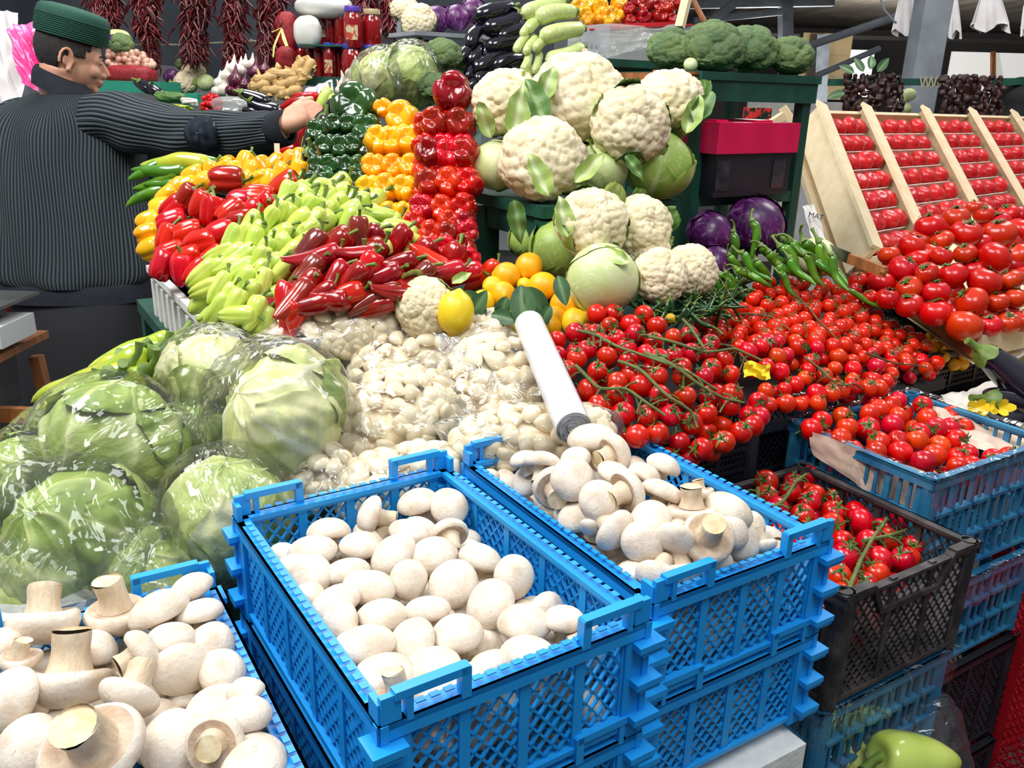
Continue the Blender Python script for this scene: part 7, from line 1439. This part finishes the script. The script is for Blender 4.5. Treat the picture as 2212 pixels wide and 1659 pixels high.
# the side turned to the camera is his right ear
if HR@(CC-at(165, 130, PD)) < 0: HR = -HR
hc = px(156, 118)                             # centre of the skull
def hp(f, u, r): return hc+HF*f+HU*u+HR*r
def ell(c, a, b, cc, s=0, m=0, n=(28, 18), k=.0, e=1.):
    "ellipsoid with radii along facing, up, side"
    g.sph(n[0], n[1], lambda U: hc*0+c+(U[:, :1]*a)*HF+(U[:, 1:2]*b)*HU+(U[:, 2:3]*cc)*HR, m)
ell(hp(-.012, .018, 0), .096, .098, .074)      # skull
ell(hp(.012, -.035, 0), .078, .082, .064)      # face block
ell(hp(.034, -.078, 0), .046, .036, .046)      # jaw
ell(hp(.068, -.094, 0), .020, .018, .024)      # chin
ell(hp(.062, .000, 0), .026, .030, .052)       # brow and cheek
ell(hp(.076, .012, 0), .014, .010, .046)       # brow ridge
for s in (-1, 1): ell(hp(.056, -.036, s*.036), .026, .024, .022)     # cheeks
g.tube([hp(.082, -.002, 0), hp(.094, -.018, 0), hp(.104, -.034, 0), hp(.108, -.044, 0)], [.009, .010, .012, .011], 10)   # nose
for s in (-1, 1): ell(hp(.094, -.046, s*.010), .012, .009, .009)
ell(hp(.086, -.066, 0), .014, .008, .022); ell(hp(.084, -.076, 0), .013, .007, .019)       # lips
for s in (-1, 1): ell(hp(.077, -.006, s*.030), .010, .007, .013)     # lids
# ear towards the camera and its twin
for s in (-1, 1):
    er = []
    for t in np.linspace(-.4, 4.6, 22): er.append(hp(-.022-.019*math.cos(t)*1-.004, -.016+.034*math.sin(t)*(1 if math.sin(t) > 0 else .9), s*(.076+.006*(1-math.cos(t)*-1))))
    g.tube(er, [.0055]*22, 8)
    ell(hp(-.020, -.014, s*.072), .015, .026, .005); ell(hp(-.014, -.046, s*.074), .009, .011, .005); ell(hp(-.005, -.018, s*.076), .005, .009, .006)
# neck
nb = px(138, 218); g.tube([hp(-.03, -.05, 0), hp(-.035, -.10, 0), nb, nb-VZ*.06], [.060, .058, .066, .09], 24)
# trunk under the clothes
tr = [(nb-VZ*.04, .10, .07), (px(140, 290), .17, .095), (px(150, 430), .155, .10), (px(165, 580), .14, .095), (px(180, 640), .15, .10)]
capped(loft([(c, a, b, .9, VX, VY) for c, a, b in tr], 40), g)
# legs
for s in (-1, 1):
    h = px(180, 650)+VX*.075*s; k_ = h+VX*.01*s-VZ*.42; a_ = k_-VZ*.40-VY*.02; a_[2] = max(a_[2], .09)
    g.tube([h+VZ*.05, h-VZ*.1, k_+VZ*.05, k_, k_-VZ*.12, a_], [.085, .082, .058, .054, .055, .038], 18)
    g.tube([a_-VY*.05-VZ*.03, a_+VY*.02-VZ*.05, a_+VY*.10-VZ*.055, a_+VY*.17-VZ*.06], [.030, .040, .042, .022], 14, flat=.7)
# arm to the hand
SHd, ELd, WRd = 2.66, 2.42, 2.28
arm = [px(268, 250, SHd), px(350, 270, 2.6), px(455, 296, ELd), px(540, 292, 2.33), px(612, 275, WRd)]
g.tube(arm, [.07, .055, .048, .042, .032], 20)
# other arm hangs at his left
arm2 = [px(30, 260, 2.85), px(-10, 360, 2.9), px(-18, 470, 2.85), px(-2, 560, 2.75)]
g.tube(arm2, [.07, .055, .046, .036], 18)
# right hand: back of the hand up, fingers drooping over the aubergine
hw = px(612, 272, WRd); sc = WRd/FPX
def hx(x, y, dz=0): return px(x, y, WRd+dz)
pal = [(hx(606, 272), .027, .024), (hx(618, 266), .033, .026), (hx(634, 256), .041, .025), (hx(650, 246), .043, .022), (hx(662, 240), .036, .018)]
e1 = unit(hx(662, 240)-hx(606, 272)); en = unit(W(-.2, .45, .8)-e1*(W(-.2, .45, .8)@e1)); e2 = np.cross(e1, en)
capped(loft(densify([(c, a, b, .85, e2, en) for c, a, b in pal], 3), 28), g)
FG = [([(655, 231), (673, 225), (689, 232), (699, 243)], .0115, 0), ([(660, 240), (680, 236), (692, 249), (696, 262)], .0118, .0), ([(656, 249), (674, 249), (684, 262), (686, 276)], .0112, -.005), ([(648, 258), (664, 262), (674, 272), (676, 284)], .0100, -.01)]
for pts, r, dz in FG: g.tube([hx(*p, dz) for p in pts], [r*1.15, r*1.05, r*.95, r*.72], 12); g.sph(10, 8, lambda U: U*r*.74+hx(*pts[-1], dz))
TH = [(632, 246), (640, 230), (656, 219), (672, 214)]
g.tube([hx(*p, .02) for p in TH], [.016, .014, .012, .009], 12); g.sph(10, 8, lambda U: U*.0092+hx(*TH[-1], .02))
# left hand (at his side, mostly hidden)
lw = px(-2, 560, 2.75); g.tube([lw, lw-VZ*.05, lw-VZ*.09], [.03, .04, .034], 14, flat=.5)
for i in range(4): q = lw-VZ*.085+VY*(-.027+.018*i); g.tube([q, q-VZ*.035, q-VZ*.065+VX*.012], [.010, .0095, .007], 8)
g.tube([lw-VZ*.03-VY*.03, lw-VZ*.06-VY*.045+VX*.01, lw-VZ*.09-VY*.045+VX*.02], [.012, .011, .008], 8)
body = fused('body', g, m_skin, .0042, person, 3)
# eyes, brows
g = G()
for s in (-1, 1): g.sph(12, 8, lambda U: hp(.079, -.007, s*.031)+(U[:, :1]*.007)*HF+(U[:, 1:2]*.0022)*HU+(U[:, 2:3]*.010)*HR)
ob('eyes', g.mesh('eyes', M_('eye_dark', (40, 30, 28), rough=.2)), person)
g = G()
for s in (-1, 1): g.tube([hp(.090, .012, s*.014), hp(.088, .018, s*.030), hp(.074, .014, s*.046)], [.003, .004, .002], 6)
ob('eyebrows', g.mesh('eyebrows', m_hair), person)
# hair: cap of short hair below the hat
def hairfn(U):
    P = (U[:, :1]*.101)*HF+(U[:, 1:2]*.101)*HU+(U[:, 2:3]*.0785)*HR; return P*(1+.006*ns(U, 3, 30))[:, None]+hp(-.012, .018, 0)
h = G(); h.sph(80, 60, hairfn); V = h.v[0]; keep = []
for q in h.f:
    c = V[list(q)].mean(0)-hc; f_, u_, r_ = c@HF, c@HU, abs(c@HR)
    low = -.070+(.020 if f_ > -.06 else 0)
    ok = (f_ < -.045 and u_ > -.066) or (f_ < -.012 and u_ > -.03+.4*max(0, f_+.045)) or (f_ < .045 and u_ > .012 + (.0 if f_ < .02 else .012)) or (f_ < .03 and u_ > .0) or u_ > .045
    keep.append(ok)
h.f = [q for q, k in zip(h.f, keep) if k]; h.m = [0]*len(h.f); ho = ob('hair', h.mesh('hair', m_hair), person); md = ho.modifiers.new('thick', 'SOLIDIFY'); md.thickness = .004
# hat: round flat-topped cap, slightly wider at the top
hatc = hp(-.008, .052, 0); HT = unit(HU+HF*.03)
HTf = unit(HF-HT*(HF@HT)); prof = [(1.0, -.004), (1.0, .0), (1.005, .02), (1.01, .04), (1.0, .060), (.97, .074), (.88, .084), (.6, .090), (.3, .092), (0, .093)]
P = np.array([[hatc+HT*z+HTf*(.108*r*math.cos(t))+HR*(.087*r*math.sin(t)) for t in np.arange(64)*6.2832/64] for r, z in prof])
hat = thing; g = G().grid(P, cv=True); g.grid(np.array([[hatc+HT*(-.004)+HTf*(.108*r*math.cos(t))+HR*(.087*r*math.sin(t)) for t in np.arange(64)*6.2832/64] for r in (1, .9)]), cv=True)
for i in range(9):
    z = .004+i*.0062; ring = [hatc+HT*z+HTf*(.1095*math.cos(t))+HR*(.0885*math.sin(t)) for t in np.linspace(0, 6.2832, 65)]; g.tube(ring, .0016, 6, cap=False)
ob('hat', g.mesh('hat', m_hat), person)
# jacket back and front: loft from hem to collar, ribs run down
JK = [(px(168, 606), .232, .135, .82), (px(166, 585), .252, .145, .8), (px(165, 540), .252, .148, .8), (px(160, 470), .244, .145, .8), (px(152, 400), .240, .142, .8), (px(146, 340), .240, .138, .8), (px(144, 290), .240, .130, .8), (px(142, 258), .228, .118, .85), (px(140, 236), .195, .102, .9), (px(140, 218), .150, .088, 1), (px(142, 204), .105, .078, 1)]
VXt = unit(VX+VY*.12); VYt = unit(np.cross(VZ, VXt))
rings = densify([(c, a, b, e) for c, a, b, e in JK], 6); n = 220
P = loft([(c, a, b, e, VXt, VYt) for c, a, b, e in rings], n)
for i in range(len(P)):
    z = i/len(P)
    for j in range(n):
        t = j/n*6.2832; d = P[i, j]-rings[i][0]; P[i, j] = P[i, j]+unit(d)*(.005*math.sin(3*t+z*7)+.004*math.sin(7*t-z*9)+.003*math.sin(11*t+z*14))
arc = np.cumsum(np.linalg.norm(P[20]-np.roll(P[20], 1, 0), axis=1)); A_ = np.tile(arc/.0102*6.2832, (len(P), 1))
g = G().grid(P, 0, A_, cv=True); jk = ob('jacket', g.mesh('jacket', m_ribs), person)
VXc = unit(VXt-VZ*.42)
# hem band and the dark lower edge
def band(name, keys, mat, n=72): ob(name, G().grid(loft(densify(keys, 4), n), cv=True).mesh(name, mat), person)
band('waistband', [(px(172, 640), .236, .137, .82, VXt, VYt), (px(170, 622), .238, .139, .82, VXt, VYt), (px(168, 604), .235, .138, .82, VXt, VYt), (px(167, 596), .225, .13, .82, VXt, VYt)], m_navy)
band('collar', [(px(146, 208), .110, .080, 1, VXc, VYt), (px(142, 194), .104, .078, 1, VXc, VYt), (px(138, 178), .096, .074, 1, VXc, VYt), (px(134, 165), .083, .068, 1, VXc, VYt), (px(134, 161), .076, .062, 1, VXc, VYt), (px(136, 170), .070, .060, 1, VXc, VYt), (px(138, 190), .066, .058, 1, VXc, VYt)], m_navy)
# trousers
band('trousers', [(px(200, 930), .19, .14, .9, VX, VY), (px(190, 800), .2, .145, .85, VX, VY), (px(182, 700), .205, .145, .85, VX, VY), (px(174, 640), .215, .13, .85, VX, VY), (px(172, 610), .21, .125, .85, VX, VY)], m_trou)
for s in (-1, 1):
    h = px(200, 930)+VX*.085*s; ob('trouser_leg', G().tube([h+VZ*.1, h-VZ*.1, h-VZ*.35, np.array([h[0], h[1], .10])], [.125, .115, .10, .095], 28).mesh('trouser_leg', m_trou), person)
    sh = np.array([h[0], h[1], .0]); ob('shoe', G().tube([sh+VZ*.055-VY*.09, sh+VZ*.06, sh+VZ*.045+VY*.1, sh+VZ*.035+VY*.17], [.038, .048, .045, .028], 16, flat=.8).mesh('shoe', m_black), person)
# sleeves
def sleeve(name, keys, k=8, n=96, seed=0, fold=.006):
    kk = densify([(np.asarray(c), float(r)) for c, r in keys], k); C_ = np.array([q[0] for q in kk]); R_ = np.array([q[1] for q in kk])
    T = np.gradient(C_, axis=0); T /= np.linalg.norm(T, axis=1)[:, None]; u = unit(np.cross(T[0], VZ)); P = []
    for i in range(len(C_)):
        u = unit(u-T[i]*(u@T[i])); w = np.cross(T[i], u); row = []
        for j in range(n):
            t = j/n*6.2832; z = i/len(C_); r = R_[i]+fold*math.sin(z*26+2*math.sin(t+seed))*(.5+.5*math.sin(z*3.1))*(.6+.4*math.sin(t*2))+.003*math.sin(5*t+z*12)
            row.append(C_[i]+(u*math.cos(t)+w*math.sin(t))*r)
        P.append(row)
    P = np.array(P); A_ = np.tile(np.arange(n)/n*2*math.pi*38, (len(P), 1)); return G().grid(P, 0, A_, cv=True).mesh(name, m_ribs), C_, R_
me, CL, RL = sleeve('sleeve', [(px(215, 262, 2.72), .085), (px(262, 262, 2.67), .088), (px(320, 276, 2.6), .082), (px(385, 290, 2.52), .074), (px(450, 292, 2.43), .068), (px(515, 288, 2.36), .058), (px(570, 284, 2.31), .050), (px(596, 280, 2.29), .046)]); ob('sleeve', me, person)
me, _, _ = sleeve('sleeve', [(px(70, 262, 2.82), .08), (px(28, 280, 2.86), .085), (px(-2, 340, 2.9), .076), (px(-16, 430, 2.88), .066), (px(-12, 520, 2.8), .056), (px(-4, 548, 2.77), .046)], seed=2); ob('sleeve', me, person)
g = G().tube([px(588, 281, 2.295), px(600, 279, 2.287), px(618, 275, 2.275), px(620, 274.5, 2.274)], [.044, .049, .047, .036], 40, cap=False); ob('cuff', g.mesh('cuff', m_navy), person)
# elbow patch: an oval laid on the sleeve, towards the viewer
P = []; cen = px(476, 288, 2.395); ax_ = unit(px(520, 287, 2.36)-px(430, 291, 2.46)); no = unit(CC-PO-cen); no = unit(no-ax_*(no@ax_)-VZ*0.0); bi = np.cross(no, ax_)
for i in range(26):
    rr = i/25; row = []
    for j in range(48):
        t = j/48*6.2832; a_ = rr*.066*math.cos(t); b_ = rr*.82*math.sin(t)
        s = (a_+.066)/.132; Rl = .0665-.008*s+.0015; c = cen+ax_*a_
        q = c+(no*math.cos(b_)+bi*math.sin(b_))*(Rl*1.07+.006*(1-rr**4)+.0025*math.sin(t*3+rr*6)*(1-rr)+.003*math.sin(a_*120)*(1-rr)); row.append(q)
    P.append(row)
ob('elbow_patch', G().grid(np.array(P), cv=True).mesh('elbow_patch', m_leath), person)
# ---------------------------------------------------------------- seated woman in black at the right edge
pr = thing('person', 'person in black clothes and head covering at the right picture edge', 'person', None, loc=tuple(at(2230, 400, 4.6)*np.array([1, 1, 0]))); PO2 = np.array(pr.location)
m_blk = M_('black_cloth', (16, 17, 22), (10, 11, 14), 6, .9, .3, 30)
def p2(x, y, d=4.6): return at(x, y, d)-PO2
g = G(); capped(loft(densify([(p2(2225, 1100), .44, .3, .9, VX, VY), (p2(2225, 480), .42, .22, .9, VX, VY), (p2(2222, 340), .37, .2, .9, VX, VY), (p2(2218, 285), .32, .18, 1, VX, VY), (p2(2220, 260), .235, .16, 1, VX, VY), (p2(2219, 235), .19, .16, 1, VX, VY), (p2(2217, 205), .175, .17, 1, VX, VY), (p2(2217, 180), .12, .12, 1, VX, VY), (p2(2217, 166), .035, .035, 1, VX, VY)], 5), 48), g)
fused('body', g, m_blk, .012, pr, 4)
